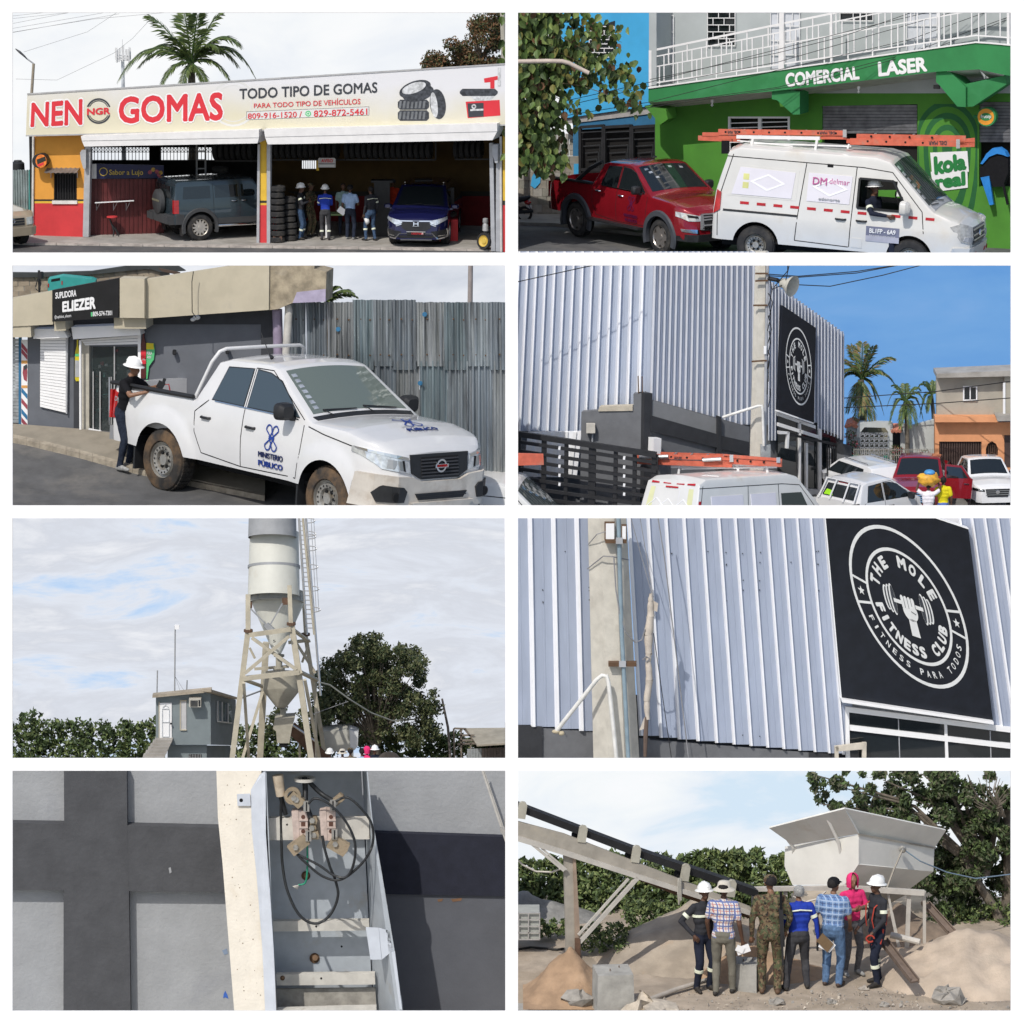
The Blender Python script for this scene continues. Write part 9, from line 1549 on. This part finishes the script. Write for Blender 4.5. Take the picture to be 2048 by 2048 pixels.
for u,v,r_,lb in((1000,905,.2,'flat stone in front of the camouflaged man'),(1205,905,.14,'pale stone in front of the blue checked man'),(1325,855,.15,'flat stone near the harness man boots'),(1405,912,.12,'small grey stone at the bottom right of the gravel'),(640,770,.3,'broken earth lump behind the dark blue workwear man'),(675,730,.26,'upper earth lump behind the dark blue workwear man'),(1715,870,.14,'upright stone on the pale sand heap edge'),(1645,900,.42,'long flat slab stone at the bottom right of the yard'),(250,905,.42,'grey rock beside the left concrete block')):stone(u,v,r_,label=lb,cat='stone')
M_cb=mat('cast_concrete',(.36,.35,.32),.95,var=.2,scale=2,bump=.5,bs=16,dirt=(.24,.23,.2),ds=1.4)
def cblock(lb,us,v0,vt,vb,Y,yw=.3):
 c=P8.g((us[0]+us[1])/2,vb);k=P8.px(Y);w_=(us[1]-us[0])*k*.9;h=(vb-vt)*k;b=MB();rt=MX.Rotation(yw,3,'Z');lo=[c+rt@V((x*w_/2,y*w_/2+w_/2,-.1))for x,y in((-1,-1),(1,-1),(1,1),(-1,1))];hi=[c+rt@V((x*w_*.48,y*w_*.48+w_/2,h))+V(rg.normal(size=3))*.012 for x,y in((-1,-1),(1,-1),(1,1),(-1,1))];b.prism(hi,lo)
 t=thing('concrete_block',lb,'concrete block',c);b.build('block',M_cb,t);b=MB();b.tube([hi[0].lerp(hi[2],.4),hi[0].lerp(hi[2],.4)+V((0,0,.06))],.014,5);b.tube([hi[0].lerp(hi[2],.7),hi[0].lerp(hi[2],.7)+V((0,0,.05))],.014,5);b.build('steel_stub',M_ru,t)
cblock('large square concrete block at the left in front of the clay heap',(312,472),0,790,940,0,.12);cblock('concrete block between the checked shirt man and the camouflaged man',(815,930),0,752,862,1,-.25);stone(520,945,.75,'flat_slab',.25,label='flat pale slab at the bottom edge beside the left block',cat='slab')
b=MB();b.tube([P8.g(470,915)+V((0,0,.06)),P8.g(620,865)+V((0,0,.1)),P8.g(770,828)+V((0,0,.16))],.06,10);b.build('loose_pipe',mat('pipe_grey',(.42,.38,.33),.8),label='grey pipe lying on the ground toward the left concrete block',cat='pipe')
# vegetation behind
M_lv8=[mat('veg_dark',(.05,.076,.028),.6,var=.35,scale=5),mat('veg_mid',(.095,.14,.045),.6,var=.3,scale=5),mat('veg_light',(.17,.21,.075),.6,var=.3,scale=5)]
hedge(P8,'treeline',-24,1060,lambda u:355-30*math.exp(-((u-340)/60)**2)-(u-300)*.03 if u<700 else 325,620,10,15000,.16,rg,M_lv8);hedge(P8,'bushes',230,420,lambda u:600,700,4.9,1100,.1,rg,M_lv8,r=26);hedge(P8,'bushes',440,660,lambda u:500+(u-440)*.15,640,6.4,1700,.11,rg,M_lv8,r=26);hedge(P8,'bushes',1590,1930,lambda u:520,700,8.4,2600,.13,rg,M_lv8);hedge(P8,'weeds',120,200,lambda u:590,650,6.5,500,.1,rg,M_lv8,r=20)
t=thing('shade_tree','big dark leafy tree overhanging the white hopper','tree',P8.gu(1800,8.2));b=MB();r0=P8.at(1790,420,8.2);b.tube([P8.gu(1850,8.2,-.2),P8.at(1830,560,8.2),P8.at(1740,420,8.2),P8.at(1690,330,8.2)],[.16,.13,.11,.06],8);b.tube([P8.gu(1870,8.4,-.2),P8.at(1880,400,8.4),P8.at(1870,120,8.4)],[.2,.18,.1],8);cl=[]
for u,v in((1160,150),(1140,40),(1250,90),(1400,60),(1550,40),(1500,130),(1640,90),(1720,40),(1900,60),(1300,150)):e=P8.at(u,v,8);m_=P8.at((u+1790)/2,(v+330)/2-50,8.2);b.tube([r0,m_,e],[.09,.05,.012],6)
for i in range(26):
 a=rg.uniform(0,6.28);e=P8.at(1800+70*math.cos(a),110+70*math.sin(a),7.4);b.tube([P8.at(1860,200,7.6),P8.at(1800+40*math.cos(a),140+40*math.sin(a),7.4),e],[.03,.015,.006],4)
for i in range(150):
 u=rg.uniform(1380,1930);v=rg.uniform(20,470);cl.append((u,v,rg.uniform(26,48),8.2+rg.uniform(-.8,1.2)))
for i in range(34):u=1130+260*rg.random();cl.append((u,rg.uniform(25,60+(u-1130)*.45+70),rg.uniform(14,28),8+rg.uniform(-.6,.6)))
for i in range(40):cl.append((rg.uniform(1600,1930),rg.uniform(330,560),rg.uniform(26,44),8.8+rg.uniform(-.4,.6)))
b.build('trunk',M_trunk,t);crown(P8,t,'crown',cl,21000,.15,rg,[M_lv8[0],mat('shade_leaf',(.06,.085,.034),.6,var=.3),M_lv8[1],mat('grey_leaf',(.12,.12,.07),.6,var=.3)])
# conveyor
M_cs=mat('conveyor_grey',(.36,.33,.28),.8,.1,.12,3,dirt=(.44,.39,.31),ds=1.6);M_cl8=mat('conveyor_light',(.52,.49,.44),.6,.1,.1);C8=P8.face(P8.at(-20,300,1.9),P8.at(920,300,3.4));t=thing('conveyor','long dusty conveyor with a black belt sloping down to the hopper','conveyor',C8.hit(220,800))
PT(t,'belt',mat('belt_black',(.014,.014,.015),.7,var=.2),C8,[[(40,158),(280,250),(470,322),(930,478),(930,506),(470,350),(280,277),(40,186)]],-.1,.5);PT(t,'side_channel',M_cs,C8,[[(-24,205),(200,265),(900,540),(910,565),(200,330),(-24,262)]],0,.12);PT(t,'lower_flange',M_cl8,C8,[[(-24,258),(200,326),(905,558),(905,574),(200,346),(-24,278)]],.1,.6)
b=MB();C8.slab(b,[(460,420),(620,470),(900,566),(900,585),(620,495),(480,440)],-.3,.5);b.build('return_belt',M_rs,t)
for u,v in((36,175),(264,264),(466,340),(652,410),(826,470)):PT(t,'roller_bracket',mat('bracket_tan',(.42,.40,.33),.85,dirt=(.3,.27,.2)),C8,[[(u-16,v+30),(u-6,v-26),(u+4,v-32),(u+16,v-30),(u+22,v-18),(u+14,v+34)]],.03,.1);PT(t,'roller',M_dark,C8,[[(u-28,v+6),(u-12,v-4),(u-14,v+28),(u-30,v+30)]],-.2,.3)
PT(t,'post',M_cs,C8,[[(196,335),(230,340),(240,740),(206,716)]],-.05,.12);PT(t,'post',mat('post_rusty',(.33,.25,.19),.9,var=.15,scale=3),C8,[[(231,340),(240,342),(258,660),(264,745),(241,745)]],.0,.2);PT(t,'foot_post',M_rs,C8,[rc(240,660,258,812)],.12,.1);PT(t,'foot_plate',M_cs,C8,[[(218,816),(262,812),(270,828),(222,838)]],.2,.2)
BARS(t,'brace',M_cl8,C8,[(254,672,474,428,.1),(250,645,440,432,.06),(60,290,196,402,.07),(112,318,205,398,.05)],.07,.05,one=False);cable(P8,'hanging_hose','pale hose looping at the upper left under the conveyor',[(-20,320,2.5),(40,380,2.5),(90,405,2.5),(150,408,2.5),(185,395,2.5)],.025,M_cl8);b=MB()
for i in range(4):b.tube([C8.hit(628+i*3,430,.12),C8.hit(626+i*4,490+i*8,.15),C8.hit(630+i*2,530-i*6,.12)],.022,5)
b.build('rope',mat('rope_grey',(.4,.38,.33),.9),label='knotted rope hanging from the conveyor flange',cat='rope')
b=MB();[b.tube([P8.g(120+i*25,700+5*math.sin(i))+V((0,0,.03))for i in(-4,-2,0,2,3)],.03,6)];b.build('ground_hose',M_cable,label='dark hose lying on the ground left of the clay heap',cat='hose')
I8=P8.front(5);t=thing('liquid_tote','caged plastic liquid tote at the left edge of the yard','tank',P8.gu(50,5));PT(t,'tank',mat('tote_plastic',(.36,.37,.34),.6,var=.1),I8,[rc(-24,562,104,664)],-.05,.8);BARS(t,'cage_bar',M_al,I8,[(-24,562+i*25,106,562+i*25)for i in range(5)]+[(u,560,u,664)for u in(-10,25,62,104)],.03,.02,one=False)
# hopper
M_hw=mat('hopper_paint',(.76,.745,.69),.6,0,.05,1.5,bump=.08,dirt=(.62,.56,.46),ds=.9,dth=.6);t=thing('feed_hopper','white steel feed hopper with a flared collar on a steel frame','hopper',P8.gu(1330,5));Yc={0:3.9,1:5.4,2:6.3}
def plate(nm,pts,th=.05,m=None):b=MB();a=[P8.at(u,v,Y)for u,v,Y in pts[:3]];pq=Plane(P8,a[0],(a[1]-a[0]).cross(a[2]-a[0]));a=[pq.hit(u,v)for u,v,Y in pts];n=(a[1]-a[0]).cross(a[2]-a[0]).normalized();n=n if n.y>0 else-n;b.prism(a,[q+n*th for q in a]);return b.build(nm,m or M_hw,t)
plate('collar',[(970,242,5.0),(1255,169,3.3),(1308,264,3.9),(1060,306,5.4)]);plate('collar',[(1256,168,3.3),(1638,250,6.0),(1595,316,6.2),(1309,265,3.9)]);plate('body_plate',[(1030,312,5.55),(1308,266,3.92),(1308,378,3.92),(1255,456,4.5),(1058,456,5.4),(1028,385,5.55)]);plate('body_plate',[(1309,267,3.92),(1594,317,6.2),(1590,405,6.2),(1309,378,3.92)]);plate('lower_plate',[(1309,379,3.92),(1590,406,6.2),(1500,472,6.3),(1256,457,4.5)]);plate('rim',[(1308,262,3.86),(1596,314,6.16),(1596,320,6.16),(1308,268,3.86)],.03,M_cs)
for q in((1022,258,5.1,1060,312,5.3,1064,352,5.5),(1186,196,3.9,1228,285,4.2,1240,334,4.35)):b=MB();b.tube([P8.at(*q[0:3]),P8.at(*q[3:6]),P8.at(*q[6:9])],.05,4);b.build('stiffener',M_hw,t)
b=MB();b.lathe([(.06,-.06),(.1,0),(.06,.06),(.03,0),(.06,-.06)],14,MX.Translation(P8.at(1474,322,5.0))@MX.Rotation(R(90),4,'X'));b.build('pulley',M_steel,t);cable(P8,'hopper_cable','blue grey wire from the pulley on the hopper to the dark tree',[(1478,322,5),(1540,366,5),(1640,408,5.5),(1750,432,6),(1930,410,7)],.018,mat('blue_wire',(.18,.25,.32),.7));cable(P8,'hopper_cable','grey hose hanging from the pulley down past the pink hood',[(1472,326,4.9),(1440,400,4.4),(1412,475,4.2)],.028,M_cs)
BARS(t,'frame_beam',M_cl8,P8.front(4.1),[(905,472,1250,466,.11),(1250,466,1556,486,.13)],.12,0,one=False)
for q in((1498,486,1490,700,.11),(1556,480,1556,690,.08),(1432,560,1460,690,.08),(1420,490,1432,560,.06),(1032,476,1030,760,.1),(910,476,910,740,.09)):b=MB();b.bar(P8.at(q[0],q[1],4.2),P8.at(q[2],q[3],4.2),q[4]);b.build('frame_leg',M_cl8,t)
plate('chute',[(1290,470,4.8),(1500,486,5.6),(1420,530,5.6),(1330,530,5)],.05,M_cs)
for i,(q,lb)in enumerate((((1400,668,2.6,1520,822,.9),'rusty steel channel leaning on the sand beside the harness man'),((1560,528,4.6,1662,640,3.8),'rusty steel channel leaning at the end of the hopper frame'))):b=MB();a,e=P8.at(*q[:3]),P8.at(*q[3:]);b.bar(a,e,.2,.05,up=(.3,-1,.4));b.bar(a+V((.1,0,.03)),e+V((.1,0,.03)),.03,.14,up=(.3,-1,.4));b.bar(a-V((.1,0,-.03)),e-V((.1,0,-.03)),.03,.14,up=(.3,-1,.4));b.build('steel_channel',mat('rusty_channel',(.16,.12,.095),.85,var=.2),label=lb,cat='steel channel')
b=MB();b.tube([P8.at(1430,645,3.2),P8.at(1540,672,2.9)],.08,10);b.build('white_pipe',M_cl8,label='pale pipe sticking out of the right sand heap',cat='pipe')
cable(P8,'white_rope','pale rope sagging between the frame and the blue checked man',[(1060,500,3.9),(1110,520,3.9),(1150,510,3.9),(1185,480,3.9)],.025,M_cl8)
# the seven people
S8=1.68;G8='people standing by the hopper'
def man8(u,v,lb,yaw,**k):return person(lb,P8.g(u,v),R(yaw),s=S8,vox=.0145,group=G8,**k)
hang=((.07,.02,-.28),(.08,-.04,-.54));M_pur8=None
t3,wr,hc=man8(722,856,'man in white hard hat and navy workwear, hands on hips, facing the camera',28,h=1.62,top=M_grey_coat,bot=M_navy,hat='hard',skin=M_skin,turn=R(-4),bulk=1.05,arms=(((.18,.06,-.22),(.04,-.06,-.42)),((-.20,.06,-.22),(-.06,-.08,-.42))),bands=(('torso',1.26),('leg',0,.3),('leg',1,.3),('arm',0,.6),('arm',1,.6)))
t3,wr,hc=man8(796,872,'man in a red and blue checked shirt and pale sun hat holding papers',168,h=1.73,top=M_plaid,bot=M_khaki,hat='bucket',short=True,shirt_out=True,shoe=M_boot,arms=(((.07,-.02,-.28),(.06,-.12,-.50)),((-.07,.04,-.28),(-.10,-.05,-.54))),feet=((.10,.06),(-.12,-.12)))
q=wr[1];b=MB();b.box(q+V((.0,-.04,-.12)),.34,.02,.2,MX.Rotation(R(-20),3,'Y'));b.box(q+V((-.08,-.07,-.1)),.2,.02,.16,MX.Rotation(R(25),3,'Y'));b.build('paper_sheets',M_lw,label='white folded papers in the hand of the man in the sun hat',cat='papers')
t3,wr,hc=man8(972,866,'soldier in camouflage uniform and cap with a slung rifle, seen from behind',178,h=1.80,top=M_camo,bot=M_camo,hat='cap',extra=M_camo,skin=M_skin2,shirt_out=True,bulk=1.1,nod=R(8),turn=R(14),shoe=mat('brown_boot',(.13,.075,.045),.7,var=.2),arms=((hang[0],hang[1]),((-.10,.0,-.27),(-.04,-.10,-.48))))
q=P8.g(1020,866);t2=thing('rifle','black rifle slung beside the soldier in camouflage','rifle',q);k=P8.px(1);PR8=P8.front(q.y-P8.Yf-.25);BARS(t2,'barrel',M_iron,PR8,[(1018,640,1023,760)],.05);PT(t2,'stock',M_iron,PR8,[[(1006,545),(1022,545),(1028,640),(1030,690),(1014,690),(1010,600)]],0,.06);PT(t2,'sling',M_blackt,PR8,[[(1010,482),(1020,482),(1020,550),(1010,550)]],.0,.03)
t3,wr,hc=man8(1078,852,'grey haired man in a royal blue jacket with reflective bands',190,h=1.60,top=M_royal,bot=M_greyp,hair=M_grey_hair,skin=M_skin2,bulk=1.1,feet=((.20,.04),(-.16,-.04)),arms=(((.06,-.06,-.27),(.0,-.22,-.42)),((-.10,.02,-.27),(-.14,-.02,-.54))),bands=(('yoke',1.36),('arm',1,.62),('arm',0,.62)))
b=MB();q=wr[1];b.box(q+V((-.02,-.03,-.1)),.05,.12,.2);b.build('phone',M_dark,label='dark phone in the hand of the man in the blue jacket',cat='phone')
t3,wr,hc=man8(1208,838,'man in a blue checked shirt and black cap holding a brown notebook',160,h=1.66,top=M_bplaid,bot=mat('mid_denim',(.09,.16,.28),.9,var=.25,scale=14,bump=.3),hat='cap',short=True,skin=M_skin2,bulk=1.16,shoe=mat('brown_shoe',(.07,.045,.035),.6),arms=(((.08,.02,-.28),(.06,-.10,-.52)),((-.07,-.04,-.28),(-.03,-.2,-.44))),turn=R(-20))
PN=P8.front(P8.g(1190,838).y-P8.Yf-.45);t2=thing('notebook','brown notebook with white pages at the hip of the blue checked man','notebook',PN.hit(1185,700));PT(t2,'pages',M_lw,PN,[[(1172,640),(1222,684),(1198,712),(1156,690)]],-.01,.03);PT(t2,'cover',mat('brown_card',(.16,.105,.055),.8),PN,[[(1172,638),(1214,680),(1190,712),(1150,668)]],.03,.03);M_belt=M_blackt
t3,wr,hc=man8(1280,795,'person in a bright pink hooded top and grey sweatpants with folded arms',25,h=1.56,top=M_pink,bot=M_sweat,hat='hood',skin=M_skin2,sleeve=mat('leopard_sleeve',(.16,.11,.08),.9,var=.5,scale=24),shoe=M_shoe_w,bulk=.98,arms=(((.08,-.06,-.25),(-.12,-.22,-.2)),((-.10,-.04,-.26),(.06,-.2,-.22))),turn=R(-12))
t3,wr,hc=man8(1374,832,'man in white hard hat, dark coverall and orange red safety harness',115-180,h=1.63,top=M_grey_coat,bot=M_navy,hat='hard',skin=M_skin,bulk=1.04,feet=((.14,-.06),(-.1,.1)),arms=(((.06,-.02,-.28),(.02,-.18,-.46)),((-.06,.0,-.28),(-.04,-.2,-.46))),bands=(('leg',0,.35),('leg',1,.3),('arm',0,.55),('arm',1,.55)))
mm=WM[t3.name];t2=thing('safety_harness','orange red safety harness with hook worn by the right hard hat man','harness',mm@V((0,0,.8)));M_hn=mat('harness_red',(.42,.05,.03),.7)
for P in([(.12,.03,1.42),(.13,-.13,1.3),(.1,-.15,1.1),(.12,-.12,.95)],[(-.12,.03,1.42),(-.13,-.13,1.3),(-.1,-.15,1.1),(-.12,-.12,.95)],[(.12,.04,1.42),(-.08,.14,1.2),(-.15,.08,1.0)],[(-.12,.04,1.42),(.08,.14,1.2),(.15,.08,1.0)],[(.17,.02,.95),(.19,-.04,.72),(.05,-.12,.68)],[(-.17,.02,.95),(-.19,-.04,.72),(-.05,-.12,.68)]):b=MB();b.tube([mm@V(p)for p in P],(.015*S8),6,sq=.5);b.build('strap',M_hn,t2)
b=MB();b.tube([wr[0]+V((.06*math.cos(a)*S8,-.05,.05*math.sin(a)*S8-.06))for a in np.linspace(0,5.5,10)],.022,6);b.build('hook',M_hn,t2)
